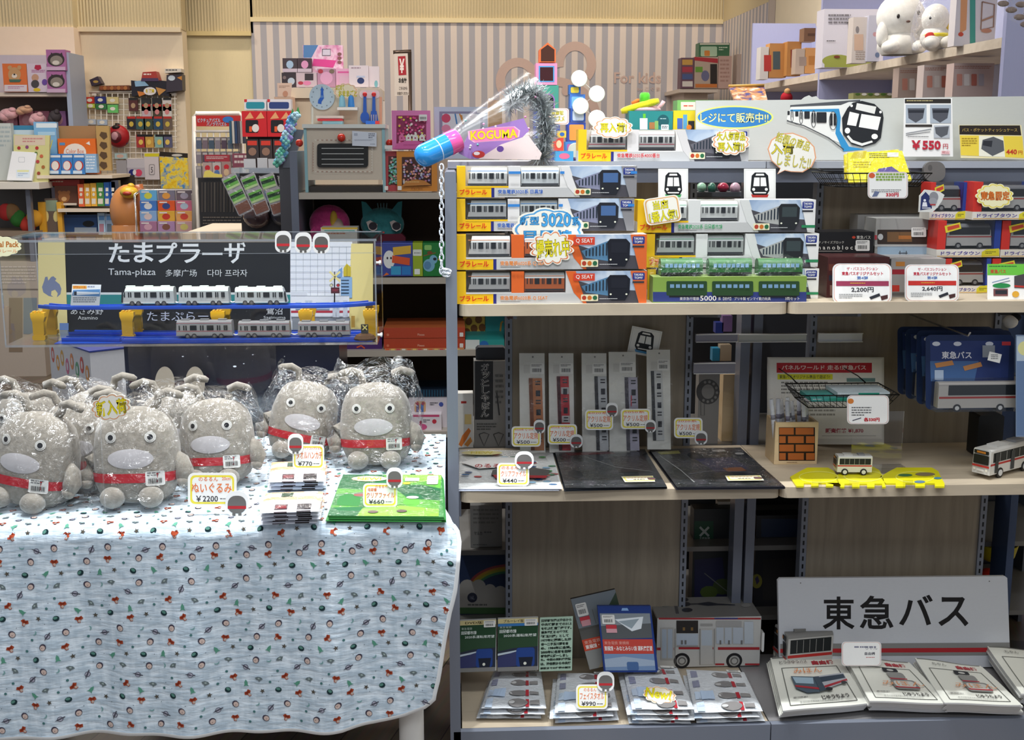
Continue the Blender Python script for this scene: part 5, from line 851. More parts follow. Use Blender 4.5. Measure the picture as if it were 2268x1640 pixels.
def dv2(c):
    c.r(0, 0, 100, 42, '7a8288').p([(50, 30), (80, 18), (100, 4), (100, 42), (50, 42)], '3a4a38').p([(62, 26), (90, 22), (92, 40), (64, 42)], '4a5a6a').l([(40, 20), (40, 40)], 1, '5a5a5a').r(0, 42, 100, 62, '56544f'); c.p([(0, 46), (100, 44), (100, 60), (0, 62)], '5e5c58'); c.r(0, 58, 100, 74, 'c8482f').t('東急電鉄 東横線', 4, 60, 70, 65, 'e8b8a8', .0).t('東横線・みなとみらい線', 4, 66, 98, 72, 'f4ece4', .02).r(0, 74, 100, 100, '8a8a86').p([(20, 100), (50, 78), (90, 78), (98, 100)], '9a8a6a').l([(45, 78), (30, 100)], 1.2, '4a4238').l([(60, 78), (62, 100)], 1.2, '4a4238').l([(75, 78), (92, 100)], 1.2, '4a4238')
    sticker(c, 6, 8, 30, 26); c.r(8, 27, 30, 36, 'c83a44').r(9, 32, 29, 40, 'd89aa0')
tiltcard('dvd_case', 'black train DVD case leaning crooked behind the blue disc case', 'DVD case', [(1264, 1328), (1362, 1306), (1400, 1470), (1306, 1484)], 2.83, .014, '1c1c1e', dv2, 'train video cases', ang=10)
def bru(c):
    c.r(0, 0, 100, 100, '1e3a80').p([(46, 3), (56, 3), (58, 7), (44, 7)], '8ab0e0'); c.r(3, 11, 97, 46, '8a9298').p([(3, 30), (97, 26), (97, 48), (3, 50)], '5a5e60').p([(30, 20), (84, 16), (78, 34), (60, 38)], 'e6ecf0').p([(36, 23), (76, 19), (60, 34)], '9aa8b0').r(3, 50, 97, 72, 'c8483c').t('東急電鉄 東横線', 6, 53, 52, 58, 'e8a89a', .0).t('東横線・みなとみらい線 運転席展望', 5, 60, 95, 68, 'f4eeea', .02).r(3, 72, 97, 97, '7a94b8').p([(3, 80), (40, 76), (97, 82), (97, 90), (3, 92)], 'a4b4c8').rr(44, 84, 66, 97, 3, '4a6a9a'); sticker(c, 6, 13, 30, 27); c.r(12, 28, 32, 34, 'c83a44').r(12, 34, 32, 40, 'd8a0a8')
tiltcard('bluray_case', 'blue-spined disc case catching the light between DVD and cardboard bus', 'DVD case', [(1323, 1343), (1441, 1343), (1458, 1486), (1338, 1490)], 2.79, .013, '1e3a80', bru, 'train video cases', ang=9)
# large cardboard bus
Yq = PZ(1570, 1480, zBase).y; bb = empty('cardboard_bus', PZ(1570, 1480, zBase), 'large cardboard bus coin bank with two wheels beside the disc cases', 'bus box'); a, _, e, t = lim(1455, 1368, 1684, 1478, Yq); db = PZ(1560, 1323, t).y-Yq
g = G(); b_ = zBase+.004; g.box(a, Yq, b_, e, Yq+db, t, 'd0cec9', '8f8d89'); c = cvY(g, Yq)
c.r(1459, 1369, 1685, 1373, 'a83236').r(1582, 1369, 1634, 1372, '34407e').r(1455, 1435, 1493, 1441, 'b03238').r(1503, 1434, 1580, 1439, 'b03238').r(1590, 1434, 1682, 1440, 'b03238').r(1584, 1470, 1604, 1474, 'b03238').r(1650, 1470, 1682, 1474, 'b03238')
c.r(1498, 1375, 1546, 1403, '2a2422').r(1512, 1390, 1517, 1397, '8a6a3a').r(1530, 1390, 1535, 1397, '8a6a3a').r(1498, 1404, 1546, 1430, 'c2ccd8').r(1463, 1391, 1492, 1462, 'b8b6b2').r(1466, 1394, 1476, 1458, 'b6c2d0').r(1479, 1394, 1489, 1458, 'b6c2d0').r(1551, 1382, 1578, 1387, 'a8a6a2').r(1551, 1393, 1578, 1472, 'c8c6c2').r(1553, 1396, 1577, 1430, 'c4ced8').r(1586, 1376, 1642, 1388, 'b0aeac').r(1586, 1390, 1602, 1426, 'c4ccd6').r(1605, 1390, 1620, 1426, 'c4ccd6').r(1623, 1390, 1645, 1426, 'c4ccd6').r(1648, 1377, 1668, 1426, 'c8d0d8')
for x in (1508, 1516, 1593, 1612, 1640): c.r(x, 1418, x+4, 1427, '7a7876')
for x in (1581, 1494, 1549): c.r(x, 1392, x+1.4, 1472, '8a8884')
c.r(1498, 1429, 1546, 1432, 'a8a6a4')
ct = Cv(g, lambda x, y: PZ(x, y, t+.0004), (0, 0, 1)); ct.p([(1490, 1326), (1497, 1326), (1504, 1360), (1497, 1360)], '56565a')
for x, y in ((1513, 1329), (1518, 1339), (1522, 1352)): ct.e(x, y, 12, 4.6, '34363e', 18)
ct.p([(1500, 1338.5), (1545, 1337.5), (1570, 1334), (1590, 1338), (1628, 1340), (1628, 1342), (1590, 1341.5), (1568, 1343), (1545, 1340), (1500, 1341)], '3c3e46').e(1652, 1342, 11, 4, 'a5a39f', 18).e(1474, 1341, 11, 4, '9b9995', 18)
cl = Cv(g, lambda u, v_: V((a-.0004, Yq+db*u, b_+(t-b_)*v_)), (-1, 0, 0)); cl.r(.05, .45, .95, .95, '2c2e34').r(.05, .3, .95, .36, 'a83236'); g.obj('carton', bb)
for x in (1510, 1626):
    p = PY(x, 1464, Yq); g = G(); r_ = .0215; g.rev([(.0002, -.001), (r_, -.001), (r_, .003), (.0002, .003)], p, '222226', 26, 'y', smooth=False); g.rev([(.0002, -.002), (r_*.68, -.002), (r_*.68, 0)], p, 'b4b2ae', 22, 'y', smooth=False); g.rev([(.0002, -.0026), (r_*.5, -.0026), (r_*.5, 0)], p, '6e6c6a', 20, 'y', smooth=False); g.rev([(.0002, -.003), (r_*.34, -.003), (r_*.34, 0)], p, 'bab8b4', 16, 'y', smooth=False); g.obj('wheel', bb)
g = G(); p = PY(1686, 1420, Yq-.004); g.box(p.x, Yq-.012, p.z-.028, p.x+.006, Yq+.012, p.z+.026, 'e6e4e0', bev=.002); g.obj('front_bumper', bb)
# towels
def towel(label, quad, z, th, seed, first, grp='bagged hand towels'):
    rd = random.Random(seed); q = [PZ(x, y, z+th) for x, y in quad]; tl, tr, br, bl = q; o = (tl+br)/2; o.z = z; root = empty('bagged_towel', o, label, 'towel', grp)
    def S(u, v_, up):
        p = tl.lerp(tr, u).lerp(bl.lerp(br, u), v_); e = (1-abs(2*u-1)**6)*(1-abs(2*v_-1)**6); p.z = z+th*.5+(th*.5 if up else -th*.5)*(e**.5)+(.0012*sin(u*17+seed)*sin(v_*13) if up else 0); return p
    g = G(); g.grid(lambda u, v_: S(u, v_, 1), 20, 16, 'r:e4e7ea'); g.grid(lambda u, v_: S(u, 1-v_, 0), 20, 16, 'r:dfe2e6'); c = Cv(g, lambda u, v_: S(max(0, min(1, u)), max(0, min(1, v_)), 1), (0, 0, 1), .0002); c.h = .0008
    def patch(u0, v0, u1, v1, k):
        for i in range(4): c.g.add([c.f(u0+(u1-u0)*i/4, v1), c.f(u0+(u1-u0)*(i+1)/4, v1), c.f(u0+(u1-u0)*(i+1)/4, v0), c.f(u0+(u1-u0)*i/4, v0)], [(0, 1, 2, 3)], k)
        c.h += .0002
    def blob(u, v_, ru, rv, k): c.p([(u+ru*cos(t*.5236), v_+rv*sin(t*.5236)) for t in range(12)], k)
    for j, v_ in enumerate((.18, .42, .70, .93)):
        if not first and j < 2: continue
        patch(.05, v_-.09, .16, v_+.07, '9a9cb4' if j < 2 else 'c9d8ea'); blob(.56, v_, .16, .075, '8a8684'); blob(.46, v_, .05, .03, 'd0cecc'); patch(.68, v_-.07, .735, v_+.07, 'b8303a'); patch(.75, v_-.04, .9, v_+.04, '94908e')
    patch(.14, .60, .34, .80, 'c3d6ee') if first else None
    g.obj('folded_towel', root)
    g = G(); g.grid(lambda u, v_: S(u, v_, 1)+V(((u-.5)*.008, (v_-.5)*.008, .0016+.0012*abs(sin(u*9+v_*7+seed)))), 18, 14, 'bagfine'); g.obj('plastic_bag', root)
    if first: g = G(); c = Cv(g, lambda u, v_: S(u, v_, 1)+V((0, 0, .004)), (0, 0, 1)); sticker(c, .68, .03, .92, .10); g.obj('price_sticker', root)
TS = (('grey post', [(1094, 1478), (1198, 1480), (1210, 1562), (1066, 1562)], 3), ('yellow-bordered ¥990 tag', [(1236, 1484), (1352, 1484), (1370, 1566), (1228, 1572)], 3), ('yellow New! card', [(1378, 1468), (1500, 1474), (1538, 1566), (1400, 1566)], 4), ('base-deck corner', [(1520, 1476), (1648, 1482), (1690, 1568), (1538, 1572)], 3))
for i, (nm, q, n) in enumerate(TS):
    th = .014 if n < 4 else .0125
    for k in range(n):
        dx = (((k*7+i*3) % 5)-2)*4 if k < n-1 else 0; qq = [(x+dx-(0 if k == n-1 else 3), y+(n-1-k)*th*1000*.86+((k*3) % 4)) for x, y in q]
        towel('bagged grey-printed towel, %s of the pile by the %s' % (('topmost', 'second', 'third', 'fourth')[n-1-k], nm), qq, zBase+.001+k*th, th, i*10+k, k == n-1)
price_tag('price tag reading ¥990 standing on the second towel pile', (1276, 1517, 1346, 1572), [('のるるん', .24, .14, .64, .28), ('フェイスタオル', .12, .32, .88, .60)], '¥990', (1322, 1488, 1360, 1532), Y=PZ(1310, 1572, zBase+.042).y, tilt=16)
burst('yellow New! burst card lying on the third towel pile', 1423, 1521, 1499, 1560, PZ(1460, 1560, zBase+.052).y, 'e8a070', [('New!', 1430, 1527, 1487, 1548, 'e8d81c', '9a8a10')], 12, -9, .12, tilt=62, fill='f2ead0')
# ============================================================ bottom deck of the right bay
def tk(c):
    for s, x0, y0, x1, y1 in (('東', 1822, 1322, 1893, 1395), ('急', 1904, 1320, 1979, 1394), ('バ', 1991, 1318, 2066, 1386), ('ス', 2078, 1323, 2145, 1388)): c.t(s, x0, y0, x1, y1, '161315', .018)
    c.e(1773, 1292, 1.5, 1.5, '7a7a7a', 8).e(2191, 1288, 1.5, 1.5, '7a7a7a', 8)
sb_ = card('bus_sign_board', 'long white sign board with bold black bus-company lettering and a red stripe', 'sign', [(1727, 1482), (2238, 1478), (2231, 1281), (2226, 1277), (1728, 1282), (1723, 1287)], 2.90, 'd3d5da', tk, th=.012, tilt=5)
o_ = PY(1982, 1482, 2.90); n_ = V((0, -cos(R(5)), sin(R(5)))); g = G(); c = cvP(g, o_+n_*.0006, n_); c.p([(1728, 1427), (2236, 1424), (2236, 1435), (1728, 1438)], '8c8b88').p([(1728, 1438), (2236, 1435), (2236, 1445), (1728, 1447)], 'b32a30').p([(1728, 1447), (2236, 1445), (2236, 1452), (1728, 1454)], '8c8b88'); g.obj('red_stripe', sb_)
b2 = bus('cardboard_bus', 'small grey cardboard bus coin bank in front of the white sign board', 1776, 1478, zBase, .128, .085, .112, R(9), bodyc='bdbbb6', roof='85837f', wr=.013)
def stk(c): c.ln(1892, 1432, 1942, 1440, 1, '8a8a9a', 2); c.t('ちゃん', 1916, 1432, 1943, 1440, '7a7a8a', .0); c.t('自由帳', 1915, 1445, 1938, 1452, '4a4a54', .02); c.ln(1918, 1456, 1938, 1459, 1, 'c86a6a', 2)
placard('glossy tilted placard standing behind the notebooks before the sign board', (1864, 1422, 1952, 1476), 2.80, stk, 14, group='laminated price placards')
def nb(label, quad, z, seed, kind, th=.0042, wave=.010):
    q = [PZ(x, y, z) for x, y in quad]; tl, tr, br, bl = q; o = (tl+br)/2; o.z = zBase; 
    def S(u, v_, d=0): 
        p = tl.lerp(tr, u).lerp(bl.lerp(br, u), v_); p.z = z+wave*(.5*cos(u*pi*1.0)+.45*(2*v_-1)**2*cos((u-.1)*4.2))*.55*(1-v_*.4)-d; return p
    g = G(); g.grid(lambda u, v_: S(u, v_), 16, 10, 'e9e8dc'); g.grid(lambda u, v_: S(u, 1-v_, th), 16, 10, 'dedcd6')
    for a, b_ in ((lambda t: (t, 1), 16), (lambda t: (1-t, 0), 16), (lambda t: (0, t), 10), (lambda t: (1, 1-t), 10)):
        vs = [];
        for i in range(b_+1): u, v_ = a(i/b_); vs += [S(u, v_, th), S(u, v_)]
        g.add(vs, [(2*i, 2*i+2, 2*i+3, 2*i+1) for i in range(b_)], 'd9d8d6')
    if kind:
        c = Cv(g, lambda u, v_: S(u, v_), (0, 0, 1), .0002); c.h = .0008; K = '6c6c66'
        def ln(p, q_, w_=.012): c.l([(p[0]+(q_[0]-p[0])*i/10, p[1]+(q_[1]-p[1])*i/10) for i in range(11)], w_, K)
        for i in range(20):
            pass
        ln((.12, .22), (.88, .22)); ln((.88, .22), (.90, .93)); ln((.90, .93), (.10, .93)); ln((.10, .93), (.12, .22)); ln((.02, .02), (.97, .02), .012)
        def tt(s, x0, y0, x1, y1, col, b=.02):
            n = len(s)
            for i, ch in enumerate(s): c.t(ch, x0+(x1-x0)*i/n, y0, x0+(x1-x0)*(i+.86)/n, y1, col, b)
        tt('自由帳', .56, .09, .88, .18, 'b8323c', .05); tt('じゆうちょう', .50, .80, .84, .87, '3c3a3a'); c.ln(.16, .80, .34, .83, 1, '7a7a76', 2); c.ln(.22, .89, .8, .915, 1, '8a8a86', 6)
        if kind == 'bus':
            tt('とうきゅうバス', .10, .10, .50, .16, '4a4a4a', .0); tt('みほん', .26, .27, .66, .37, 'e88a4a', .0)
            c.p([(.20, .42), (.50, .46), (.50, .76), (.34, .76), (.22, .66)], '52606c').p([(.22, .44), (.48, .48), (.46, .60), (.24, .56)], 'a4bccb').p([(.50, .46), (.90, .42), (.90, .60), (.52, .74)], 'b4b6bc').p([(.56, .48), (.89, .45), (.89, .53), (.57, .58)], '3a4654').p([(.22, .60), (.50, .68), (.90, .55), (.90, .585), (.50, .72), (.22, .635)], 'b0303a').e(.62, .72, .045, .035, '2a2a2e', 12).e(.84, .62, .035, .03, '2a2a2e', 12).p([(.49, .47), (.56, .47), (.58, .74), (.50, .76)], '46525e')
        else:
            tt('ちゃん', .20, .10, .42, .16, '6a6a68', .0); c.rr(.44, .26, .66, .35, .03, '26262a').e(.55, .31, .05, .025, 'c8c6c0', 12).rr(.46, .36, .70, .50, .04, '92908c').r(.46, .50, .70, .53, 'a8404a').rr(.44, .54, .78, .76, .05, '8a8884').rr(.47, .57, .75, .70, .04, 'd6d4cc').r(.45, .70, .78, .725, 'b83a40'); tt('みほん', .30, .58, .90, .68, 'e8a070', .0)
    return tag(g.obj('notebook'), label, 'notebook', 'free-drawing notebooks')
NS = (('red and blue bus picture, beside the towels', [(1706, 1462), (1858, 1450), (1922, 1556), (1734, 1578)], 'bus', 5), ('capped grey figure, behind the bus-picture pile', [(1872, 1456), (2014, 1464), (2100, 1556), (1926, 1556)], 'fig', 7), ('capped grey figure, at the deck end', [(2026, 1462), (2172, 1472), (2262, 1560), (2092, 1560)], 'fig', 7), ('dim green mark, rearmost at the frame edge', [(2186, 1436), (2330, 1440), (2420, 1540), (2262, 1540)], 'fig', 8))
ORD = ('second', 'third', 'fourth', 'fifth', 'sixth', 'seventh', 'eighth')
for i, (nm, q, kd, n) in enumerate(NS):
    for k in range(n):
        top = k == n-1; dz = n-1-k; qq = [(x+(0 if top else ((k*5+i) % 4-1.5)*3-(4 if i == 0 else 0)), y+dz*4.6*.62+(0 if top else ((k*3) % 3))) for x, y in q]
        nb(('notebook topping the pile, cover with %s' % nm) if top else ('notebook %s from the top in the %s' % (ORD[dz-1], ('bus-picture pile beside the towels', 'pile between bus-picture pile and deck-end pile', 'capped-figure pile at the deck end', 'rearmost pile at the frame edge')[i])), qq, zBase+.012+.0055*(k+1), i*9+k, kd if top else None)
# ============================================================ cloth-covered table
ZT = .72; YF = PZ(700, 1160, ZT).y; YBk = PZ(900, 957, ZT).y; XRt = PZ(990, 1000, ZT).x-.003; XL = -1.12
tbl = empty('display_table', ((XL+XRt)/2, (YF+YBk)/2, 0), 'low display table on white legs under the printed cloth', 'table')
g = G(); g.box(XL+.02, YF+.02, ZT-.03, XRt-.012, YBk-.012, ZT-.004, 'e8e6e0'); g.obj('tabletop', tbl)
xl = PY(911, 1615, YF+.06).x
for x in (xl, XL+.08):
    for y in (YF+.07, YBk-.07): g = G(); g.rev([(.026, 0), (.026, ZT-.031)], (x, y, 0), 's:e4e2dd', 20); g.obj('leg', tbl)
def lerpt(t, tab):
    for (a, b_), (c_, d_) in zip(tab, tab[1:]):
        if t <= c_: return b_+(d_-b_)*(t-a)/(c_-a)
    return tab[-1][1]
px2a = lambda x, y: PY(x, y, YF).x
ptz = lambda y: ZT-PY(700, y, YF).z
ARt = [(ptz(1160), px2a(1002, 1165)), (ptz(1180), px2a(1017, 1180)), (ptz(1200), px2a(1021, 1200)), (ptz(1260), px2a(1016, 1260)), (ptz(1400), px2a(1000, 1400)), (ptz(1500), px2a(981, 1500)), (ptz(1545), px2a(967, 1540)), (ptz(1640), px2a(950, 1600))]
ar = lambda b_: lerpt(max(b_, ARt[0][0]), ARt)
BBt = [(-2, ptz(1613)), (px2a(300, 1600), ptz(1615)), (px2a(560, 1600), ptz(1619)), (px2a(760, 1600), ptz(1614)), (px2a(830, 1600), ptz(1603)), (px2a(900, 1590), ptz(1588)), (px2a(940, 1570), ptz(1574)), (px2a(960, 1550), ptz(1556)), (px2a(975, 1530), ptz(1532)), (px2a(982, 1500), ptz(1500)), (px2a(1000, 1400), ptz(1420)), (3, ptz(1420))]
bb_ = lambda a: lerpt(a, BBt)
RD = .018
def CS(a, b_, up=0.):
    """cloth surface: b<0 on the table, b>0 hanging in front"""
    t = b_+RD*.6
    if t < 0: p = V((a, YF+RD-t, ZT)); n = V((0, 0, 1))
    elif t < RD*pi/2: th = t/RD; p = V((a, YF+RD-RD*sin(th), ZT-RD+RD*cos(th))); n = V((0, -sin(th), cos(th)))
    else:
        h = t-RD*pi/2; k = min(1, h/.25); fl = .011*k*sin(a*21+.7)+.006*k*sin(a*47+h*3)+.03*max(0, (a+.16)/.17)**2*min(1, h/.05)*(1 if a < .03 else 1); p = V((a, YF-.004-.012*h-fl, ZT-RD-h)); n = V((0, -1, 0))
    return p+n*up
def cg(u, v_):
    b0 = v_*.42; a = XL+(ar(b0)-XL)*u; b_ = v_*bb_(a); a = XL+(ar(b_)-XL)*u; b_ = v_*bb_(a); return a, b_
g = G(); uvs = []
def fn1(u, v_): a, b_ = cg(u, v_); uvs.append((a, b_)); return CS(a, b_)
g.grid(fn1, 90, 46, 'gauze')
def fn2(u, v_):
    b_ = -(YBk-YF)*v_; a = XL+(XRt-XL)*u+(ar(0)-XRt)*u**8*max(0, 1-v_*9); uvs.append((a, b_)); p = CS(a, b_)
    if v_ > .94: p.z -= ((v_-.94)/.06)**2*.02
    return p
g.grid(fn2, 60, 40, 'gauze')
def fn3(u, v_): y = YF+.02+(YBk-YF-.02)*u; uvs.append((y, v_*.3)); return V((XRt+.006*sin(v_*pi/2)-.01*v_, y, ZT-.30*v_-(.004 if v_ > 0 else 0)))
g.grid(fn3, 20, 10, 'gauze'); g.grid(lambda u, v_: (uvs.append((u, v_)), V((XL+(XRt-XL)*u, YBk+.001, ZT-.02-.3*v_)))[1], 20, 6, 'gauze')
o_cloth = tag(g.obj('tablecloth', loc=(XL/2, YF, .3), uv=uvs), 'pale blue gauze cloth printed with planets, stars and little heads', 'tablecloth'); g = G()
# hem binding
for i in range(120):
    pass
hem = [cg(i/120, 1) for i in range(121)]+[cg(1, 1-j/40) for j in range(1, 40)]
vs = []
for a, b_ in hem:
    vs.append(CS(a, b_, .0015))
ins = []
for i, (a, b_) in enumerate(hem):
    p, q = hem[max(0, i-1)], hem[min(len(hem)-1, i+1)]; dx, dy = q[0]-p[0], q[1]-p[1]; d = math.hypot(dx, dy) or 1; ins.append(CS(a+dy/d*.007, b_-dx/d*.007, .0016))
out = []
for i, (a, b_) in enumerate(hem):
    p, q = hem[max(0, i-1)], hem[min(len(hem)-1, i+1)]; dx, dy = q[0]-p[0], q[1]-p[1]; d = math.hypot(dx, dy) or 1; out.append(CS(a-dy/d*.001, b_+dx/d*.001, -.0005))
n = len(hem); g.add(out+vs+ins, [(k*n+i, k*n+i+1, (k+1)*n+i+1, (k+1)*n+i) for k in range(2) for i in range(n-1)], 'r:eef0f0', True); g.obj('hem_binding', o_cloth); g = G()
# printed motifs: planets, stars, moons, rockets, caps and round heads
K_ = .000847
def mot(a, b_, kind, s, an):
    if a > ar(b_)-.012 or b_ > bb_(a)-.012 or a < XL+.01: return
    if b_ < 0 and (a > XRt-.01 or -b_ > YBk-YF-.03): return
    ca, sa = cos(an), sin(an); sq = 1
    def P(pts, c, up): g.add([CS(a+(x*ca-y*sa)*s*K_, b_+(x*sa+y*ca)*s*K_, up) for x, y in pts], [tuple(range(len(pts)))], c)
    el = lambda rx, ry, cx=0, cy=0, n=10: [(cx+rx*cos(t*2*pi/n), cy+ry*sin(t*2*pi/n)) for t in range(n)]
    u = .0012
    if kind == 'red': P([(-10, -2), (-6, -8), (0, -6), (6, -9), (10, -2), (4, 2), (3, 9), (-3, 8), (-4, 2)], 'r:a8482c', u); P(el(3.2, 3.6, 1, 4), 'r:c9b4a8', u+.0004); P([(-6, -6), (0, -4), (6, -7), (4, -2), (-4, -1)], 'r:7e2f20', u+.0004)
    elif kind == 'head': P(el(8, 9.4), 'r:4a4452', u); P(el(6.2, 6.8, .4, 1.4), 'r:d6bfb4', u+.0004); P([(-3, 2), (0, 1), (0, 4)], 'r:9a8078', u+.0007)
    elif kind == 'planet': P(el(7, 6.6), 'r:4c4c5c', u); P(el(5.6, 5.2), 'r:b8b8c8', u+.0004); P([(-12, 5), (-6, 0), (10, -6), (12, -4), (0, 2)], 'r:54545f', u+.0007)
    elif kind == 'star': P([(7*(1 if i % 2 == 0 else .42)*sin(i*pi/5), -7*(1 if i % 2 == 0 else .42)*cos(i*pi/5)) for i in range(10)], 'r:5c564c', u)
    elif kind == 'cap': P(el(8, 7), 'r:21373c', u); P(el(5.5, 3.6, -1, -2), 'r:5d8c80', u+.0004)
    elif kind == 'rocket': P([(0, -10), (4, -3), (4, 4), (7, 8), (0, 6), (-7, 8), (-4, 4), (-4, -3)], 'r:5e9c84', u)
    elif kind == 'moon': P([(4, -5), (6, 0), (4, 4), (-1, 6), (-5, 4), (0, 3), (3, 0)], 'r:7fa9a8', u)
    elif kind == 'ufo': P([(-10, -2), (-4, -6), (4, -6), (10, -2), (4, 3), (1, 7), (-1, 3), (-6, 2)], 'r:6e7a7c', u); P(el(3, 2, 0, -2), 'r:a8b8b4', u+.0004)
    elif kind == 'dot': P(el(3.4, 3.4, n=8), 'r:4e7a7a', u)
    elif kind == 'dust': P(el(1.1, 1.1, n=6), 'r:5e6a72', u)
TILE = [('red', 480, 20), ('head', 770, 10), ('dot', 618, 50), ('star', 540, 120), ('cap', 705, 130), ('rocket', 890, 125), ('head', 755, 245), ('moon', 885, 245), ('ufo', 500, 245), ('planet', 650, 325), ('dot', 960, 357), ('red', 535, 425), ('ufo', 775, 435), ('dot', 883, 460), ('rocket', 660, 490), ('cap', 475, 550), ('star', 805, 555), ('red', 665, 590), ('head', 550, 695), ('moon', 750, 685), ('planet', 880, 725), ('dust', 800, 130), ('dust', 705, 210), ('dust', 900, 405), ('dust', 470, 470), ('dust', 680, 560), ('dot', 730, 760), ('dust', 590, 640), ('dust', 850, 600)]
rnd = random.Random(21); a0 = px2a(120, 1235); b0 = ptz(1230)
for ti in range(-11, 9):
    for tj in range(-6, 3):
        for kd, mx, my in TILE:
            sk = .0 if tj >= 0 else 0
            mot(a0+((mx-480)/4+122*ti+tj*14)*K_+rnd.uniform(-.0015, .0015), b0+(my/4+204*tj)*K_+rnd.uniform(-.001, .001)-(.03*((ti+2)/9)*.5 if tj >= 0 and ti > 0 else 0), kd, .96, rnd.uniform(-.9, .9))
g.obj('printed_motifs', o_cloth)['kind'] = 'stuff'
# ------------------------------------------------------------ plush toys in clear bags
def plush(label, px, py, s, yaw, roll, seed, bagh=1.0, bw=1.0, lean=-7, y_=None, feet=1):
    o = PZ(px, py, ZT); o.z = ZT+.001
    if y_: o.y = y_; o.x = PY(px, py, y_).x
    M = Mx.Translation(o) @ Mx.Rotation(R(yaw), 4, 'Z') @ Mx.Rotation(R(lean), 4, 'X') @ Mx.Rotation(R(roll), 4, 'Y') @ Mx.Scale(s, 4); rd = random.Random(seed)
    root = empty('plush_toy', o, label, 'plush toy', 'bagged grey plush toys')
    prof = [(.002, .030, .026), (.006, .052, .044), (.018, .068, .056), (.040, .077, .062), (.075, .081, .063), (.110, .080, .060), (.140, .075, .056), (.160, .067, .048), (.174, .055, .040), (.183, .036, .028), (.187, .012, .011)]
    ex = .72
    def se(c_): return math.copysign(abs(c_)**ex, c_)
    def wy(z, x):
        for (z0, w0, y0), (z1, w1, y1) in zip(prof, prof[1:]):
            if z <= z1: t = (z-z0)/(z1-z0); w_, y = w0+(w1-w0)*t, y0+(y1-y0)*t; break
        else: w_, y = prof[-1][1:]
        r_ = min(.999, abs(x)/w_)**(1/ex); return -y*(math.sqrt(max(0, 1-r_*r_))**ex)
    n = 30; vs = []
    for z, w_, y in prof:
        for i in range(n): a = 2*pi*i/n; k = 1+.012*sin(3*a+seed+z*60); vs.append((w_*se(cos(a))*k, y*se(sin(a))*k, z))
    m_ = len(prof); g = G(M); g.add(vs, [(j*n+i, j*n+(i+1) % n, (j+1)*n+(i+1) % n, (j+1)*n+i) for j in range(m_-1) for i in range(n)]+[tuple(range(n-1, -1, -1)), tuple((m_-1)*n+i for i in range(n))], 'plush', True); g.obj('body', root)
    g = G(M); sg = lambda x, z, up=.0012: V((x, wy(z, x)-up, z)); B = 12
    # belt
    vs = []
    for i in range(n+1):
        a = 2*pi*i/n
        for z in (.046, .064):
            for (z0, w0, y0), (z1, w1, y1) in zip(prof, prof[1:]):
                if z <= z1: t = (z-z0)/(z1-z0); w_, y = w0+(w1-w0)*t, y0+(y1-y0)*t; break
            vs.append(((w_+.0022)*se(cos(a)), (y+.0022)*se(sin(a)), z))
    g.add(vs, [(2*i, 2*i+2, 2*i+3, 2*i+1) for i in range(n)], 'r:b4242e', True); g.obj('belt', root)
    # pale oval muzzle patch
    g = G(M); c0 = [sg(0, .094, .003)]; rg = []
    for k in (.5, 1.0):
        for i in range(24): a = 2*pi*i/24; rg.append(sg(.043*k*cos(a), .092+.019*k*sin(a), .003 if k < 1 else .0012))
    g.add(c0+rg, [(0, 1+i, 1+(i+1) % 24) for i in range(24)]+[(1+i, 25+i, 25+(i+1) % 24, 1+(i+1) % 24) for i in range(24)], 'r:b7b3b4', True); g.obj('muzzle_patch', root)
    for sx in (-1, 1):
        ex_, ez = sx*.037, .133; g = G(M)
        for r_, k, up in ((.0105, 'r:d8d6d0', .0014), (.0082, 'r:a8a49c', .0019), (.0078, 'r:d8d6d0', .0021)): g.add([sg(ex_+r_*cos(t*2*pi/16), ez+r_*sin(t*2*pi/16), up) for t in range(16)], [tuple(range(16))], k)
        eo = g.obj('eye', root); g = G(M); g.add([sg(ex_+.0052*cos(t*2*pi/16), ez+.0052*sin(t*2*pi/16), .0028) for t in range(16)], [tuple(range(16))], 'g:1a1a1e'); g.obj('pupil', eo)
        g = G(M); q = sx*.075; g.tube([(q*.92, -.004, .092), (q*1.14, -.012, .080), (q*1.24, -.020, .060), (q*1.22, -.026, .044)], .016, 'plush', 12, rr=[.012, .0165, .0185, .013]); g.ball((q*1.22, -.027, .043), .013, .013, .012, 'plush', 12, 8); g.obj('arm', root)
        if feet: g = G(M); g.ball((sx*.036, -.058, .018), .0235, .026, .021, 'plush'); g.ball((sx*.036, -.035, .019), .018, .03, .017, 'plush', 12, 8); g.obj('foot', root)
        # soft folded ear
        g = G(M); e0 = V((sx*.028, .004, .178)); d1 = rd.uniform(-.006, .006); g.tube([e0, e0+V((sx*.006+d1, 0, .016)), e0+V((sx*.010+d1, -.004, .030)), e0+V((sx*.028+d1, -.010, .037)), e0+V((sx*.050+d1, -.012, .031)), e0+V((sx*.058+d1, -.012, .027))], .0085, 'plush', 10, rr=[.0085, .0085, .0088, .0088, .0082, .005]); g.obj('ear', root)
    g = G(M); c = Cv(g, lambda u, v_: sg(.028+.034*u, .068-.028*v_, .0045), (0, -1, 0)); c.rr(0, 0, 1, 1, .1, 'e6e4de').ln(.1, .08, .8, .4, 2, '6a6a6a', 2).bars(.15, .5, .85, .85); g.obj('price_sticker', root)
    # bag
    nb_, nt = 44, 26; vs = []; ph = [rd.uniform(0, 6) for _ in range(8)]
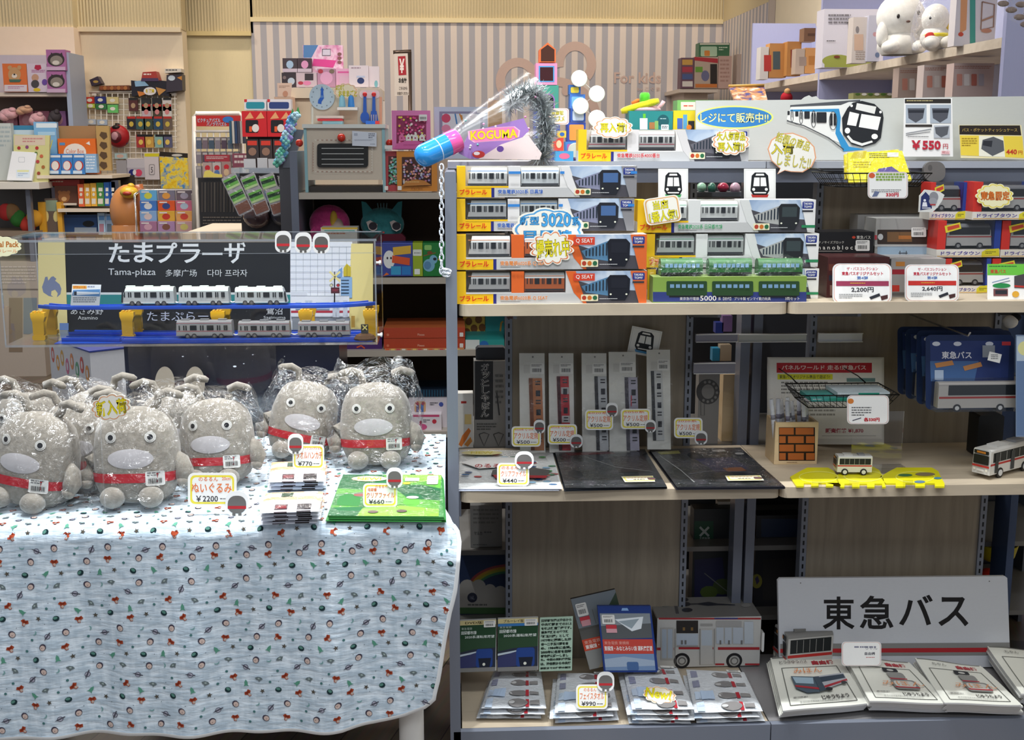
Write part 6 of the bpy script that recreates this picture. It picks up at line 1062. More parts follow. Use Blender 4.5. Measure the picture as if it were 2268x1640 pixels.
    for j in range(nt+1):
        t = j/nt; z = -.001+.236*bagh*t
        wx = (.104 if t < .62 else .104-.020*((t-.62)/.38))*bw; wy_ = .088-.016*t if t < .7 else .0768*(1-(t-.7)/.3)+.004*((t-.7)/.3)
        if t < .06: wx *= .86+.14*t/.06; wy_ *= .86+.14*t/.06
        for i in range(nb_):
            a = 2*pi*i/nb_; k = 1+.045*sin(4*a+ph[0]+t*7)*.6+.03*sin(9*a+ph[1]-t*13)+.02*sin(17*a+ph[2]+t*29); x = wx*se(cos(a))*k; y = -.012+wy_*se(sin(a))*k; vs.append((x, y, z+.010*t*sin(a*3+ph[3])*(t > .8)+.004*sin(7*a+ph[4])*(t > .8)))
    g = G(M); g.add(vs, [(j*nb_+i, j*nb_+(i+1) % nb_, (j+1)*nb_+(i+1) % nb_, (j+1)*nb_+i) for j in range(nt) for i in range(nb_)], 'bag', False); g.obj('plastic_bag', root)
    return root
plush('grey bagged plush at the near table corner, turned slightly away and cut by the frame', 72, 1118, 1.03, -14, 7, 1, .92)
plush('grey bagged plush facing straight out beside the price tag reading ¥2200', 308, 1112, 1.06, 2, 0, 2, .9)
plush('grey bagged plush squeezed between the corner plush and the straight-facing one', 182, 1080, .98, 6, -3, 3, .88, bw=.86)
plush('grey bagged plush right behind the price tag reading ¥2200', 486, 1070, .99, -4, -2, 4, .9)
plush('grey bagged plush tipping sideways behind the striped towel packs', 656, 1012, .97, 4, 13, 5, .92)
plush('grey bagged plush sitting alone behind the green folders', 836, 1030, 1.02, -3, -1, 6, 1.0)
plush('rear-row grey plush behind the near-corner plush, only ears and crown showing', 62, 1056, 1.0, -6, 3, 7, .9, .84)
plush('rear-row grey plush behind the burst card', 226, 1046, 1.0, 6, -2, 8, .9, .84)
plush('rear-row grey plush between the straight-facing one and the price-tag one', 398, 1052, 1.0, 3, -4, 9, .9, .84)
bc_ = burst('yellow lettered burst card stuck among the grey plush toys', 199, 872, 292, 933, PZ(245, 1172, ZT).y, 'eca878', [('新入荷', 214, 886, 280, 920, 'f0dc1c', '9a8a14')], 11, 8, .14)
yb_ = PZ(245, 1172, ZT).y+.003; p = PY(222, 925, yb_); g = G(); g.tube([p, (p.x-.004, yb_+.004, ZT+.0016)], .0011, 'film', 6); g.obj('clear_rod', bc_)
g = price_tag('large price tag reading ¥2200 standing in front of the plush toys', (416, 1048, 524, 1122), [('のるるん', .22, .12, .62, .25), ('20cm', .70, .12, .88, .22), ('ぬいぐるみ', .08, .30, .90, .60)], '￥2200', (500, 1088, 551, 1144), z=ZT, Y=PZ(470, 1142, ZT).y, tilt=8)
# folded towel packs
def pack(label, quad, z, th, k):
    q = [PZ(x, y, z+th) for x, y in quad]; tl, tr, br, bl = q; o = (tl+br)/2; o.z = z; root = empty('towel_pack', o, label, 'towel', 'striped towel packs')
    def S(u, v_, up):
        p = tl.lerp(tr, u).lerp(bl.lerp(br, u), v_); e = (1-abs(2*u-1)**8)*(1-abs(2*v_-1)**4); p.z = z+th*.5+(th*.5 if up else -th*.5)*math.sqrt(max(0, e)); return p
    g = G(); cols = ['r:e9b48a', 'r:f0ece8', 'r:e8ab80', 'r:f0ebe6', 'r:eef0f4', 'r:e9edf6']
    def strip(u0, u1, v0, v1, c, up=.0003): g.grid(lambda u, v_: S(u0+(u1-u0)*u, v0+(v1-v0)*v_, 1)+V((0, 0, up)), 8, 4, c)
    g.grid(lambda u, v_: S(u, 1-v_, 0), 12, 10, 'r:e4e6ee')
    for i, c in enumerate(cols): strip(0, 1, i/6, (i+1)/6, c, 0)
    strip(.3, .5, .12, .36, 'r:2c4a34'); strip(.68, .92, .0, .2, 'r:dcdad4', .0005); strip(.24, .46, .72, 1, 'r:4a383c'); strip(.26, .44, .78, .9, 'r:7a1c28', .0006); strip(.62, .86, .72, 1, 'r:3c3638', .0005)
    g.obj('folded_towel', root); g = G(); g.grid(lambda u, v_: S(u, v_, 1)+V(((u-.5)*.01, (v_-.5)*.012, .002+.0012*sin(u*13+v_*9+k))), 14, 10, 'bagfine'); g.obj('plastic_bag', root)
W_ = ('topmost', 'second', 'third', 'fourth')
for pl_, (quad, n, zz, nm) in enumerate(((((602, 1020), (722, 1018), (718, 1062), (594, 1064)), 3, ZT, 'rear pile under the price tag reading ¥770'), (((588, 1088), (716, 1084), (706, 1128), (574, 1132)), 4, ZT, 'front pile at the cloth edge'))):
    for k in range(n): pack('striped towel pack, %s of the %s' % (W_[n-1-k], nm), [(x+((k*5) % 3-1)*3*(k < n-1), y+(n-1-k)*8.6) for x, y in quad], zz+.0008+k*.0105, .010, k)
price_tag('price tag reading ¥770 leaning above the rear striped towel pile', (648, 985, 718, 1040), [('トレインコレクション', .26, .10, .92, .20), ('タオルハンカチ', .12, .28, .94, .58)], '¥770', (638, 961, 672, 1006), Y=PZ(680, 1060, ZT+.03).y, tilt=6, foot=False)
def gf(c):
    c.r(0, 0, 100, 100, '5aa43c').p([(0, 0), (40, 0), (52, 24), (30, 40), (0, 36)], '1e6a3c').p([(50, 0), (100, 0), (100, 12), (70, 22)], '8cc44a').p([(0, 50), (30, 44), (60, 60), (40, 80), (0, 76)], '2e7a3a').p([(52, 30), (80, 26), (100, 36), (100, 64), (70, 60)], '1c6038').p([(20, 86), (60, 76), (100, 84), (100, 100), (10, 100)], '84bc44').p([(0, 82), (30, 80), (26, 100), (0, 100)], '1e6a3c')
    c.e(24, 52, 7, 5, '7a6a62', 12).r(18, 52, 30, 54, 'a83a3a').e(74, 58, 6, 3.4, 'd8dcd4', 12).e(28, 12, 18, 7, 'ecdca8', 14).t('NEW!', 16, 9, 40, 16, 'e0cc2a', .02).rr(86, 4, 97, 26, 2, 'e8e4dc').t('のるるん', 88, 6, 95, 24, 'b83a4a', .0).r(64, 10, 78, 18, 'e6e4da').e(66, 24, 4, 3, 'd8cc3a', 10).e(40, 92, 5, 3, '6a5a54', 10).e(66, 90, 5, 3, '6a5a54', 10)
sheets('clear_file', ('bright green leafy clear file on top of the pile at the table corner', 'green clear file %s from the top in the table-corner pile'), 'green clear files', [(760, 1052), (978, 1053), (983, 1146), (726, 1144)], ZT+.0006, 6, .002, '3c8a44', gf, stag=(.005, .003))
price_tag('price tag reading ¥660 standing on the green clear files', (804, 1071, 880, 1124), [('のるるん', .36, .08, .72, .20), ('母期書', .14, .20, .40, .34), ('クリアファイル', .10, .38, .92, .62)], '¥660', (856, 1036, 892, 1082), z=ZT+.0126, tilt=14)
# ============================================================ clear display case with the toy railway
YC = 3.06; YD_ = YC*1.09; zc0 = PY(420, 767, YC).z; zc1 = PY(420, 533, YC).z; xc0 = PY(2, 650, YC).x; xc1 = PY(834, 650, YC).x; E_ = .004
cs = empty('display_case', ((xc0+xc1)/2, YC, zc0), 'long clear acrylic case with a toy railway inside, above the plush toys', 'display case')
g = G(); g.box(xc0, YC, zc0, xc1, YD_, zc0+.006, 'edge'); g.obj('base_plate', cs)
def pane(nm, vs): g = G(); g.add(vs, [(0, 1, 2, 3)], 'acryl'); g.obj(nm, cs)
pane('front_panel', [(xc0, YC, zc0+.006), (xc1, YC, zc0+.006), (xc1, YC, zc1), (xc0, YC, zc1)]); pane('side_panel', [(xc0, YC, zc0+.006), (xc0, YD_, zc0+.006), (xc0, YD_, zc1), (xc0, YC, zc1)]); pane('side_panel', [(xc1, YC, zc0+.006), (xc1, YD_, zc0+.006), (xc1, YD_, zc1), (xc1, YC, zc1)]); pane('rear_panel', [(xc0, YD_, zc0+.006), (xc1, YD_, zc0+.006), (xc1, YD_, zc1), (xc0, YD_, zc1)])
zl = PY(420, 562, YC).z
g = G(); g.add([(xc0-.002, YC-.003, zc1+.002), (xc1+.002, YC-.003, zc1+.002), (xc1+.002, YD_+.002, zc1+.002), (xc0-.002, YD_+.002, zc1+.002)], [(0, 1, 2, 3)], 'acryl'); g.add([(xc0-.002, YC-.003, zl), (xc1+.002, YC-.003, zl), (xc1+.002, YC-.003, zc1), (xc0-.002, YC-.003, zc1)], [(0, 1, 2, 3)], 'acryl')
g.box(xc0-.002, YC-.0045, zc1-.003, xc1+.002, YC-.001, zc1+.003, 'edge'); g.box(xc0-.002, YC-.004, zl-.0008, xc1+.002, YC-.003, zl+.0008, 'edge'); g.box(xc0-.002, YD_-.003, zc1-.001, xc1+.002, YD_+.002, zc1+.003, 'edge'); g.box(xc1-.001, YC-.003, zc1-.003, xc1+.003, YD_+.002, zc1+.003, 'edge'); g.box(xc0-.003, YC-.003, zc1-.003, xc0+.001, YD_+.002, zc1+.003, 'edge'); g.obj('lid', cs)
for x in (xc0, xc1-.004):
    g = G(); g.box(x, YC-.0005, zc0+.006, x+.004, YC+.003, zc1-.003, 'edge'); g.obj('corner_edge', cs)
for x in (xc0, xc1-.003):
    g = G(); g.box(x, YD_-.003, zc0+.006, x+.003, YD_+.0005, zc1-.003, 'edge'); g.obj('corner_edge', cs)
for y in (582, 742):
    g = G(); p = PY(832, y, YC); p.x = xc1+.0005; g.rev([(.0002, 0), (.0032, 0), (.0032, .006), (.006, .009), (.006, .012), (.0002, .013)], p, 'e8e6e0', 12, 'x'); g.obj('thumb_screw', cs)
# printed backdrop
YBd = YD_-.03
def bd_(c):
    c.r(146, 538, 645, 736, '17191d').r(146, 648, 645, 653, 'cfd6d4').r(146, 653, 645, 674, '2c7f7e')
    for i, (s, x0, x1, y0, y1) in enumerate((('た', 241, 287, 539, 582), ('ま', 296, 340, 537, 582), ('プ', 347, 393, 537, 583), ('ラ', 400, 444, 540, 583), ('ー', 448, 493, 560, 565), ('ザ', 497, 544, 537, 584))): c.t(s, x0, y0, x1, y1, 'dfe3e4', .02)
    c.t('Tama-plaza', 240, 595, 345, 614, 'd3d7d8', .0).t('多摩广场', 367, 597, 436, 613, 'd3d7d8', .0).t('다마 프라자', 460, 597, 548, 613, 'd3d7d8', .0)
    c.t('あざみ野', 157, 681, 229, 697, 'd3d7d8', .0).t('Azamino', 173, 700, 217, 708, 'd3d7d8').t('たまぷらーざ', 326, 689, 492, 711, 'c3cade', .0).t('鷺沼', 590, 680, 626, 697, 'd3d7d8').t('Saginuma', 584, 700, 633, 708, 'd3d7d8')
card('station_sign', 'black station name sign with a teal stripe inside the clear case', 'sign', [(144, 738), (646, 738), (646, 537), (144, 537)], YBd, '17191d', bd_)
def leaf(c): c.p([(93, 636), (98, 622), (100, 614), (105, 613), (107, 622), (113, 614), (118, 612), (125, 618), (122, 622), (132, 630), (136, 640), (134, 652), (126, 659), (128, 650), (122, 642), (114, 645), (113, 654), (118, 658), (108, 656), (96, 648)], '76809c').r(132, 716, 152, 732, '6a88c0')
card('yellow_board', 'pale yellow panel with a blue leaf emblem at the left end of the case', 'panel', [(86, 738), (150, 738), (143, 534), (84, 534)], YBd-.004, 'dccf92', leaf, 'yellow panels in the case')
card('yellow_board', 'pale yellow panel behind the rock at the right end of the case', 'panel', [(770, 738), (826, 738), (826, 540), (778, 540)], YBd-.002, 'e6d68c', lambda c: c.r(778, 700, 786, 726, 'b8923c'), 'yellow panels in the case')
def bldg(c):
    for x in range(655, 776, 16): c.r(x, 546, x+.8, 655, 'a8b0b8')
    for y in range(546, 655, 14): c.r(643, y, 778, y+.8, 'a8b0b8')
    c.p([(744, 614), (750, 598), (758, 592), (758, 614)], '7aa0cc').p([(761, 612), (761, 594), (768, 584), (777, 592), (777, 612)], 'c8b42c').r(768, 588, 769, 612, '8a7a1c').r(755, 614, 780, 660, '8ab0d4')
    for y in range(620, 660, 7): c.r(756, y, 773, y+2.4, '24384a')
    c.r(645, 655, 774, 702, 'dfe3e8').r(645, 655, 774, 656.2, '8a9098').r(645, 688, 774, 693, 'b03040').r(645, 646, 680, 655, 'd3d8de').r(645, 701, 774, 703, '8a9098')
    for x0, x1 in ((676, 692), (737, 752), (760, 770)): c.r(x0, 665, x1, 703, 'c8ced6').r(x0+2, 668, (x0+x1)/2-1, 684, 'a8bcd4').r((x0+x1)/2+1, 668, x1-2, 684, 'a8bcd4')
    c.r(700, 669, 730, 685, 'a8bcd4').r(655, 669, 668, 685, 'a8bcd4').r(648, 704, 776, 738, '8a9098')
card('building_panel', 'white printed panel with a tiled building and a train in the case', 'panel', [(643, 738), (780, 738), (780, 536), (643, 536)], YBd-.001, 'e3e7ec', bldg)
# tracks
BL = 's:1c4fc0'; BLd = 's:1740a4'
zlo = zc0+.0065; zup = PY(420, 684, YC+.10).z; rnd = random.Random(2)
def track(name, label, pts, w_, z, th, grp='blue toy railway tracks'):
    """flat grooved rail strip through picture-free plan points"""
    g = G(); L_, R_ = [], []
    for i, p in enumerate(pts):
        a, b_ = V(pts[max(0, i-1)]+(0,)), V(pts[min(len(pts)-1, i+1)]+(0,)); t = (b_-a).normalized(); nn = V((-t.y, t.x, 0)); q = V(p+(0,)); L_.append(q+nn*w_/2); R_.append(q-nn*w_/2)
    def strip(f0, f1, z0, z1, c):
        k = len(pts); A = [r_.lerp(l, f0) for l, r_ in zip(L_, R_)]; B = [r_.lerp(l, f1) for l, r_ in zip(L_, R_)]; vs = [V((p.x, p.y, z0)) for p in A]+[V((p.x, p.y, z0)) for p in B]+[V((p.x, p.y, z1)) for p in A]+[V((p.x, p.y, z1)) for p in B]
        g.add(vs, [f for i in range(k-1) for f in ((2*k+i, 2*k+i+1, 3*k+i+1, 3*k+i), (i, i+1, 2*k+i+1, 2*k+i), (k+i, 3*k+i, 3*k+i+1, k+i+1), (i, k+i, k+i+1, i+1))]+[(0, 2*k, 3*k, k), (k-1, 2*k-1, 4*k-1, 3*k-1)], c)
    strip(0, 1, z, z+th*.55, BLd); strip(0, .16, z+th*.55, z+th, BL); strip(.84, 1, z+th*.55, z+th, BL); strip(.42, .58, z+th*.55, z+th*.85, BL); return tag(g.obj(name), label, 'toy track', grp)
xm0, xm1 = PY(90, 685, YC+.10).x, PY(818, 685, YC+.10).x
yu = YC+.112
track('raised_track', 'raised blue toy track on yellow piers with the white train', [(xm0-.005, yu+.035), (xm0+.03, yu+.012), (xm0+.08, yu), (0.5*(xm0+xm1), yu), (xm1-.14, yu), (xm1-.07, yu+.010), (xm1-.02, yu+.034), (xm1+.002, yu+.052)], .042, zup, .009)
yl = YC+.042; l0, l1 = PY(125, 760, YC).x, PY(826, 760, YC).x
track('ground_track', 'blue toy track along the case floor under the silver train', [(l0+.16, yl-.004), (0.5*(l0+l1), yl-.004), (l1-.10, yl-.004), (l1-.006, yl+.012)], .044, zlo+.0012, .009)
track('ground_track', 'blue toy track curving along the back of the case floor', [(l0-.01, yl+.12), (l0+.06, yl+.112), (l0+.3, yl+.096), (l0+.45, yl+.092), (l1-.02, yl+.090)], .042, zlo+.0012, .009)
track('ground_track', 'blue toy track branching in from the case corner', [(l0, yl+.022), (l0+.07, yl+.018), (l0+.15, yl+.004), (l0+.157, yl+.002)], .040, zlo+.0012, .009)
g = G(); g.box(l0-.01, YC+.012, zlo, l1-.002, YC+.19, zlo+.0009, BL); tag(g.obj('blue_plate'), 'flat blue plate under the toy railway on the case floor', 'toy track', 'blue toy railway tracks')
PN = ('first', 'second', 'third', 'fourth', 'fifth')
for i, px in enumerate((85, 282, 483, 677, 820)):
    for j, (dy, nm) in enumerate(((.078, 'front'), (.165, 'rear'))):
        Yp = YC+dy; x = PY(px, 700, YC+.078).x; Y_e = .02 if i in (0, 4) else 0
        zt_ = zup-.0006; w_ = .0165; g = G(); K = 's:e8b21c'
        if j: Yp += Y_e*.4
        g.box(x-w_, Yp-.009, zlo+.010 if 0 else zlo, x+w_, Yp+.009, zlo+.014, K, bev=.003); g.box(x-w_*.86, Yp-.008, zlo+.014, x+w_*.86, Yp+.008, zt_-.020, K, bev=.002); g.prism([(x-w_*.86, Yp-.0085, zt_-.028), (x+w_*.86, Yp-.0085, zt_-.028), (x+w_*1.1, Yp-.0085, zt_-.016), (x+w_*1.1, Yp-.0085, zt_-.004), (x-w_*1.1, Yp-.0085, zt_-.004), (x-w_*1.1, Yp-.0085, zt_-.016)], (0, 1, 0), .017, K)
        for s_ in (-.8, -.25, .25): g.box(x+w_*s_, Yp-.0085, zt_-.004, x+w_*(s_+.36), Yp+.0085, zt_, K)
        tag(g.obj('track_pier'), 'yellow toy pier, %s of the %s row counted from the leaf panel' % (PN[i], nm), 'toy pier', 'yellow track piers')
def train(name, label, cars, Y0, zz, body, roof, st, doorc):
    root = empty(name, ((PY(cars[0][0], 700, Y0).x+PY(cars[-1][1], 700, Y0).x)/2, Y0, zz), label, 'toy train', 'toy trains in the case')
    prev = None
    for i, (a, b_, yt) in enumerate(cars):
        x0, x1 = PY(a, 700, Y0).x, PY(b_, 700, Y0).x; zt_ = PY((a+b_)/2, yt, Y0).z; g = G(); z0 = zz+.006
        c = car(g, x0, x1, Y0, Y0+.034, z0, zt_, body, roof, win='1e2226', wins=RAILW, stripes=st, wheels=(.2, .32, .68, .80), wr=.0065, wc='3a3a3e', hub='m:8a8a8a', nose=(.012 if i == 0 and roof != '8c8d8f' else .002, .012 if i == 2 and roof != '8c8d8f' else .002))
        for f in (.16, .5, .82): g.box(x0+(x1-x0)*f-.012, Y0+.01, zt_-.0005, x0+(x1-x0)*f+.010, Y0+.024, zt_+.0028, roof)
        for f in (.115, .46, .80): c.r(f-.008, .26, f+.084, .265, '9a9c9c'); c.r(f-.008, .26, f-.006, .86, '9a9c9c'); c.r(f+.082, .26, f+.084, .86, '9a9c9c')
        if i == 0 and roof != '8c8d8f': c.p([(0, .9), (.02, .25), (.035, .2), (.05, .3), (.03, .95)], '22262a')
        if i == 2 and roof != '8c8d8f': c.p([(1, .9), (.98, .25), (.96, .2), (.945, .4), (.97, .95)], '22262a')
        g.obj('car', root)
        if prev is not None:
            g = G(); g.tube([(prev-.002, Y0+.017, zz+.008), ((prev+x0)/2, Y0+.012, zz+.006), (x0+.002, Y0+.017, zz+.008)], .0022, 'e6e6e2', 6); g.tube([((prev+x0)/2+.004*cos(t*pi/5), Y0+.012+.004*sin(t*pi/5), zz+.0065) for t in range(10)], .0014, 'e6e6e2', 5, True); g.obj('coupler', root)
        prev = x1
train('toy_train', 'white-roofed three-car toy train on the raised blue track', ((271, 388, 637), (397, 509, 637), (521, 637, 638)), yu-.017, zup+.0092, 'a9aeae', 'd9e4dc', [(.9, 1, 'c3c8c6')], 'a9aeae')
train('toy_train', 'silver three-car toy train with red stripes on the case floor', ((388, 513, 711), (525, 641, 713), (658, 774, 714)), yl-.021, zlo+.0102, '9b9a97', '8c8d8f', [(.66, .70, 'a83a44'), (.14, .17, 'b06068'), (.93, 1, '7a7a7a')], '9b9a97')
def inf(c): c.r(161, 633, 192, 640, 'e8a83c').t('プラレール', 163, 634, 190, 639, 'c83a28', .03).ln(194, 634, 220, 640, 1, '8a94b0', 3).p([(160, 655), (162, 643), (222, 641), (221, 657)], '5a8cc0').p([(163, 654), (164, 646), (172, 646), (220, 648), (220, 651), (174, 654)], 'e2e8f0').r(164, 646, 170, 654, '2a3040').ln(162, 659, 214, 672, 3, '7a8490', 4)
card('info_card', 'small white train card standing on the raised track', 'sign', [(156, 677), (220, 677), (224, 631), (160, 630)], YC+.044, 'e6eaee', inf, tilt=5)
# crossing signal, rock
xs = empty('crossing_signal', PY(741, 676, YC+.19), 'tiny yellow and black level-crossing signal before the building panel', 'toy signal'); Yx = YC+.19
g = G(); p, q = PY(741, 676, Yx), PY(741, 602, Yx); g.tube([p, q], .0018, '26262a', 8); g.obj('pole', xs)
g = G(); c = cvY(g, Yx-.004); 
for s_ in (1, -1):
    a, b_ = V((730, 602 if s_ > 0 else 624)), V((753, 624 if s_ > 0 else 602)); d = (b_-a); nn = V((-d.y, d.x)).normalized()*2.2
    g.prism([PY(*(a-nn), Yx-.0045), PY(*(b_-nn), Yx-.0045), PY(*(b_+nn), Yx-.0045), PY(*(a+nn), Yx-.0045)], (0, 1, 0), .002, 'dcd08a')
    for f in (.28, .62): u0, u1 = a+d*f, a+d*(f+.16); c.p([tuple(u0-nn), tuple(u1-nn), tuple(u1+nn), tuple(u0+nn)], '26262a')
g.obj('cross_board', xs)
g = G(); c = cvY(g, Yx-.004)
for x, k in ((734, 'c8c49a'), (749, 'a8282c')): g.rev([(.0002, -.004), (.0045, -.004), (.0045, .002), (.0002, .002)], PY(x, 632, Yx-.004), '1e1e20', 14, 'y'); c.h = .0045; c.e(x, 632, 3, 3, k, 12)
g.obj('lamp', xs); g = G(); x0, z0, x1, z1 = lim(733, 637, 752, 650, Yx-.005); g.box(x0, Yx-.007, z0, x1, Yx-.003, z1, '4a1c20'); c = cvY(g, Yx-.0072); c.ln(736, 641, 750, 647, 2, 'a83a44', 2); g.obj('direction_plate', xs)
g = G(); p = PY(808, 745, YC+.03); rd = random.Random(4)
g.rev([(.026, 0), (.030, .006), (.024, .014), (.012, .019), (.0002, .020)], V((p.x, YC+.03, zlo)), 'r:6a4c34', 9, sy=.7, smooth=False); tag(g.obj('toy_rock'), 'small brown toy rock at the case corner', 'toy rock')
g = G(); x0, z0, x1, z1 = lim(800, 718, 816, 734, YC+.03); g.box(x0, YC+.022, z0-.004, x1, YC+.027, z1, '34302a'); c = cvY(g, YC+.0218); c.l([(803, 721), (813, 731)], 2.5, 'e0d27a').l([(813, 721), (803, 731)], 2.5, 'e0d27a'); tag(g.obj('toy_sign'), 'tiny dark sign with a pale cross on the brown toy rock', 'toy sign')
# clips and card on the case
for i, (x0, y0, x1, y1) in enumerate(((609, 512, 645, 560), (653, 515, 690, 561), (693, 516, 730, 562))):
    card('grey_clip', ('%s grey clip with a red band on the case lid, counted from the station sign' % ('first', 'middle', 'last')[i]), 'clip', rrect(x0, y0, x1, y1, 14), YC-.006, 'd4d2cf', lambda c, q=(x0, y0, x1, y1): clip_shape(c, *q, base='54514e'), 'grey clips on the case lid')
def tri(c): c.t('Trial Pack', -20, 535, 42, 548, 'b8702c', .03); c.t('プラレール', -18, 552, 38, 560, 'e07a3a', .0)
card('handwritten_card', 'cream scalloped card with orange lettering at the near end of the clear case', 'sign', cloudpts(-60, 523, 48, 570, 14, .08), YC-.006, 'e8e4bc', tri, 'handwritten burst cards')
# stand under the case
g = G(); a, b_ = PY(276, 800, YC+.04).x, PY(752, 800, YC+.04).x; g.box(a, YC+.04, 0, b_, YD_-.005, zc0-.001, 's:161b30'); 
for x, y in ((460, 790), (630, 790), (700, 800)): p = PY(x, y, YC+.0395); g.ball(p, .0016, .001, .0016, 'm:c8c8c8', 8, 6)
tag(g.obj('case_stand'), 'dark navy pedestal carrying the clear case behind the plush toys', 'stand')
g = G(); a, b_ = PY(285, 800, YC+.02).x, PY(612, 800, YC+.02).x; zb_ = ZT+.001; g.box(a, YC+.018, zb_-.35, b_, YC+.022, zc0-.003, 'acryl'); c = cvY(g, YC+.0178)
for x in (365, 432): c.e(x, 850, 22, 38, 'r:94897a', 24)
for x, y, r_ in ((520, 812, 2), (405, 790, 1.2), (540, 806, 1), (560, 786, 1)): c.e(x, y, r_*2, r_, 'e8eef4', 8)
tag(g.obj('acrylic_sheet'), 'clear sheet with two oval openings before the navy pedestal', 'sheet')
g = G(); q = [PY(*k, 4.3) for k in ((176, 872), (276, 776), (300, 776), (300, 872))]
g = G(); x0, x1 = PY(150, 850, 4.4).x, PY(275, 850, 4.4).x; zt_ = PY(275, 772, 4.6).z; M_ = Mx.Translation(V((x1, 4.2, 0))) @ Mx.Rotation(R(38), 4, 'Z'); g = G(M_); g.box(-.02, .1, 0, .22, .5, .72, 'e6eaf2', 'eef2f8'); g.box(-.024, .096, .7205, .224, .504, .726, '3a4a9a'); c = cvU(g, (-.02, .5, .72), (-.02, .1, .72), (-.02, .5, .22), 100, 80)
for i, k in enumerate(('d86a5a', 'e8a84a', 'e0b05a', 'd87aa0', 'e89a6a', '6ab08a', 'd8605a', 'e8a050')): c.e(8+i*12, 9+(i % 2)*4, 4.2, 5, k, 10); c.e(8+i*12, 9+(i % 2)*4, 2, 2.6, 'e6eaf2', 8)
tag(g.obj('white_plinth'), 'white printed plinth on the floor beside the navy pedestal', 'plinth')
# ============================================================ shelving behind, left of the grey post
YG = 3.78
bs = empty('toy_shelving', (PY(850, 500, YG).x, YG+.2, 0), 'grey shelving with a toy kitchen on top, between clear case and grey post', 'shelving unit')
gx0, gx1 = PY(664, 500, YG).x, PY(1122, 500, YG).x
g = G(); g.box(gx0, YG+.40, .1, gx1, YG+.42, zat(800, 436, YG), 'r:4c4038'); g.obj('back_panel', bs)
zs = [zat(820, y, YG) for y in (427, 616, 777, 958)]
for z in zs: g = G(); g.box(gx0, YG, z-.02, gx1, YG+.40, z, 's:b3a99c'); g.obj('shelf_board', bs)
for x0, x1 in ((gx0-.024, gx0-.001), (gx1, gx1+.02)): g = G(); g.box(x0, YG-.004, 0, x1, YG+.42, zat(660, 335, YG) if x0 < gx0 else zs[0]-.03, GD); g.obj('side_panel', bs)
# toy kitchen
kt = empty('toy_kitchen', PY(764, 425, YG+.03), 'wooden toy kitchen with black oven window, clock and blue utensils', 'toy kitchen'); Yk = YG+.03
g = G(); a, b_, e, t = lim(676, 284, 851, 399, Yk); z0 = zs[0]+.0004; g.box(a, Yk+.004, b_, e, Yk+.2, t, 'c9bba9'); g.box(a-.003, Yk, z0, a+.006, Yk+.2, t, '8fb6bc'); g.box(e-.006, Yk, z0, e+.003, Yk+.2, t, '8fb6bc'); g.box(a-.006, Yk-.008, t, e+.006, Yk+.2, t+.012, 'd8d9d2'); g.box(a, Yk+.02, z0, e, Yk+.19, b_-.02, '3a332e'); g.obj('cabinet', kt)
g = G(); c = cvY(g, Yk+.0035); c.p(rrect(690, 306, 828, 386, 8), 'c9bba9')
for i in range(26): x = 697+i*5; c.l([(x, 309), (x+2, 312), (x+4, 309)], 1, '9a6a5a' if i % 2 else 'e6e0d4'); c.l([(x, 382), (x+2, 379), (x+4, 382)], 1, '9a6a5a' if i % 2 else 'e6e0d4')
for i in range(11): y = 316+i*6; c.l([(692, y), (695, y+2), (692, y+4)], 1, '9a6a5a'); c.l([(826, y), (823, y+2), (826, y+4)], 1, 'e6e0d4')
c.rr(703, 318, 816, 371, 7, '1e1d1b')
for y in (328, 340, 352, 363): c.r(713, y, 806, y+1.4, 'c4c4c0')
g.obj('oven_door', kt)
def knob(x, y, Y, r_, col='g:c4301e', ax='y'):
    g = G(); p = PY(x, y, Y); g.ball(p, r_, r_, r_, col, 16, 10); g.rev([(r_*.4, 0), (r_*.4, r_*1.6)], p, col, 10, 'y'); g.obj('knob', kt)
knob(756, 305, Yk-.012, .013); knob(663, 317, Yk+.02, .012); knob(863, 317, Yk+.02, .012)
g = G(); a, b_, e, t = lim(688, 195, 848, 282, Yk+.15); g.prism([PY(x, y, Yk+.15) for x, y in [(688, 280), (688, 240), (700, 196)]+[(836+12*sin(q*.39), 208-12*cos(q*.39)) for q in range(5)]+[(848, 280)]], (0, 1, 0), .014, 'd2c4b0'); g.box(a, Yk+.149, zat(760, 281, Yk+.15)-.02, e, Yk+.163, zat(760, 281, Yk+.15)+.002, 'd2c4b0'); c = cvY(g, Yk+.1495); c.r(752, 246, 792, 278, 'd2b79c').r(690, 235, 694, 275, 'e2e0d4').r(840, 215, 846, 276, 'e0a684'); g.obj('back_board', kt)
g = G(); p = PY(713, 215, Yk+.14); r_ = PY(741, 215, Yk+.14).x-p.x; g.rev([(.0002, 0), (r_, 0), (r_, .008), (.0002, .008)], p, 'b9cbd8', 32, 'y', smooth=False); c = cvY(g, Yk+.1398)
for i in range(12): c.e(713+22*sin(i*pi/6), 215-22*cos(i*pi/6), 1.4, 1.6, '7a8c9c', 8)
c.p([(710, 218), (711, 200), (709, 200), (713, 193), (718, 200), (716, 200), (717, 218)], '2a62c0').p([(711, 214), (718, 217), (712, 226), (712, 231), (704, 229), (705, 222)], '2a62c0').e(713, 214, 3, 3, '5a86c8', 10); g.obj('clock', kt)
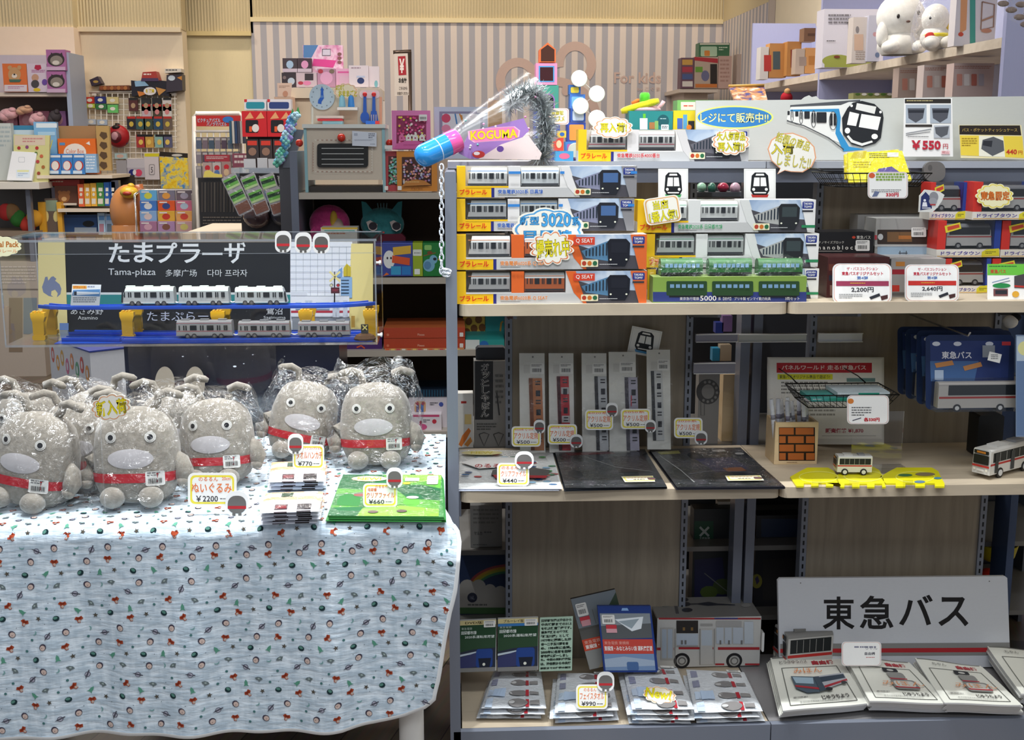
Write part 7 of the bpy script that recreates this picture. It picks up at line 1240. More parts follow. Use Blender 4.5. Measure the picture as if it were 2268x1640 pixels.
for x, lft in ((808, 1), (828, 0)):
    g = G(); c_ = 's:2c5cb4'; P_ = lambda q: [PY(u, v_, Yk+.135) for u, v_ in q]
    g.prism(P_([(x-3, 212), (x+3, 212), (x+4, 248), (x-4, 248)]), (0, 1, 0), .006, c_); g.prism(P_([(x+10*cos(q*.524), 260+13*sin(q*.524)) for q in range(12)] if lft else [(x-6, 246), (x+6, 246), (x+10, 270), (x-9, 270)]), (0, 1, 0), .007, c_)
    if not lft: c = cvY(g, Yk+.1345); [c.r(x-6+k*5, 254, x-4.4+k*5, 268, 'd2c4b0') for k in range(3)]
    g.obj('utensil', kt); g = G(); g.ball(PY(x, 209, Yk+.13), .0075, .006, .0075, 'c42c30', 12, 8); g.obj('peg', kt)
g = G(); P_ = rrect(796, 200, 841, 218, 8); g.prism([PY(x, y, Yk+.146) for x, y in P_], (0, 1, 0), .004, 'e8d8d8'); g.obj('utensil_rail', kt)
for x, k in ((758, '86bdd0'), (778, '3a86d0')):
    g = G(); p = PY(x, 237, Yk+.12); g.rev([(.011, 0), (.0085, .030), (.004, .036), (.0002, .037)], p, k, 16); g.obj('shaker', kt)
g = G(); x0, z0, x1, z1 = lim(748, 238, 792, 244, Yk+.12); g.box(x0, Yk+.10, z0, x1, Yk+.15, z1, 'e6e0dc'); g.obj('small_shelf', kt)
g = G(); x0, z0, x1, z1 = lim(700, 258, 758, 281, Yk+.06); g.box(x0+.02, Yk+.06, z0, x1, Yk+.12, z0+.018, '8fc0cc'); g.box(x0+.005, Yk+.055, z0+.018, x1, Yk+.125, z0+.025, 'c03038'); g.box(x0, Yk+.06, z0+.026, x1+.002, Yk+.12, z0+.034, 'd8cfc4'); g.obj('stove_dish', kt)
g = G(); x0, z0, x1, z1 = lim(810, 268, 840, 281, Yk+.1); g.box(x0, Yk+.1, z0, x0+(x1-x0)*.7, Yk+.12, z1, '2c6ac8'); g.box(x0+(x1-x0)*.7, Yk+.1, z0, x1, Yk+.12, z1, 'd03a34'); g.obj('tap_block', kt)
card('info_label', 'white paper label pinned over the toy oven corner', 'label', [(780, 323), (834, 325), (834, 294), (780, 290)], Yk-.012, 'cdd2dc', lambda c: c.rr(784, 295, 792, 301, 1, 'a8aebc').ln(816, 296, 831, 308, 3, '5a6070', 3).ln(785, 309, 828, 313, 2, '9aa0ac', 5).ln(820, 319, 831, 321, 1, '6a7080', 2))
burst('orange-rimmed card with yellow lettering over the toy kitchen shelf', 738, 184, 793, 221, Yk+.12, 'ecaa8c', [('はじめて', 744, 188, 762, 200, 'd6ca34', '8a8420'), ('おままごと', 750, 200, 790, 214, 'd6ca34', '8a8420')], 12, 0, .12, fill='ece0c0')
def beads(cols, pic):
    def d(c):
        x0, y0, x1, y1 = pic; c.r(x0, y0, x1, y1, cols[0]); rd = random.Random(x0)
        for i in range(95): c.e(rd.uniform(x0+3, x1-3), rd.uniform(y0+3, y1-3), 2.5, 2.5, rd.choice(cols[1:]), 8)
        c.h += .0004
    return d
Yb_ = YG+.02
def b1(c):
    beads(('8a2a52', 'e0c84a', 'd84a8a', 'e8e0d8', 'c83a6a', 'e888b0'), (878, 256, 944, 318))(c)
    for i in range(4): x = 884+i*15; c.p([(x, 312), (x, 302), (x+6, 296), (x+12, 302), (x+12, 312)], ('d86a9a', 'e0dcd4', 'e0dcd4', 'e0dcd4')[i]); c.e(x+6, 306, 2, 2, 'b03a6a', 8)
    c.p([(872, 330), (880, 318), (900, 312), (925, 312), (945, 320), (950, 330)], 'd0609c'); c.ln(894, 320, 930, 324, 2, 'a83a74', 3); c.rr(928, 254, 946, 268, 2, 'e6e4e0').bars(930, 259, 944, 265)
carton('bead_box', 'pink framed bead box with little wooden houses, standing on an orange bead box', 'craft box', (868, 245, 953, 332), Yb_, .05, 'd87ab0', b1, 'boxed beads')
def b2(c): beads(('5a2a2a', '6ab08a', '8ac8d0', 'd8a0a0', '5a9a7a'), (860, 346, 884, 410))(c); c.rr(852, 412, 860, 421, 1, 'e8e4dc')
carton('bead_box', 'red framed bead box tucked behind the orange bead box', 'craft box', (850, 335, 900, 424), Yb_+.02, .05, 'b8484c', b2, 'boxed beads')
def b3(c): beads(('4a2a22', 'b86a7a', 'd8a0b0', '8a7ab0', 'd89a7a', 'c0c0c8'), (890, 348, 956, 412))(c); c.p([(890, 412), (900, 402), (920, 397), (940, 400), (956, 410)], 'b87838'); c.ln(895, 402, 950, 406, 1, 'd8b070', 3); c.t('Perles', 912, 415, 936, 420, '8a4a1c', .0); c.rr(881, 412, 890, 421, 1, 'e8e4dc')
carton('bead_box', 'orange framed bead box on the shelf beside the toy kitchen', 'craft box', (879, 335, 968, 424), Yb_, .06, 'cc8434', b3, 'boxed beads')
def b4(c): c.r(973, 247, 1070, 322, '8c8aa8').r(980, 252, 1064, 318, 'd6dae2').e(988, 262, 10, 10, 'c84a6a', 18).e(988, 285, 10, 9, 'd88aa8', 18).e(1050, 262, 12, 10, 'f2f2f4', 14).l([(1008, 252), (1012, 275)], 3, '3a7ab8').l([(1018, 252), (1026, 275), (1022, 255)], 3, 'c8843a').rr(1056, 240, 1078, 250, 2, 'e6e6e4')
carton('craft_box', 'white and lilac craft box behind the tube toy', 'craft box', (962, 237, 1080, 352), 3.9, .06, 'c6d0e4', b4)
g = G(); a, b_, e, t = lim(955, 352, 1095, 362, 3.88); g.box(a, 3.88, zs[0]+.0005, e, 4.1, t, 's:b3a99c'); tag(g.obj('riser'), 'plain riser under the lilac craft box', 'riser')
carton('paper_bag', 'small kraft paper bag peeking beside the tube toy', 'bag', (1082, 222, 1112, 300), 4.0, .04, 'c89a62', lambda c: c.e(1097, 238, 10, 8, 'd8b080', 12))
card('price_note', 'tiny framed note beside the toy kitchen knob', 'note', [(852, 330), (869, 330), (869, 322), (852, 322)], Yb_-.01, 'dcd8d4', None)
# cat and doll on the second shelf
z2 = zs[1]; ct_ = empty('cat_bag', V((PY(848, 500, YG+.16).x, YG+.16, z2)), 'teal cat-head bag with large dark eyes in the dark shelf', 'bag')
g = G(); p = PY(847, 497, YG+.16); g.ball(p, .071, .03, .055, 'tealplush', 24, 14); 
for sx in (-1, 1): g.prism([p+V((sx*.062, -.01, .02)), p+V((sx*.066, -.01, .075)), p+V((sx*.052, -.01, .072)), p+V((sx*.030, -.01, .045))], (0, 1, 0), .012, 'r:3d7f84')
g.obj('head', ct_)
for sx in (-1, 1):
    g = G(); c = cvY(g, YG+.125); ex = 824 if sx < 0 else 876
    c.p([(ex-13, 492), (ex-4, 488), (ex+12, 497), (ex+11, 508), (ex+2, 513), (ex-7, 508)], 'c4b8b0').e(ex+2, 501, 9.5, 9, '4a3c40', 18); eo = g.obj('eye', ct_); g = G(); c = cvY(g, YG+.124); c.e(ex+2, 501, 8.5, 8, '1c1420', 18); g.obj('pupil', eo)
g = G(); c = cvY(g, YG+.126); [c.l([(836+i*7, 450), (838+i*6, 462)], 2.5, '20484c') for i in range(4)]; c.e(849, 515, 3, 2, 'b83a3a', 8); c.l([(826, 512), (836, 510)], 1, '1e4044'); c.l([(864, 512), (874, 510)], 1, '1e4044'); g.obj('face_print', ct_)
g = G(); g.box(p.x-.03, YG+.135, z2+.0004, p.x+.075, YG+.185, p.z-.03, 'r:5c2430', bev=.012); g.obj('bag_body', ct_)
dl = empty('doll_cushion', V((PY(728, 500, YG+.14).x, YG+.14, z2)), 'magenta hooded doll cushion in the dark shelf beside the teal cat', 'cushion')
g = G(); p = PY(730, 496, YG+.14); g.ball(p, .066, .03, .062, 'magentaplush', 20, 12); g.box(p.x-.06, YG+.12, z2+.0004, p.x+.05, YG+.16, p.z, 'magentaplush', bev=.02); g.obj('hood', dl); g = G(); g.ball(p+V((.026, -.018, -.008)), .022, .02, .03, 'r:a89084', 14, 9); g.ball(p+V((.016, -.022, .014)), .013, .014, .03, 'r:c09a3c', 12, 8); g.obj('face', dl)
carton('toy_box', 'white box with a yellow top band before the magenta doll', 'toy box', (712, 504, 792, 613), YG+.03, .08, 'dcd9d0', lambda c: c.r(712, 504, 792, 508, 'd8b43c').rr(718, 510, 786, 514, 1.5, '6ab0a4').ln(726, 516, 790, 522, 1, 'c07a5a', 3))
def pg(c): c.e(862, 575, 13, 20, 'e4e4e2', 18).e(858, 572, 2, 3, '2a2430', 8).e(866, 572, 2, 3, '2a2430', 8); c.p([(870, 548), (910, 544), (910, 562), (871, 566)], 'd8ac3c').p([(869, 566), (908, 572), (907, 588), (868, 582)], 'd8562c').r(866, 590, 888, 609, '3a9ac8').r(890, 590, 910, 609, '2c7ac0').p([(856, 604), (862, 608), (848, 612)], 'e0722c'); c.r(847, 538, 914, 541, '4a58a8')
carton('game_box', 'violet picture game box with a white rabbit beside the clear case', 'game box', (847, 538, 914, 612), YG+.015, .07, '3e4a96', pg, 'picture game boxes')
carton('game_box', 'yellow-green spine of a game box between violet and bird boxes', 'game box', (914.5, 538, 936, 612), YG+.015, .07, '9ab02c', lambda c: c.rr(914.5, 553, 934, 567, 2, 'dce0d8').ln(917, 560, 932, 563, 1, '4a4a4a', 2).rr(918, 596, 930, 608, 1, 'e8ece8'), 'picture game boxes')
def bd2(c): c.e(950, 588, 13, 14, '7ab0cc', 18).e(960, 575, 9, 10, '7ab0cc', 14).e(963, 574, 4, 3.4, '1c2430', 10).p([(970, 573), (975, 575), (970, 577)], 'c8a03c').e(947, 588, 8, 9, '5a8ab0', 12).l([(938, 567), (965, 560)], 2, '8a5a34').e(952, 560, 6, 4, '7a4a2c', 10); c.rr(940, 543, 956, 554, 3, '8ac06a')
carton('game_box', 'green game box with a pale blue bird behind the white chain', 'game box', (937, 538, 1000, 612), YG+.015, .07, '1e7a38', bd2, 'picture game boxes')
for i, (y0, y1, lb) in enumerate(((726, 749, 'upper flat orange game box on the third rear shelf'), (750, 772, 'lower flat orange game box with a glossy lid edge'))):
    carton('flat_box', lb, 'game box', (850, y0, 1030, y1), YG+.02, .22, 'b4452a', lambda c, y=y0: (c.e(859, y+16, 3, 3, 'd07a5a', 10), c.t('Pixees', 925, y+13, 940, y+18, 'e8c0a8', .0), c.rr(1018, y+11, 1026, y+20, 1, 'e6e2dc')), 'flat orange boxes', top='c86a3c')
carton('flat_box', 'teal and white flat box right of the grey post, third rear shelf', 'game box', (1031, 753, 1117, 774), YG+.02, .2, '2f9a94', lambda c: c.r(1031, 753, 1062, 774, 'd6dcd8').e(1072, 764, 10, 9, '2a6ab0', 14).ln(1092, 765, 1114, 770, 1, 'd8e8e6', 3))
carton('spotted_box', 'yellow box with brown spots above the teal flat box', 'toy box', (1026, 702, 1074, 752), YG+.2, .1, 'd8b04a', lambda c: [c.e(x, y, 8, 9, '7a4a24', 10) for x, y in ((1038, 712), (1060, 708), (1050, 728), (1068, 726), (1034, 736))], 'animal print boxes')
carton('spotted_box', 'teal box with a small giraffe above the teal flat box', 'toy box', (1075, 700, 1120, 752), YG+.2, .1, '3a9a9c', lambda c: c.l([(1108, 735), (1110, 716), (1114, 712)], 4, 'd8a04a'), 'animal print boxes')
carton('violet_box', 'violet box edge under the clear case corner', 'game box', (753, 752, 846, 775), YG+.03, .1, '4a2a6a', lambda c: c.l([(790, 770), (800, 766), (808, 772)], 3, 'd8562c'))
def pk(c): c.rr(918, 889, 943, 914, 5, 'd8a878').r(922, 895, 928, 913, '5a4a8a').r(932, 895, 938, 913, '3a6ab8').e(924, 894, 4, 4, 'b02c3c', 10).e(937, 894, 4, 4, 'b02c3c', 10); c.ln(952, 892, 970, 900, 2, '3a3a40', 3).e(977, 896, 5, 5, '4a5aa8', 12)
carton('wooden_toy_box', 'white box showing a little wooden toy, partly behind the pink box', 'toy box', (905, 885, 990, 957), YG+.06, .1, 'e0d6dc', pk, 'wooden toy boxes')
def pk2(c): c.r(915, 919, 973, 924, 'd0507a').ln(937, 930, 953, 938, 2, '3a3a40', 3).e(962, 934, 5, 5, 'c83a4a', 12).e(932, 936, 3, 4, 'a82c4a', 10).e(934, 946, 12, 7, 'd05a8a', 14)
carton('wooden_toy_box', 'pink-edged box with a red starburst above the table corner', 'toy box', (912, 919, 978, 957), YG+.02, .1, 'e6dce0', pk2, 'wooden toy boxes')
carton('striped_box', 'dark navy striped box behind the alone-sitting plush', 'box', (905, 862, 992, 884), YG+.1, .15, '20344a', lambda c: [c.r(920+i*6, 864, 922+i*6, 880, '2a6a8a') for i in range(11)])
carton('colour_box', 'long flat box with colourful strip on the third rear shelf deck', 'game box', (852, 772.5, 1028, 776.5), YG+.005, .01, 'c88a5a', lambda c: [c.r(854+i*12, 773, 862+i*12, 776, ('d8562c', 'e8c86a', 'c83a4a', 'e8e0d0')[i % 4]) for i in range(14)])
# ============================================================ counter, keyring packs, racks in the middle distance
YM_ = 6.2
cb_ = empty('register_counter', (PY(750, 400, YM_).x, YM_, 0), 'beige counter along the striped wall under the pink toy boxes', 'counter')
g = G(); a, e = PY(642, 200, YM_).x, PY(842, 200, YM_).x; zc_ = zat(740, 195, YM_); g.box(a, YM_, zc_-.05, e, YM_+.4, zc_, 'd3c4ae'); g.obj('worktop', cb_); g = G(); g.box(a+.02, YM_+.02, 0, e-.02, YM_+.38, zc_-.051, 'c9b9a2'); g.obj('base', cb_)
PB = (((672, 100, 760, 192), 'tall pink toy set box with a blue corner rising behind the others', 'pinkpic', lambda c: (c.p([(672, 100), (705, 100), (690, 128), (672, 128)], '5a86b8'), c.p([(694, 130), (745, 134), (738, 150), (692, 146)], 'e04a94'), c.rr(714, 109, 732, 123, 2, 'd8d0dc'), c.l([(714, 109), (732, 109), (732, 123), (714, 123), (714, 109)], 1.4, '4a3a4a'), [c.e(752, 120+i*9, 5, 4, '8a5a5a', 8) for i in range(3)])), ((626, 129, 658, 160), 'dark window box with pale blue toy, upper row', '4a3e44', lambda c: (c.e(642, 143, 8, 9, 'a8c0d8', 12), c.r(626, 152, 658, 160, 'c9b8c4'))), ((659, 129, 690, 160), 'dark window box with pink toy, upper row', '4a3a42', lambda c: (c.e(675, 143, 8, 9, 'e09ac0', 12), c.r(659, 152, 690, 160, 'c9b8c4'))), ((624, 161, 655, 193), 'dark window box with grey toy, lower row', '3c343a', lambda c: (c.e(645, 180, 8, 8, 'b8c4d0', 12), c.e(630, 172, 4, 4, '7a6a6a', 8))), ((656, 161, 702, 193), 'white and dark window box beside the heart box', 'c8b4bc', lambda c: (c.r(675, 163, 694, 178, '3c343a'), c.e(666, 184, 6, 4, 'b03a4a', 10), c.e(680, 184, 9, 5, 'd880a8', 12))), ((703, 152, 743, 193), 'mauve box with a pink heart-eared toy', 'b88aa4', lambda c: (c.e(723, 173, 14, 14, 'd8a0c0', 16), c.e(710, 158, 6, 5, 'b03a4a', 8), c.e(735, 158, 6, 5, '7a6a5a', 8))), ((744, 152, 788, 193), 'pink handled carry box', 'e0a8c4', lambda c: (c.r(748, 158, 784, 162, 'd8609c'), c.r(752, 168, 776, 190, 'd8b0c4'))), ((773, 145, 816, 193), 'white toy box with lavender pet watch', 'dccfd4', lambda c: (c.e(799, 179, 8, 7, '2c3a6a', 14), c.ln(778, 149, 812, 155, 1, 'a8909c', 3), c.r(790, 168, 808, 172, 'b8c0d8'))), ((817, 147, 840, 193), 'narrow pale toy pack at the counter end', 'd8ccd0', lambda c: c.e(833, 186, 4, 8, '7ab0b8', 10)))
for i, (rc, lb, k, d) in enumerate(PB): carton('pink_toy_box', lb+' on the counter', 'toy box', rc, YM_+(.12 if i == 0 else .03 if i in (7,) else .05), .04, k, d, 'pink boxes on the counter', step=.0004)
card('small_sign', 'small sign with a peach-coloured figure at the counter end', 'sign', [(615, 215), (644, 215), (647, 184), (614, 184)], 6.1, 'd8b8a4', lambda c: c.ln(618, 190, 642, 196, 2, '9a7a6a', 3).e(632, 208, 6, 7, 'c08a70', 10), step=.0004)
g = G(); p = PY(631, 215, 6.12); g.box(p.x-.05, 6.1, 0, p.x+.04, 6.2, p.z, 'r:c9a892'); tag(g.obj('sign_stand'), 'peach stand under the small counter sign', 'stand')
# checkout flag
fl = empty('checkout_sign', PY(892, 400, 7.2), 'narrow hanging checkout banner with a red yen panel before the striped wall', 'sign'); Yf = 7.2
g = G(); g.tube([PY(907, 115, Yf), V((PY(907, 300, Yf).x, Yf, 0))], .012, 'm:6a5a50', 10); g.tube([PY(871, 116, Yf), PY(911, 114, Yf)], .011, 'm:6a5a50', 8); g.obj('pole', fl)
g = G(); g.prism([PY(x, y, Yf-.01) for x, y in ((874, 213), (906, 211), (903, 118), (873, 119))], (0, 1, 0), .003, 'd6c9bc'); c = cvY(g, Yf-.0105, .0004); c.p([(883, 167), (900, 166), (898, 124), (881, 125)], 'a8202c').t('￥', 884, 130, 896, 162, 'ecdcd4', .05).t('お会計', 883, 172, 901, 184, '2c2622', .04).t('こちらから', 884, 192, 902, 199, '4a3e38', .02).t('お並びください', 880, 203, 905, 210, '4a3e38', .02); g.obj('banner', fl)
# rack of console boxes
cr_ = empty('console_rack', PY(590, 318, 5.6), 'dark stand stacked with red game console boxes beside the toy kitchen', 'display rack')
g = G(); a, b_, e, t = lim(547, 246, 643, 390, 5.6); g.box(a, 5.62, 0, e, 5.8, t, '4a3a3a'); g.obj('stand', cr_)
for i, (x0, x1, k) in enumerate(((541, 590, '2a8494'), (592, 644, '2f3f74'))):
    carton('console_box', 'boxed %s handheld console on the dark rack' % ('teal', 'navy')[i], 'game box', (x0, 220, x1, 244), 5.55, .06, 'd2ccd0', lambda c, a=x0, b_=x1, q=k: (c.rr(a+4, 226, b_-4, 241, 4, q), c.r(a, 220, a+6, 226, 'c02a30')), 'console boxes', step=.0004)
for i, (x0, x1) in enumerate(((536, 591), (592, 646))):
    carton('console_box', 'red console box of the lower pair, %s' % ('beside the silver pole', 'beside the flower mirror')[i], 'game box', (x0, 246, x1, 303), 5.55, .06, 'c2242a', lambda c, a=x0: (c.p([(a+6, 264), (a+18, 248), (a+26, 262)], 'd89a6a'), c.p([(a+30, 264), (a+42, 248), (a+50, 262)], 'd89a6a'), c.rr(a+8, 266, a+36, 294, 3, '1e1c20'), c.r(a+16, 280, a+22, 292, 'd8562c'), c.e(a+30, 284, 8, 9, 'd8d2cc', 12)), 'console boxes', step=.0004)
for i in range(3): carton('dark_pack', 'dark game accessory pack below the red consoles, %s of three' % ('first', 'middle', 'last')[i], 'pack', (545+i*30, 308, 573+i*30, 352), 5.56, .03, '3a3234', lambda c, a=545+i*30: (c.r(a+3, 312, a+24, 322, 'c83a2c'), c.e(a+14, 336, 9, 9, '8a6a5a', 12)), 'accessory packs', step=.0004)
# flower-rimmed mirror board
fm = empty('flower_mirror', PY(642, 360, 4.4), 'slanted mirror with a blue and mint flower rim beside the toy kitchen', 'mirror'); g = G(); g.prism([PY(x, y, 4.4) for x, y in ((626, 372), (646, 372), (674, 288), (644, 286))], (0, 1, 0), .02, 'g:6a707c'); g.obj('mirror', fm); g = G(); rd = random.Random(9)
for i in range(70):
    t = rd.random(); p = PY(616+t*36+rd.uniform(-5, 6), 364-t*108, 4.38+rd.uniform(-.01, .02)); k = ('7ab8e0', '5aa0d0', '8ad0c8', '9a90d8', '6ac0a8', 'b0d8e8')[i % 6]
    for q in range(4): g.ball(p+V((.008*cos(q*1.57), -.004, .008*sin(q*1.57))), .0075, .003, .0075, k, 7, 5)
for x, y in ((648, 248), (655, 254), (660, 244)): g.prism([PY(x-6, y+10, 4.38), PY(x, y-8, 4.38), PY(x+5, y+8, 4.38)], (0, 1, 0), .003, '4aa85a')
g.obj('flower_rim', fm); g = G(); p = PY(636, 372, 4.4); g.box(p.x-.03, 4.405, 0, p.x+.03, 4.425, p.z+.02, '5a5a60'); g.obj('stand_leg', fm)
# acrylic keyring rack
kr = empty('keyring_rack', PY(580, 470, 4.6), 'glossy clear rack hung with green-striped keyring packs', 'display rack'); g = G(); a, b_, e, t = lim(512, 372, 660, 384, 4.6); g.box(a, 4.6, b_, e, 4.78, t, 'edge'); g.box(a+.02, 4.66, zat(560, 505, 4.9)+.001, e-.02, 4.74, b_-.001, 'g:3a3a40'); g.obj('rack', kr)
for r_ in range(2):
    for i in range(4):
        x, y = 518+i*40+r_*14, 402+r_*30; pts = rot(rrect(x-17, y-16, x+17, y+44, 5), 26-i*4); Yq_ = 4.56-.02*r_
        g = G(); g.prism([PY(*q, Yq_) for q in pts], (0, 1, 0), .003, 'bcb8ba'); c = cvY(g, Yq_, .0003); cq = lambda P_: rot(P_, 26-i*4, (x, y+14)); c.p(cq([(x-15, y+14), (x+15, y+14), (x+15, y-10), (x-15, y-10)]), '78c656'); c.p(cq([(x-15, y+2), (x+15, y+2), (x+15, y-5), (x-15, y-5)]), '24442a'); c.p(cq([(x-15, y+14), (x+15, y+14), (x+15, y+9), (x-15, y+9)]), 'cce8a6'); c.p(cq([(x-15, y+40), (x+15, y+40), (x+15, y+18), (x-15, y+18)]), ('6a86b0', '8a5a4a')[r_])
        t = tag(g.obj('keyring_pack'), 'green-striped keyring pack, %s row, %s from the pack rack end' % (('upper', 'lower')[r_], ('first', 'second', 'third', 'fourth')[i]), 'keyring pack', 'keyring packs'); g = G(); cc = cvY(g, Yq_-.004); cc.p(scl(pts, 1.08), 'bagfine'); g.obj('plastic_bag', t)
for i, (x0, y0, x1, y1) in enumerate(((570, 350, 592, 374), (594, 352, 618, 374), (540, 352, 566, 375))): carton('white_tag', 'white price tag standing on the keyring rack, %s of three' % ('middle', 'nearest the mirror', 'nearest the silver rack')[i], 'tag', (x0, y0, x1, y1), 4.62, .004, 'd8d6d8', None, 'tags on the keyring rack')
for i, (rc, k, lb) in enumerate((((540, 455, 600, 505), '4a3a3c', 'dark bagged toy parts under the keyring packs'), ((600, 450, 655, 500), '3a3c48', 'blue-black bagged toy parts under the keyring packs'), ((590, 420, 640, 452), 'b83a34', 'red wrapped snack under the keyring packs'))):
    a, b_, e, t = lim(*rc, 4.65); g = G(); g.ball(((a+e)/2, 4.63, (b_+t)/2), (e-a)/2, .03, (t-b_)/2, 'g:'+k, 12, 8); tag(g.obj('bagged_parts'), lb, 'bag', 'bagged parts')
g = G(); a, b_, e, t = lim(440, 505, 668, 530, 4.9); g.box(a, 4.6, 0, e, 5.2, t, 'd2c3ae'); tag(g.obj('beige_cabinet'), 'low beige cabinet behind the clear case top', 'cabinet')
# ============================================================ left background
YL = 7.6
wr_ = empty('card_rack', PY(490, 510, YL-1.2), 'white wire rack with a red heading strip and hanging puzzle packs', 'display rack'); Yw = YL-1.2
g = G(); K = 's:e6ddd2'; T = lambda P_, r_: g.tube([PY(x, y, Yw) for x, y in P_], r_, K, 6)
T([(430, 520), (430, 258), (434, 251), (530, 251), (536, 258), (536, 520)], .012); T([(430, 291), (536, 291)], .008); [T([(430, y), (536, y)], .005) for y in (318, 345, 372, 400, 430)]; [T([(x, 291), (x, 520)], .004) for x in range(445, 535, 14)]; [g.tube([PY(x, 291, Yw), V((PY(x, 291, Yw).x, Yw, 0))], .012, K, 6) for x in (430, 536)]; g.obj('wire_frame', wr_)
g = G(); x0, z0, x1, z1 = lim(435, 256, 533, 280, Yw-.01); g.box(x0, Yw-.014, z0, x1, Yw-.01, z1, 'c4302e'); c = cvY(g, Yw-.0145, .0004); ot(c, 'ピクチュアパズル', 438, 262, 488, 271, 'eceae4', '5a8ac0', .0, .05); ot(c, 'パノラマパズル', 458, 271, 502, 279, 'eceae4', '5a8ac0', .0, .05); c.e(505, 265, 12, 7, '3a7ac0', 14); g.obj('heading', wr_)
for r_ in range(3):
    for i in range(7): carton('puzzle_pack', 'slim puzzle pack on the wire rack, %s row, %s from its recess end' % (('upper', 'middle', 'lower')[r_], ('first', 'second', 'third', 'fourth', 'fifth', 'sixth', 'seventh')[i]), 'pack', (434+i*14, 304+r_*32, 446+i*14, 330+r_*32), Yw-.05, .02, ('5a6478', '7a6a72', '4a5a6a', '8a8088', '5a4a58', '6a7a88', '9a9498')[(i+r_*3) % 7], lambda c, a=434+i*14, b=304+r_*32: c.r(a+1, b+2, a+11, b+7, 'b8b0ac'), 'puzzle packs on the wire rack', step=.0004)
for i in range(6): g = G(); a, b_, e, t = lim(508+i*6, 268, 513+i*6, 318, Yw-.1); g.box(a, Yw-.1, b_, e, Yw-.07, t, ('3a5a70', 'c8c4bc', '34486a', '4a4a58', 'b0aca4', '3a3a4a')[i]); tag(g.obj('hanging_strap'), ('teal', 'cream', 'navy', 'slate', 'pale', 'near-black')[i]+' strap hanging at the rack end near the consoles', 'strap', 'hanging straps')
for i, (rc, k, lb) in enumerate((((449, 360, 470, 396), 'b8a09a', 'small pack with a round red cap on the dark shelf'), ((471, 360, 490, 396), 'c4b8b4', 'small pack with blue figure on the dark shelf'), ((491, 358, 512, 396), 'a88a84', 'small pack with tan figure on the dark shelf'), ((515, 340, 560, 372), '8a4a5a', 'mauve wrapped pack above the dark shelf'), ((453, 343, 508, 358), 'a83a44', 'red wrapped strip above the dark shelf'))): carton('figure_pack', lb, 'pack', rc, Yw-.2, .03, k, lambda c, q=rc: (c.e((q[0]+q[2])/2, q[1]+12, 6, 6, 'c8303a', 10), c.e((q[0]+q[2])/2, q[1]+24, 6, 8, '5a7ab0' if q[0] == 471 else 'd8b894', 10)) if q[3] > 390 else c.ln(q[0]+4, q[1]+4, q[2]-4, q[3]-4, 2, 'd8c8c4', 3), 'packs by the wire rack', step=.0004)
card('yellow_label', 'round cream and yellow label on the dark shelf edge', 'label', [(450, 393), (453, 380), (464, 377), (474, 384), (492, 387), (492, 393)], Yw-.26, 'e6d46a', None)
g = G(); a, b_, e, t = lim(440, 394, 545, 505, Yw-.25); g.box(a, Yw-.24, 0, e, Yw-.02, t, 'g:2a2624'); c = cvY(g, Yw-.2405, .0005); [c.r(446+i*7, 404, 449+i*7, 470, ('4a4440', '5a544e', '3a3632')[i % 3]) for i in range(13)]; c.ln(450, 480, 540, 500, 3, '6a625a', 4); tag(g.obj('dark_shelf'), 'low dark glossy shelf below the white wire rack', 'shelf')
# grid panel with hanging packs
YP = 8.70; gp = empty('grid_panel', PY(300, 340, YP), 'white wire grid panel hung with rows of dark card packs', 'grid panel'); g = G()
for i in range(16): g.tube([PY(198+i*12.6, 205, YP), PY(201+i*12.6, 420, YP)], .004, 's:e8e0d4', 5)
for i in range(18): g.tube([PY(197, 207+i*12, YP), PY(392, 207+i*12, YP)], .004, 's:e8e0d4', 5)
g.obj('wire_grid', gp); g = G(); [g.box(PY(x, y, YP).x, YP-.004, PY(x, y, YP).z, PY(x, y, YP).x+.03, YA+.001, PY(x, y, YP).z+.02, 's:e8e0d4') for x in (204, 380) for y in (212, 400)]; g.obj('wall_bracket', gp)
nnn = 0
for j, (y, xs_, cs_) in enumerate(((217, (285, 313, 337, 360), ('5a3030', '383838', '2a2c30', 'd8d0cc')), (231, (314, 338, 360), ('c8b8c0', '4a4436', 'd6d2cc')), (258, (281, 301, 318, 340, 361), ('2a2a34', '3a5a5c', '3c4c44', '2c4a68', '6a5a50')), (298, (302, 320, 343, 361), ('a83a3a', 'c89a4a', '8ab0a8', '5a5a78')))):
    for i, (x, k) in enumerate(zip(xs_, cs_)):
        nnn += 1; carton('card_pack', '%s hanging card pack, row %s of the wire grid' % (('dark', 'pale', 'dim', 'bright', 'glossy')[i], ('one', 'two', 'three', 'four')[j]), 'card pack', (x, y, x+20, y+29), YP-.02, .018, k, lambda c, x=x, y=y, j=j: (c.r(x+1, y, x+19, y+5, ('2a2a2a', 'b8342c', 'b8342c', '1c1c22')[j]), c.e(x+10, y+17, 5, 6, ('b89a7a', 'd88a8a', 'c8b04a', 'e0c060')[j], 10)), 'card packs on the wire grid', step=.0005)
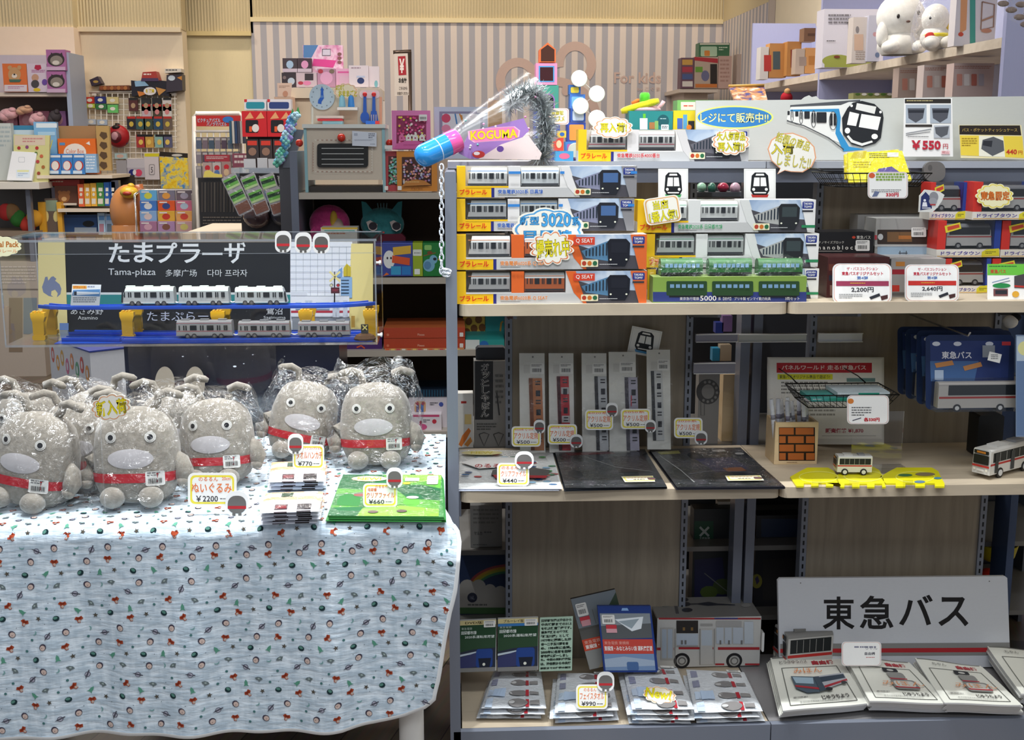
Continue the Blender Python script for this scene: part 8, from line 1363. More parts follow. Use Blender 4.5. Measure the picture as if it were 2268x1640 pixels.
for i, (rc, k, lb) in enumerate((((189, 215, 208, 229), 'c83a2c', 'red packet at the top edge of the wire grid'), ((210, 214, 234, 229), '2c347a', 'navy packet with a white mark on the wire grid'), ((236, 215, 262, 230), 'd8c88a', 'cream packet beside the navy one on the wire grid'), ((190, 230, 210, 239), 'b8c84a', 'lime packet below the red one'), ((212, 230, 236, 242), '3a7a4a', 'dark green packet below the navy one'), ((238, 232, 261, 250), '6ac06a', 'mint green packet below the cream one'), ((191, 264, 212, 276), 'b8c4d4', 'white car packet on the wire grid, first of two'), ((215, 265, 237, 277), 'a8b8cc', 'white car packet on the wire grid, second of two'))): carton('small_packet', lb, 'packet', rc, YP-.022, .02, k, lambda c, q=rc: c.e((q[0]+q[2])/2, (q[1]+q[3])/2, 6, 4, 'e8e4d8', 10), 'packets on the wire grid', step=.0005)
for i, (P_, k, dr, lb) in enumerate((([(203, 191), (225, 185), (216, 169), (198, 177)], '3c3040', lambda c: c.e(212, 181, 6, 3, 'b0904a', 10), 'tilted dark card above the wire grid'), ([(219, 200), (288, 199), (285, 189), (220, 190)], '6a3a24', lambda c: [c.e(225+i*7.6, 195, 4.4, 4.6, ('8a4a2a', 'a86a3a')[i % 2], 8) for i in range(8)], 'brown lettering-shaped sign above the wire grid'), ([(292, 214), (290, 178), (310, 180), (330, 172), (352, 178), (372, 180), (374, 214), (340, 206)], '24222c', lambda c: (c.p([(308, 214), (304, 202), (330, 206)], 'c87a3a'), c.p([(345, 193), (368, 199), (352, 212)], 'c08a4a'), c.e(332, 202, 14, 9, 'dcd8dc', 14), c.t('新発売', 323, 197, 342, 206, 'd8c02c', .04), c.p([(298, 180), (318, 178), (330, 190), (300, 192)], '8ab0d0')), 'dark spiky sign with orange cards above the card packs'), ([(312, 180), (316, 160), (345, 158), (352, 180)], 'a83a34', lambda c: (c.p([(312, 180), (352, 180), (350, 173), (314, 173)], '4a3a5a'), c.ln(318, 163, 346, 170, 1, 'e8d8d0', 3)), 'red lettering-shaped sign topping the spiky sign'), ([(368, 205), (404, 200), (403, 165), (369, 166)], '3a3440', lambda c: (c.e(380, 173, 8, 6, 'c8d4e0', 10), c.p([(392, 172), (403, 168), (403, 178)], 'c8863a')), 'dark game poster at the recess corner'), ([(365, 162), (401, 160), (401, 152), (365, 152)], 'd8d0c6', lambda c: c.ln(367, 154, 399, 159, 1, '4a4a4a', 5), 'white name strip over the dark game poster'))): card('game_sign', lb, 'sign', P_, YP-.03-.006*i, k, dr, 'game signs over the grid', th=YA-.001-(YP-.03-.006*i), step=.0006)
g = G(); g.tube([PY(198, 204, YP-.004), PY(292, 203, YP-.004)], .008, 's:e8e0d4', 6); tag(g.obj('wire_shelf'), 'thin white ledge over the wire grid', 'ledge')
p = PY(262, 302, 8.64); rb = empty('red_backpack', p, 'round red and black backpack hanging before the wire grid', 'bag'); g = G(); g.ball(p, .077, .055, .079, 'a01c24', 18, 12); g.obj('bag_body', rb); g = G(); g.ball(p+V((-.005, -.035, -.004)), .045, .03, .045, '5a1a24', 14, 9); g.ball(p+V((-.008, -.055, 0)), .026, .012, .030, 'b88890', 12, 8); g.obj('pocket', rb); g = G(); g.ball(p+V((-.005, -.02, .06)), .03, .03, .018, '1c1418', 12, 8); g.tube([p+V((-.02, 0, .06)), p+V((-.012, 0, .085)), p+V((.008, 0, .085)), p+V((.016, 0, .06))], .007, '1c1418', 8); g.obj('handle', rb); g = G(); g.ball(p+V((.046, .004, -.01)), .024, .04, .05, '2c2c78', 12, 9); g.obj('side_panel', rb)
def hangcard(label, rect, k, draw, Y=8.665, grp='items below the wire grid', nm='toy_pack'): return carton(nm, label, 'pack', rect, Y, .03, k, draw, grp, step=.0004)
hangcard('bag of small balls hanging below the wire grid', (281, 352, 320, 393), 'b8b0bc', lambda c: (c.r(281, 352, 320, 372, 'c8c4cc'), c.e(293, 383, 8, 8, '2c3078', 14), c.e(307, 383, 8, 8, 'd84a6a', 14), c.e(298, 382, 4, 6, 'e8e8e8', 10)))
hangcard('white drink-shaped toy box with a yellow top', (320, 340, 352, 398), 'd4ccd0', lambda c: (c.r(320, 340, 352, 347, 'd8cc2c'), c.rr(330, 364, 343, 388, 3, '9a9498'), c.rr(331.5, 366, 341.5, 386, 2.4, 'd4ccd0'), c.t('5', 334, 370, 339, 383, '6a6468', .02)))
hangcard('yellow and blue patterned pouch under a dark header card', (355, 348, 416, 418), 'yellowpic', lambda c: c.p([(353, 346), (416, 350), (416, 340), (354, 336)], '2c2620').e(392, 344, 12, 3, 'c8c4bc', 14))
hangcard('pale teal bagged toy below the red backpack', (254, 340, 280, 352), 'b0c8c8', lambda c: c.e(266, 346, 8, 4, 'd8b0a0', 10)); hangcard('shiny bagged toy hanging at the shelf end', (258, 355, 282, 400), 'a8a4a8', None)
# snack-pack display
sd = empty('snack_rack', PY(370, 510, 6.5), 'clear stepped rack of colourful children packs beyond the case', 'display rack'); g = G(); a, b_, e, t = lim(306, 422, 432, 520, 6.5); g.box(a, 6.58, 0, e, 6.7, t, 'd8cec8'); g.tube([(a, 6.45, b_), (a, 6.45, t-.02), (a, 6.6, t), (e, 6.6, t), (e, 6.45, t-.02), (e, 6.45, b_)], .006, 'edge', 6); g.obj('rack', sd)
SC = (('6ab0d8', 'd8d44a'), ('7a7a8c', 'd8a04a'), ('6a6068', '9a9aa8'), ('4a7ac0', 'e0d8d0'), ('d85a2c', '3a4a8a'), ('c87090', 'a8c0d8'), ('8ab0d8', 'd8c8c0'), ('e0b040', 'c8402c'), ('e0a860', 'c84a3a'), ('b07a9a', 'd8a8b8'), ('b890b8', '8a5a4a'), ('d8a8a8', 'e0d07a'))
SN = ('sky blue', 'grey', 'dusky', 'mid blue', 'orange-red', 'rose', 'pale blue', 'golden', 'amber', 'mauve', 'lilac', 'peach')
for i, (k, k2) in enumerate(SC):
    r_, q = divmod(i, 3); x, y = 310+q*40, 422+r_*23; carton('snack_pack', SN[i]+' pack on the clear stepped rack', 'snack pack', (x, y, x+37, y+22), 6.5-.03*r_, .02, k, lambda c, x=x, y=y, k2=k2: (c.e(x+18, y+12, 9, 7, k2, 12), c.r(x+3, y+2, x+20, y+5, 'e8e0dc')), 'packs on the stepped rack', step=.0004)
# orange round chair with duck-yellow toy
g = G(); p = PY(286, 468, 6.9); g.ball(p, .105, .1, .15, 's:d08a50', 22, 14); g.rev([(.09, 0), (.10, .05), (.10, p.z-.08), (.06, p.z-.06)], V((p.x, p.y, 0)), 's:b87a4a', 20); g.tube([p+V((.07+.03*sin(t*.3), -.06, .15-.05*t)) for t in range(7)], .03, 's:a8623a', 8); tag(g.obj('peach_seat'), 'large peach-orange rounded toy seat beside the stepped rack', 'toy seat')
g = G(); p = PY(286, 426, 6.8); g.ball(p, .05, .05, .035, 's:e0b83a', 16, 10); g.ball(p+V((.0, -.045, -.005)), .026, .014, .012, 's:b0402c', 10, 6); g.ball(p+V((.012, 0, .035)), .02, .02, .016, 's:e0b83a', 10, 6); tag(g.obj('yellow_toy'), 'yellow toy head resting on the peach seat', 'toy')
# lavender wall shelving with bears
YS_ = 8.25; ls = empty('lavender_shelving', PY(80, 400, YS_), 'lavender-backed wall shelving with boxed bear and cat toys', 'shelving unit')
g = G(); a, b_, e, t = lim(-90, 122, 150, 205, YS_+.3); g.box(a, YS_+.3, 0, e+.1, YS_+.33, t, 'c3bccb'); g.obj('back_panel', ls)
g = G(); x0 = PY(147, 200, YS_).x; g.box(x0, YS_, 0, x0+.03, YS_+.33, zat(150, 116, YS_), 'a4aec4'); g.obj('side_panel', ls)
for y in (205, 285, 400): g = G(); g.box(PY(-90, y, YS_).x, YS_, zat(60, y, YS_)-.025, x0-.001, YS_+.3, zat(60, y, YS_), 'd8c8ba'); g.obj('shelf_board', ls)
g = G(); g.box(PY(-90, 250, YS_).x, YS_+.27, zat(60, 400, YS_), x0-.001, YS_+.299, zat(60, 209, YS_), '6a5448'); g.obj('rear_lining', ls)
carton('bear_box', 'orange and white boxed brown bear on the lavender shelving', 'toy box', (7, 141, 60, 204), YS_-.02, .1, 'd8713c', lambda c: (c.e(32, 165, 14, 16, 'c09468', 18), c.e(32, 168, 6, 5, 'e0d4c8', 12), c.e(32, 165, 2.4, 2, '2a2420', 8), c.e(22, 150, 5, 5, 'c09468', 10), c.e(43, 150, 5, 5, 'c09468', 10), c.p([(22, 182), (44, 182), (48, 176), (20, 176)], '4a6a5a'), c.r(10, 188, 60, 203, 'd8ccd4'), c.ln(18, 191, 54, 198, 2, 'b878a0', 3)), 'boxed soft toys', step=.0005)
carton('bear_box', 'white and violet boxed small bear beside the orange bear box', 'toy box', (61, 141, 105, 204), YS_-.02, .1, 'd0c0d0', lambda c: (c.p([(76, 152), (84, 156), (92, 152), (90, 144), (78, 144)], 'b02a4a'), c.ln(70, 155, 100, 162, 2, 'a04a8a', 3), c.e(78, 172, 8, 8, 'c0947c', 14), c.e(78, 186, 9, 9, '4a4448', 14), c.e(82, 199, 8, 4, 'd8b82c', 12), c.e(99, 182, 6, 7, '6a4a9a', 10)), 'boxed soft toys', step=.0005)
for i, (rc, lb) in enumerate((((103, 110, 145, 156), 'upper magenta window box with a grey cat face'), ((104, 158, 145, 205), 'lower magenta window box with a grey cat face'))): carton('cat_box', lb, 'toy box', rc, YS_-.03, .12, 'a8689c', lambda c, q=rc: (c.e((q[0]+q[2])/2, q[1]+22, 19, 15, '3a3234', 20), c.e((q[0]+q[2])/2+1, q[1]+24, 14, 11, '8a8078', 16), c.p([(q[0]+9, q[1]+16), (q[0]+10, q[1]+6), (q[0]+18, q[1]+12)], '3a3234'), c.p([(q[0]+28, q[1]+12), (q[0]+34, q[1]+6), (q[0]+37, q[1]+16)], '3a3234'), c.e((q[0]+q[2])/2, q[1]+29, 8, 5, 'd0c8c0', 12), c.r(q[0], q[3]-8, q[2], q[3], 'c8a8c4')), 'boxed cats', step=.0005)
for i, (x, y, rx, rz, k, lb) in enumerate(((20, 252, .06, .035, 'pinkplush', 'pink soft cap toy on the lower lavender shelf'), (55, 243, .05, .025, 'tanplush', 'tan soft toy lying on the lower lavender shelf'), (83, 262, .048, .035, 'pinkplush', 'pale pink soft animal on the lower lavender shelf'), (122, 258, .04, .04, 'r:4a4448', 'grey soft cat toy on the lower lavender shelf'))):
    p = PY(x, y, YS_+.05); g = G(); g.ball(p, rx, .05, rz, k, 16, 10); g.ball(p+V((rx*.5, -.02, rz*.7)), rx*.4, .03, rz*.5, k, 10, 7); g.ball(p+V((-rx*.5, -.01, -rz*.5)), rx*.6, .04, rz*.9, k, 10, 7); tag(g.obj('soft_toy'), lb, 'soft toy', 'soft toys on the lavender shelving')
for i in range(4): carton('doll_box', ('first', 'second', 'third', 'fourth')[i]+' pink doll box in the dim lower bay of the lavender shelving', 'toy box', (6+i*36, 246, 38+i*36, 284), YS_+.12, .1, ('8a5a6a', 'a8707e', '7a4a5c', '8a6090')[i], lambda c, x=6+i*36: c.e(x+16, 266, 9, 11, 'b88a94', 12), 'doll boxes', step=.0005)
# nearer display of boxes
YN = 7.75; ns = empty('box_display', PY(150, 460, YN), 'cream two-tier display shelf of boxed games in the left aisle', 'shelving unit')
for y0, x0_, x1_ in ((388, 86, 252), (462, 132, 252), (528, 98, 262)): g = G(); g.box(PY(x0_, y0, YN).x, YN-.04, zat(180, y0, YN)-.02, PY(x1_, y0, YN).x, YN+.4, zat(180, y0, YN), 'dccfbe'); g.obj('shelf_board', ns)
g = G(); g.box(PY(246, 400, YN).x, YN, 0, PY(262, 400, YN).x, YN+.05, zat(200, 400, YN), 's:4a4c58'); g.obj('front_post', ns); g = G(); g.box(PY(100, 400, YN).x, YN+.38, 0, PY(262, 400, YN).x, YN+.4, zat(180, 392, YN), 'r:3a342e'); g.obj('back_panel', ns)
def dbox(nm, lb, rc, k, dr=None, Y=YN, d=.06, grp='boxes on the display'): return carton(nm, lb, 'box', rc, Y, d, k, dr, grp, step=.0004)
dbox('craft_board', 'brown cardboard box standing tall behind the orange box', (128, 279, 214, 386), '9a7c56', None, YN+.14, .08)
dbox('craft_board', 'kraft board printed with dark houses at the display end', (215, 279, 244, 378), 'b4935c', lambda c: [c.p([(220, 300+i*22), (224, 292+i*22), (236, 294+i*22), (238, 304+i*22), (230, 310+i*22)], '5a4430') for i in range(4)], YN+.05, .03)
dbox('toy_box', 'orange toy box with a white dome label', (130, 307, 213, 386), 'dc6c28', lambda c: (c.e(166, 338, 25, 20, 'e8dcd0', 20), c.t('Color Box', 146, 330, 186, 340, 'd86a2c', .0), c.r(132, 316, 144, 322, '5a8ab8'), c.p([(190, 318), (198, 313), (200, 322)], 'e8e0d8')), YN+.03, .08)
for i in range(3): dbox('clock_box', ('first', 'second', 'third')[i]+' blue toy clock box in the row before the orange box', (110+i*26, 341, 135+i*26, 386), '3f7fc4', lambda c, x=110+i*26: (c.e(x+13, 367, 10, 11, 'b8342c', 16), c.e(x+12, 367, 8, 10, 'e4dcd8', 14), c.r(x+2, 344, x+24, 349, 'd4dce8'), c.r(x, 378, x+20, 385, 'c8d8e8')), YN, .025, 'toy clock boxes')
dbox('pale_box', 'light blue printed box beside the toy clock boxes', (188, 341, 214, 383), '8fb4d8', lambda c: c.ln(191, 346, 211, 378, 5, 'd8e4f0', 4), YN, .05)
dbox('blue_box', 'sky blue box standing behind the flowery yellow book', (78, 270, 127, 389), '7fb2de', lambda c: (c.r(80, 273, 126, 283, 'dbe6f0'), c.l([(110, 335), (116, 310)], 2, 'd8c84a'), c.r(84, 292, 122, 300, 'a8cce8')), YN+.06, .05)
dbox('blue_box', 'deep teal topped box at the rear of the display', (28, 278, 80, 400), '3f84ac', lambda c: c.r(30, 288, 78, 300, 'c8dcea'), YN+.12, .05)
dbox('clear_pack', 'pale clear-wrapped pack at the frame edge of the display', (-30, 273, 28, 400), 'c4cac8', lambda c: c.ln(-4, 280, 24, 330, 5, 'a8b4b8', 4), YN+.04, .05)
fb = card('flower_book', 'tall yellow-green book cover with small red flowers', 'book', [(30, 404), (107, 404), (110, 300), (30, 298)], 7.72, 'd2cf92', lambda c: (c.r(32, 300, 100, 322, 'd8c8b4'), c.ln(50, 306, 96, 318, 2, 'c88a8a', 3), [c.e(x, y, 4, 4, k, 8) for x, y, k in ((42, 328, 'a83a3a'), (60, 326, '8a4a7a'), (82, 328, 'b83a3a'), (92, 346, 'c86a4a'), (84, 358, 'b84a4a'), (96, 370, 'a86a3a'), (86, 384, '9a4a3a'), (80, 340, '5a7a3a'))]), th=.02, step=.0004)
wb = empty('white_tablet_box', PY(48, 402, 7.66), 'white boxed tablet leaning open on the white ledge', 'box'); g = G(); o_ = PY(48, 400, 7.66); n_ = V((.1, -cos(R(16)), sin(R(16)))); P_ = [(15, 399), (70, 400), (82, 338), (27, 335)]; g.prism([PP(x, y, o_, n_) for x, y in P_], -n_, .03, 'dfe2e8'); c = cvP(g, o_, n_, .0003); c.rr(41, 348, 55, 360, 2, 'b8bec8').rr(42, 349, 54, 359, 2, 'dfe2e8').rr(36, 376, 66, 394, 1, 'cfdcea').r(38, 377, 64, 381, 'd8d8a0').ln(40, 384, 62, 392, 2, '9ab0cc', 3); g.obj('body', wb)
g = G(); g.box(PY(-60, 402, 7.6).x, 7.55, zat(40, 404, 7.6)-.04, PY(92, 402, 7.6).x, 8.0, zat(40, 404, 7.6), 's:e2ddd4'); wl_ = tag(g.obj('white_ledge'), 'white ledge under the leaning tablet box', 'ledge')
g = G(); g.box(PY(58, 450, 7.62).x, 7.62, zat(40, 580, 7.62)+.001, PY(68, 450, 7.62).x, 7.66, zat(60, 410, 7.6)-.03, GD); g.obj('support_post', wl_); g = G(); g.box(PY(-50, 450, 7.62).x, 7.96, zat(40, 580, 7.62)+.001, PY(72, 450, 7.62).x, 7.99, zat(60, 410, 7.6)-.001, '5a5652'); g.obj('support_post', wl_)
dbox('bear_game_box', 'brown bear picture box under the display shelf', (122, 412, 172, 455), '5c3a2c', lambda c: (c.e(142, 436, 13, 13, '8a5a34', 16), c.e(142, 441, 6, 5, 'c8a070', 10), c.e(132, 426, 4, 4, '8a5a34', 8), c.e(152, 426, 4, 4, '8a5a34', 8), c.r(122, 450, 170, 455, 'c8c0b4')), YN+.03, .06)
for i, (x0, x1, k) in enumerate(((173, 186, 'd8603a'), (187, 200, 'dca03c'), (201, 214, 'dca83c'), (215, 230, '4a8a4a'), (231, 243, '2f62ac'), (244, 256, '2a58a0'))): dbox('game_spine', ('vermilion', 'amber', 'golden', 'green', 'blue', 'deep blue')[i]+' game box spine in the row under the display shelf', (x0, 408-i, x1, 458-i*.5), k, lambda c, a=x0, b=x1: (c.r(a+2, 440, b-2, 452, 'dcd4c8'), c.r(a+3, 416, b-3, 424, 'e8e0d4'), c.e((a+b)/2, 431, 3, 4, 'e0d8c8', 8)), YN, .1, 'game box spines')
dbox('red_game_box', 'red-topped box behind the bear picture box', (110, 398, 176, 412), 'a83a34', lambda c: c.ln(116, 401, 156, 407, 1, 'd8c8b8', 3), YN+.05, .1)
dbox('navy_box', 'navy box with a black round cap below the game spines', (137, 476, 216, 520), '24406c', lambda c: (c.e(196, 496, 13, 7, '14161a', 16), c.r(165, 504, 214, 516, '8a96a4')), YN+.02, .06)
for i in range(4): dbox('blue_pack', ('first', 'second', 'third', 'fourth')[i]+' blue and white pack beside the navy box', (217+i*17, 472+i*2, 233+i*17, 520), ('a8c4dc', '94a8c4', '9ab4cc', '8494b0')[i], lambda c, x=217+i*17: (c.r(x+2, 478, x+14, 488, '5a86b8'), c.r(x+3, 496, x+13, 514, ('a87a8a', '5a6a7a', '7a8a94', '4a5a8a')[(x//17) % 4])), YN+.01, .05, 'blue packs')
for i, (x, k, lb) in enumerate(((14, 'b83a3a', 'red'), (40, '3a7a3a', 'green'), (62, 'c8453a', 'bright red'), (26, '8a6a4a', 'brown'), (76, 'd8a03a', 'amber'))): g = G(); p = PY(x, 470+(i % 3)*14, 7.72); g.ball(p, .05, .05, .055, 'r:'+k, 12, 8); tag(g.obj('felt_toy'), lb+' felt toy under the white ledge', 'felt toy', 'felt toys under the ledge')
g = G(); g.box(PY(-60, 500, 7.65).x, 7.6, zat(40, 512, 7.65)-.03, PY(84, 500, 7.65).x, 7.95, zat(40, 512, 7.65), '8a7a6a'); tag(g.obj('lower_ledge'), 'brown lower ledge carrying felt toys', 'ledge')
YL_ = 7.73; yf_ = empty('yellow_frame_toy', PY(110, 512, YL_), 'clear toy case with yellow side posts under the display', 'toy case'); 
for x0, x1 in ((86, 101), (127, 137)): g = G(); a, b_, e, t = lim(x0, 448, x1, 514, YL_); g.box(a, YL_, zat(100, 527, 7.75)+.001, e, YL_+.08, t, 's:d8a02c'); g.obj('post', yf_)
g = G(); a, b_, e, t = lim(101, 440, 127, 514, YL_+.02); g.box(a, YL_+.02, b_, e, YL_+.06, t, '6a5c52'); c = cvY(g, YL_+.0192); c.e(103, 480, 5, 12, 'd8cc8a', 12); c.e(124, 480, 6, 12, 'd8cc8a', 12); c.r(101, 444, 127, 468, '8a9a84'); g.obj('case_panel', yf_)
g = G(); x0_, x1_ = PY(-120, 600, 7.6).x, PY(86, 600, 7.6).x; g.box(x0_, 7.6, .0, x1_, 7.99, zat(40, 580, 7.62), 'b8ada2'); c = cvY(g, 7.5995, .0004); c.r(-20, 640, 84, 643, '6a5f56').r(20, 660, 50, 780, '8a7a68').r(52, 660, 82, 740, '7a8a98').ln(2, 590, 80, 632, 6, 'cfc6c0', 5); tag(g.obj('storage_unit'), 'pale storage unit seen through the end of the clear case', 'storage unit')
# ============================================================ right wall shelving
XW = XR; XE_ = 1.65; Y3, Y2, Y1 = 3.6, 5.43, 6.68; zsh = 1.765
rs = empty('wall_shelving', ((XW+XE_)/2, 5, 0), 'lavender wall shelving with a white rabbit toy on its upper board', 'shelving unit')
for y, z1_ in ((Y1, 2.1), (Y2, 2.11), (Y3, 2.3)): g = G(); g.box(XE_, y, .1, XW-.001, y+.022, z1_, 'a4a8cc'); g.obj('divider', rs)
for ya, yb_ in ((Y3, Y2), (Y2, Y1)):
    g = G(); g.box(XW-.02, ya+.023, .1, XW-.001, yb_-.001, 2.08, 'aab0d2'); g.obj('back_panel', rs)
    for z in (zsh, 1.38): g = G(); g.box(XE_, ya+.023, z-.03, XW-.021, yb_-.001, z, 'tanshelf'); g.obj('shelf_board', rs)
def wbox(lb, x0, y0, x1, y1, Y, d, k, dr=None, nm='toy_box', grp='boxes on the wall shelving'): return carton(nm, lb, 'toy box', (x0, y0, x1, y1), Y, d, k, dr, grp, step=.0004)
wbox('large white tower-toy box with a green lawn print', 1823, 20, 1958, 150, 5.05, .1, 'd6d2dc', lambda c: (c.e(1855, 135, 34, 14, '9aa04a', 24), c.r(1826, 134, 1930, 149, '9aa04a'), c.r(1878, 52, 1891, 112, '5a564e'), c.r(1880, 56, 1889, 110, 'c8c4c4'), [c.r(1878, 60+i*13, 1891, 63+i*13, '5a564e') for i in range(4)], c.p([(1874, 52), (1884, 42), (1896, 52)], '34302e'), c.e(1853, 126, 7, 3, '7a3a2a', 10), c.ln(1834, 32, 1884, 56, 3, '7a767c', 4), c.ln(1830, 90, 1862, 94, 1, '3a3638', 3)))
wbox('narrow white box with an arch print beside the rabbit', 1888, 38, 1922, 140, 4.72, .06, 'd2c8c2', lambda c: (c.e(1899, 66, 4, 8, '8a8486', 12), c.r(1892, 76, 1912, 112, 'd0b09a'), c.ln(1895, 114, 1916, 134, 4, 'a8988e', 4)))
wbox('pale grey-blue box side next to the rabbit', 1922.5, 34, 1950, 136, 4.70, .06, 'c2c2d2', lambda c: c.e(1938, 76, 5, 5, 'c89aa0', 10).e(1943, 122, 5, 6, '6a7a9a', 10))
rb_ = empty('rabbit_plush', V((PY(1997, 130, 4.35).x, 4.35, zsh)), 'big plain white rabbit plush sitting on the upper wall shelf', 'plush toy'); pH = PY(1995, 38, 4.35)
g = G(); g.ball(pH, .085, .075, .082, 'whiteplush', 24, 16); zz = pH.z-.06; g.rev([(.06, 0), (.078, .02), (.075, .06), (.05, zz-zsh+.01), (.03, zz-zsh+.03)], V((pH.x+.004, 4.36, zsh+.001)), 'whiteplush', 22); g.obj('body', rb_)
for sx in (-1, 1): g = G(); g.tube([pH+V((sx*.035, 0, .06)), pH+V((sx*.04, 0, .12)), pH+V((sx*.042, .005, .19))], .024, 'whiteplush', 12, rr=[.022, .027, .015]); g.obj('ear', rb_); g = G(); g.ball(V((pH.x+sx*.05, 4.30, zsh+.025)), .03, .04, .024, 'whiteplush', 14, 9); g.obj('foot', rb_); g = G(); g.ball(pH+V((sx*.036+.002, -.068, .002+.006*sx)), .0055, .006, .008, 'g:2a2220', 10, 8); g.obj('eye', rb_); g = G(); g.ball(V((pH.x+sx*.072, 4.33, zsh+.07)), .02, .024, .045, 'whiteplush', 12, 8); g.obj('arm', rb_)
g = G(); g.ball(pH+V((0, -.076, -.022)), .008, .004, .004, '6a5048', 10, 6); g.obj('nose', rb_)
r2 = empty('rabbit_plush', V((PY(2075, 118, 4.12).x, 4.12, zsh)), 'smaller white plush with a yellow bow wrapped in clear film', 'plush toy'); p = PY(2072, 42, 4.12)
g = G(); g.ball(p, .046, .042, .05, 'whiteplush', 18, 12); g.ball(V((p.x+.002, 4.12, zsh+.04)), .05, .045, .045, 'whiteplush', 16, 10); g.obj('body', r2); g = G(); g.ball(p+V((.005, -.01, -.055)), .05, .04, .012, 'yellowplush', 14, 8); g.ball(p+V((-.025, -.03, -.06)), .02, .016, .014, 'r:c83a34', 10, 7); g.ball(p+V((.05, .01, -.03)), .025, .02, .04, 'r:e8c83a', 10, 7); g.obj('bow', r2)
for sx in (-1, 1): g = G(); g.ball(V((p.x+sx*.03, 4.07, zsh+.022)), .028, .03, .022, 'whiteplush', 12, 8); g.obj('foot', r2)
g = G(); g.ball(p+V((-.03, -.03, 0)), .004, .004, .005, 'g:2a2220', 8, 6); g.obj('eye', r2)
g = G(); Pp = V((p.x, 4.11, zsh)); g.rev([(.075, .002), (.085, .05), (.078, .11), (.06, .17), (.02, .22), (.035, .25)], Pp, 'bag', 26, sy=.85); g.obj('wrapping', r2)
wbox('white box with orange and teal bars near the shelving end', 2116, -10, 2206, 102, 3.90, .05, 'd8d2d4', lambda c: (c.p([(2126, 74), (2128, -8), (2143, -8), (2140, 66)], 'd89a6a'), c.e(2128, 76, 6, 5, 'c8503a', 10), c.r(2148, -8, 2160, 96, '4a9a8a'), c.l([(2175, 4), (2172, 66), (2200, 60), (2202, 10), (2175, 4)], 3, '9a7a68'), c.l([(2174, 46), (2200, 36)], 4, 'b08a70'), c.e(2184, 68, 12, 5, 'c08a70', 12)))
for i, (rc, k, lb) in enumerate((((1684, 104, 1702, 176), 'd8d4d0', 'white slim box at the far bay of the wall shelving'), ((1704, 96, 1742, 172), 'c08a50', 'orange-brown wooden toy box with a dark window'), ((1743, 92, 1774, 168), 'b8824a', 'wooden toy box with a red window'), ((1762, 108, 1782, 164), 'b8a89a', 'grey-fronted wooden toy box'), ((1783, 106, 1806, 162), 'c8935a', 'narrow orange wooden toy box'), ((1781, 62, 1806, 92), '7a5a44', 'dark wooden cube on top of the wooden boxes'))):
    wbox(lb, *rc, 6.0-.12*(i > 2)-.05*(i == 2), .08, k, lambda c, q=rc, i=i: c.r(q[0]+8, q[1]+18, q[0]+24, q[3]-18, ('b83a34', '4a5a60', '8a3a2c', '9a8a80', 'b0783c', '5a4030')[i]))
for i, (rc, k, lb) in enumerate((((1990, 150, 2044, 216), 'b8a49a', 'pinkish doll-house box on the lower wall shelf'), ((2045, 144, 2110, 216), 'cbbcb8', 'white nursery box on the lower wall shelf'), ((2111, 140, 2200, 216), 'c4aea8', 'rosy furniture box on the lower wall shelf'), ((1890, 206, 2015, 222), '8a8c5a', 'flat leafy-edged box low behind the white board'))):
    wbox(lb, *rc, (4.35, 4.15, 3.95, 4.7)[i], .06, k, lambda c, q=rc: (c.ln(q[0]+4, q[1]+6, q[2]-4, q[1]+14, 2, 'a87a6a', 5), [c.rr(q[0]+8+j*16, q[1]+24, q[0]+20+j*16, q[1]+50, 2, ('c88a7a', 'd8d0cc', 'b0685a', 'a8a0a8')[j % 4]) for j in range(int((q[2]-q[0]-14)/16))]) if q[3]-q[1] > 30 else [c.e(q[0]+10+j*14, q[1]+3, 6, 3, ('4a6a2c', 'd8d4cc')[j % 2], 8) for j in range(8)])
mb_ = empty('hanging_mobile', PY(2235, 30, 3.2), 'clear bagged mobile with brown feather shapes hanging at the frame corner', 'mobile'); g = G()
for i, (x, y) in enumerate(((2222, 8), (2240, 22), (2262, 10), (2258, 38), (2280, 30), (2272, 54), (2300, 60))): g.ball(PY(x, y, 3.2), .016, .006, .008, 'r:7a6a64', 10, 6)
g.obj('feather', mb_); g = G(); g.add([PY(x, y, 3.19) for x, y in ((2185, -20), (2340, -20), (2340, 90), (2268, 62), (2215, 30))], [(0, 1, 2, 3, 4)], 'bagfine'); g.obj('plastic_bag', mb_); g = G(); g.tube([PY(2250, 0, 3.2), V((PY(2250, 0, 3.2).x, 3.2, 3.299))], .002, 'e0e0e0', 5); g.obj('cord', mb_)
g = G(); p = PY(1742, 217, 5.9); g.ball(p, .03, .03, .03, 'r:a82430', 12, 8); g.ball(p+V((0, -.01, .03)), .016, .016, .016, 'r:c89a6a', 10, 7); tag(g.obj('red_doll'), 'small red doll low behind the white board', 'doll')
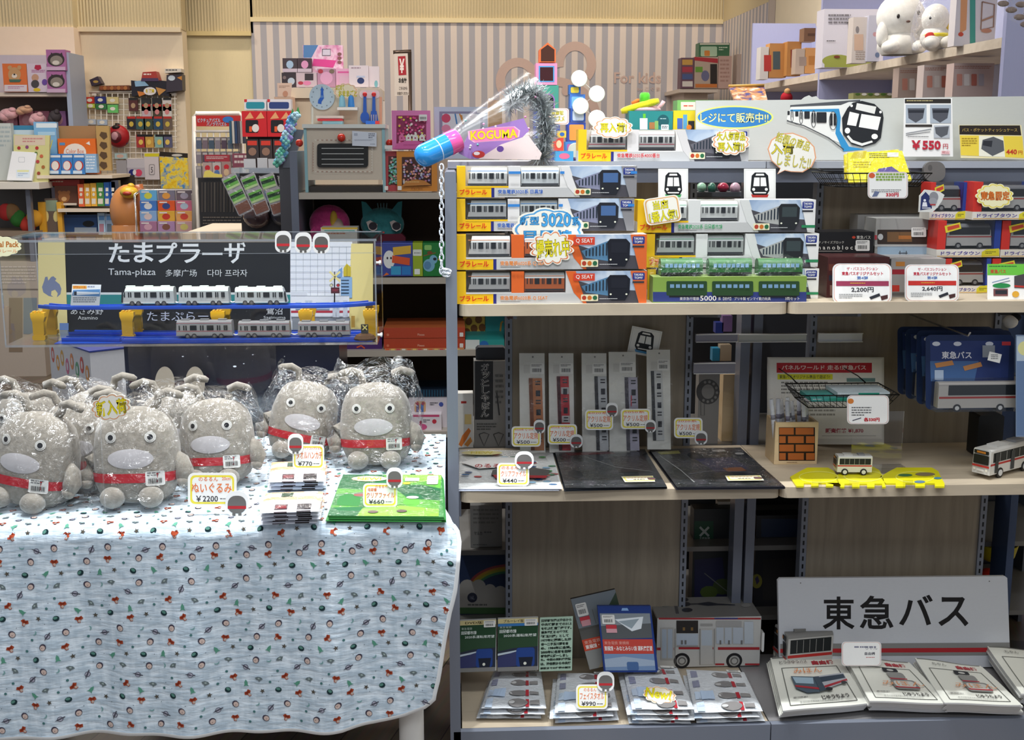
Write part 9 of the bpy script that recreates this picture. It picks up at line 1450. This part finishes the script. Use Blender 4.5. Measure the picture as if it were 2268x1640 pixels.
# boxes on a ledge at the back wall, tray on a stand
g = G(); a, b_, e, t = lim(1505, 197, 1590, 205, 8.4); g.box(a, 8.4, b_, e, 8.995, t, 'd2c4b6'); g.box(a+.05, 8.5, 0, e-.05, 8.99, b_-.001, 'c9b8a8'); tag(g.obj('tan_ledge'), 'tan ledge at the striped wall corner carrying boxed toys', 'ledge')
for i, (rc, k, dr, lb) in enumerate((((1508, 128, 1537, 196), '6a4a5a', lambda c: [c.r(1511, 132+j*16, 1534, 144+j*16, ('c89a4a', 'a83a4a', '4a5a8a', 'd8d0c8')[j]) for j in range(4)], 'violet comic-style box at the ledge end'), ((1538, 126, 1590, 196), 'b8a494', lambda c: (c.p([(1538, 126), (1590, 130), (1590, 140), (1538, 134)], 'b0303a'), c.e(1562, 168, 9, 12, '6a6a8a', 14), c.r(1573, 142, 1588, 186, '2c2624'), c.r(1540, 148, 1556, 160, '6a9a3a'), c.r(1540, 186, 1588, 194, 'c8763a')), 'busy red-topped toy box in the middle of the ledge'), ((1591, 124, 1620, 196), 'c0a094', lambda c: c.ln(1595, 132, 1616, 186, 6, 'a88478', 4), 'pinkish plain-sided box on the ledge'), ((1548, 95, 1616, 125), '3a6a4a', lambda c: (c.r(1550, 96, 1615, 99, 'e0d8c8'), c.rr(1552, 103, 1588, 125, 3, 'a8c4a8'), c.rr(1560, 112, 1572, 124, 2, 'c8803a'), c.ln(1592, 104, 1612, 114, 2, 'c8d8c0', 3)), 'green toy box stacked on top of the ledge boxes'), ((1632, 120, 1650, 197), 'b8a498', None, 'pale box at the corner end of the ledge'))): carton('ledge_box', lb, 'toy box', rc, 8.4-.01 if i != 3 else 8.42, .12, k, dr, 'boxes on the tan ledge', step=.0005)
g = G(); P_ = [(1614, 191), (1692, 189), (1700, 222), (1628, 224)]; o_ = PY(1655, 224, 5.6); n_ = V((0, -.6, .8)); g.prism([PY(x, y, 5.6+(224-y)*.006) for x, y in P_], (0, .5, -.8), .01, 'colorpic'); g.tube([PY(1614, 191, 5.79), PY(1692, 189, 5.79)], .008, 'c8a050', 6); tag(g.obj('patterned_tray'), 'patterned tray tipped up behind the board end', 'tray')
g = G(); p = PY(1655, 226, 5.7); g.box(p.x-.1, 5.62, 0, p.x+.1, 5.85, p.z-.012, 'c4b4a4'); tag(g.obj('tray_stand'), 'plain stand below the patterned tray', 'stand')
sc.cycles.max_bounces = 8; sc.cycles.transparent_max_bounces = 24; sc.cycles.caustics_reflective = False; sc.cycles.caustics_refractive = False
for o in bpy.data.objects:
    if 'wl' in o: del o['wl']
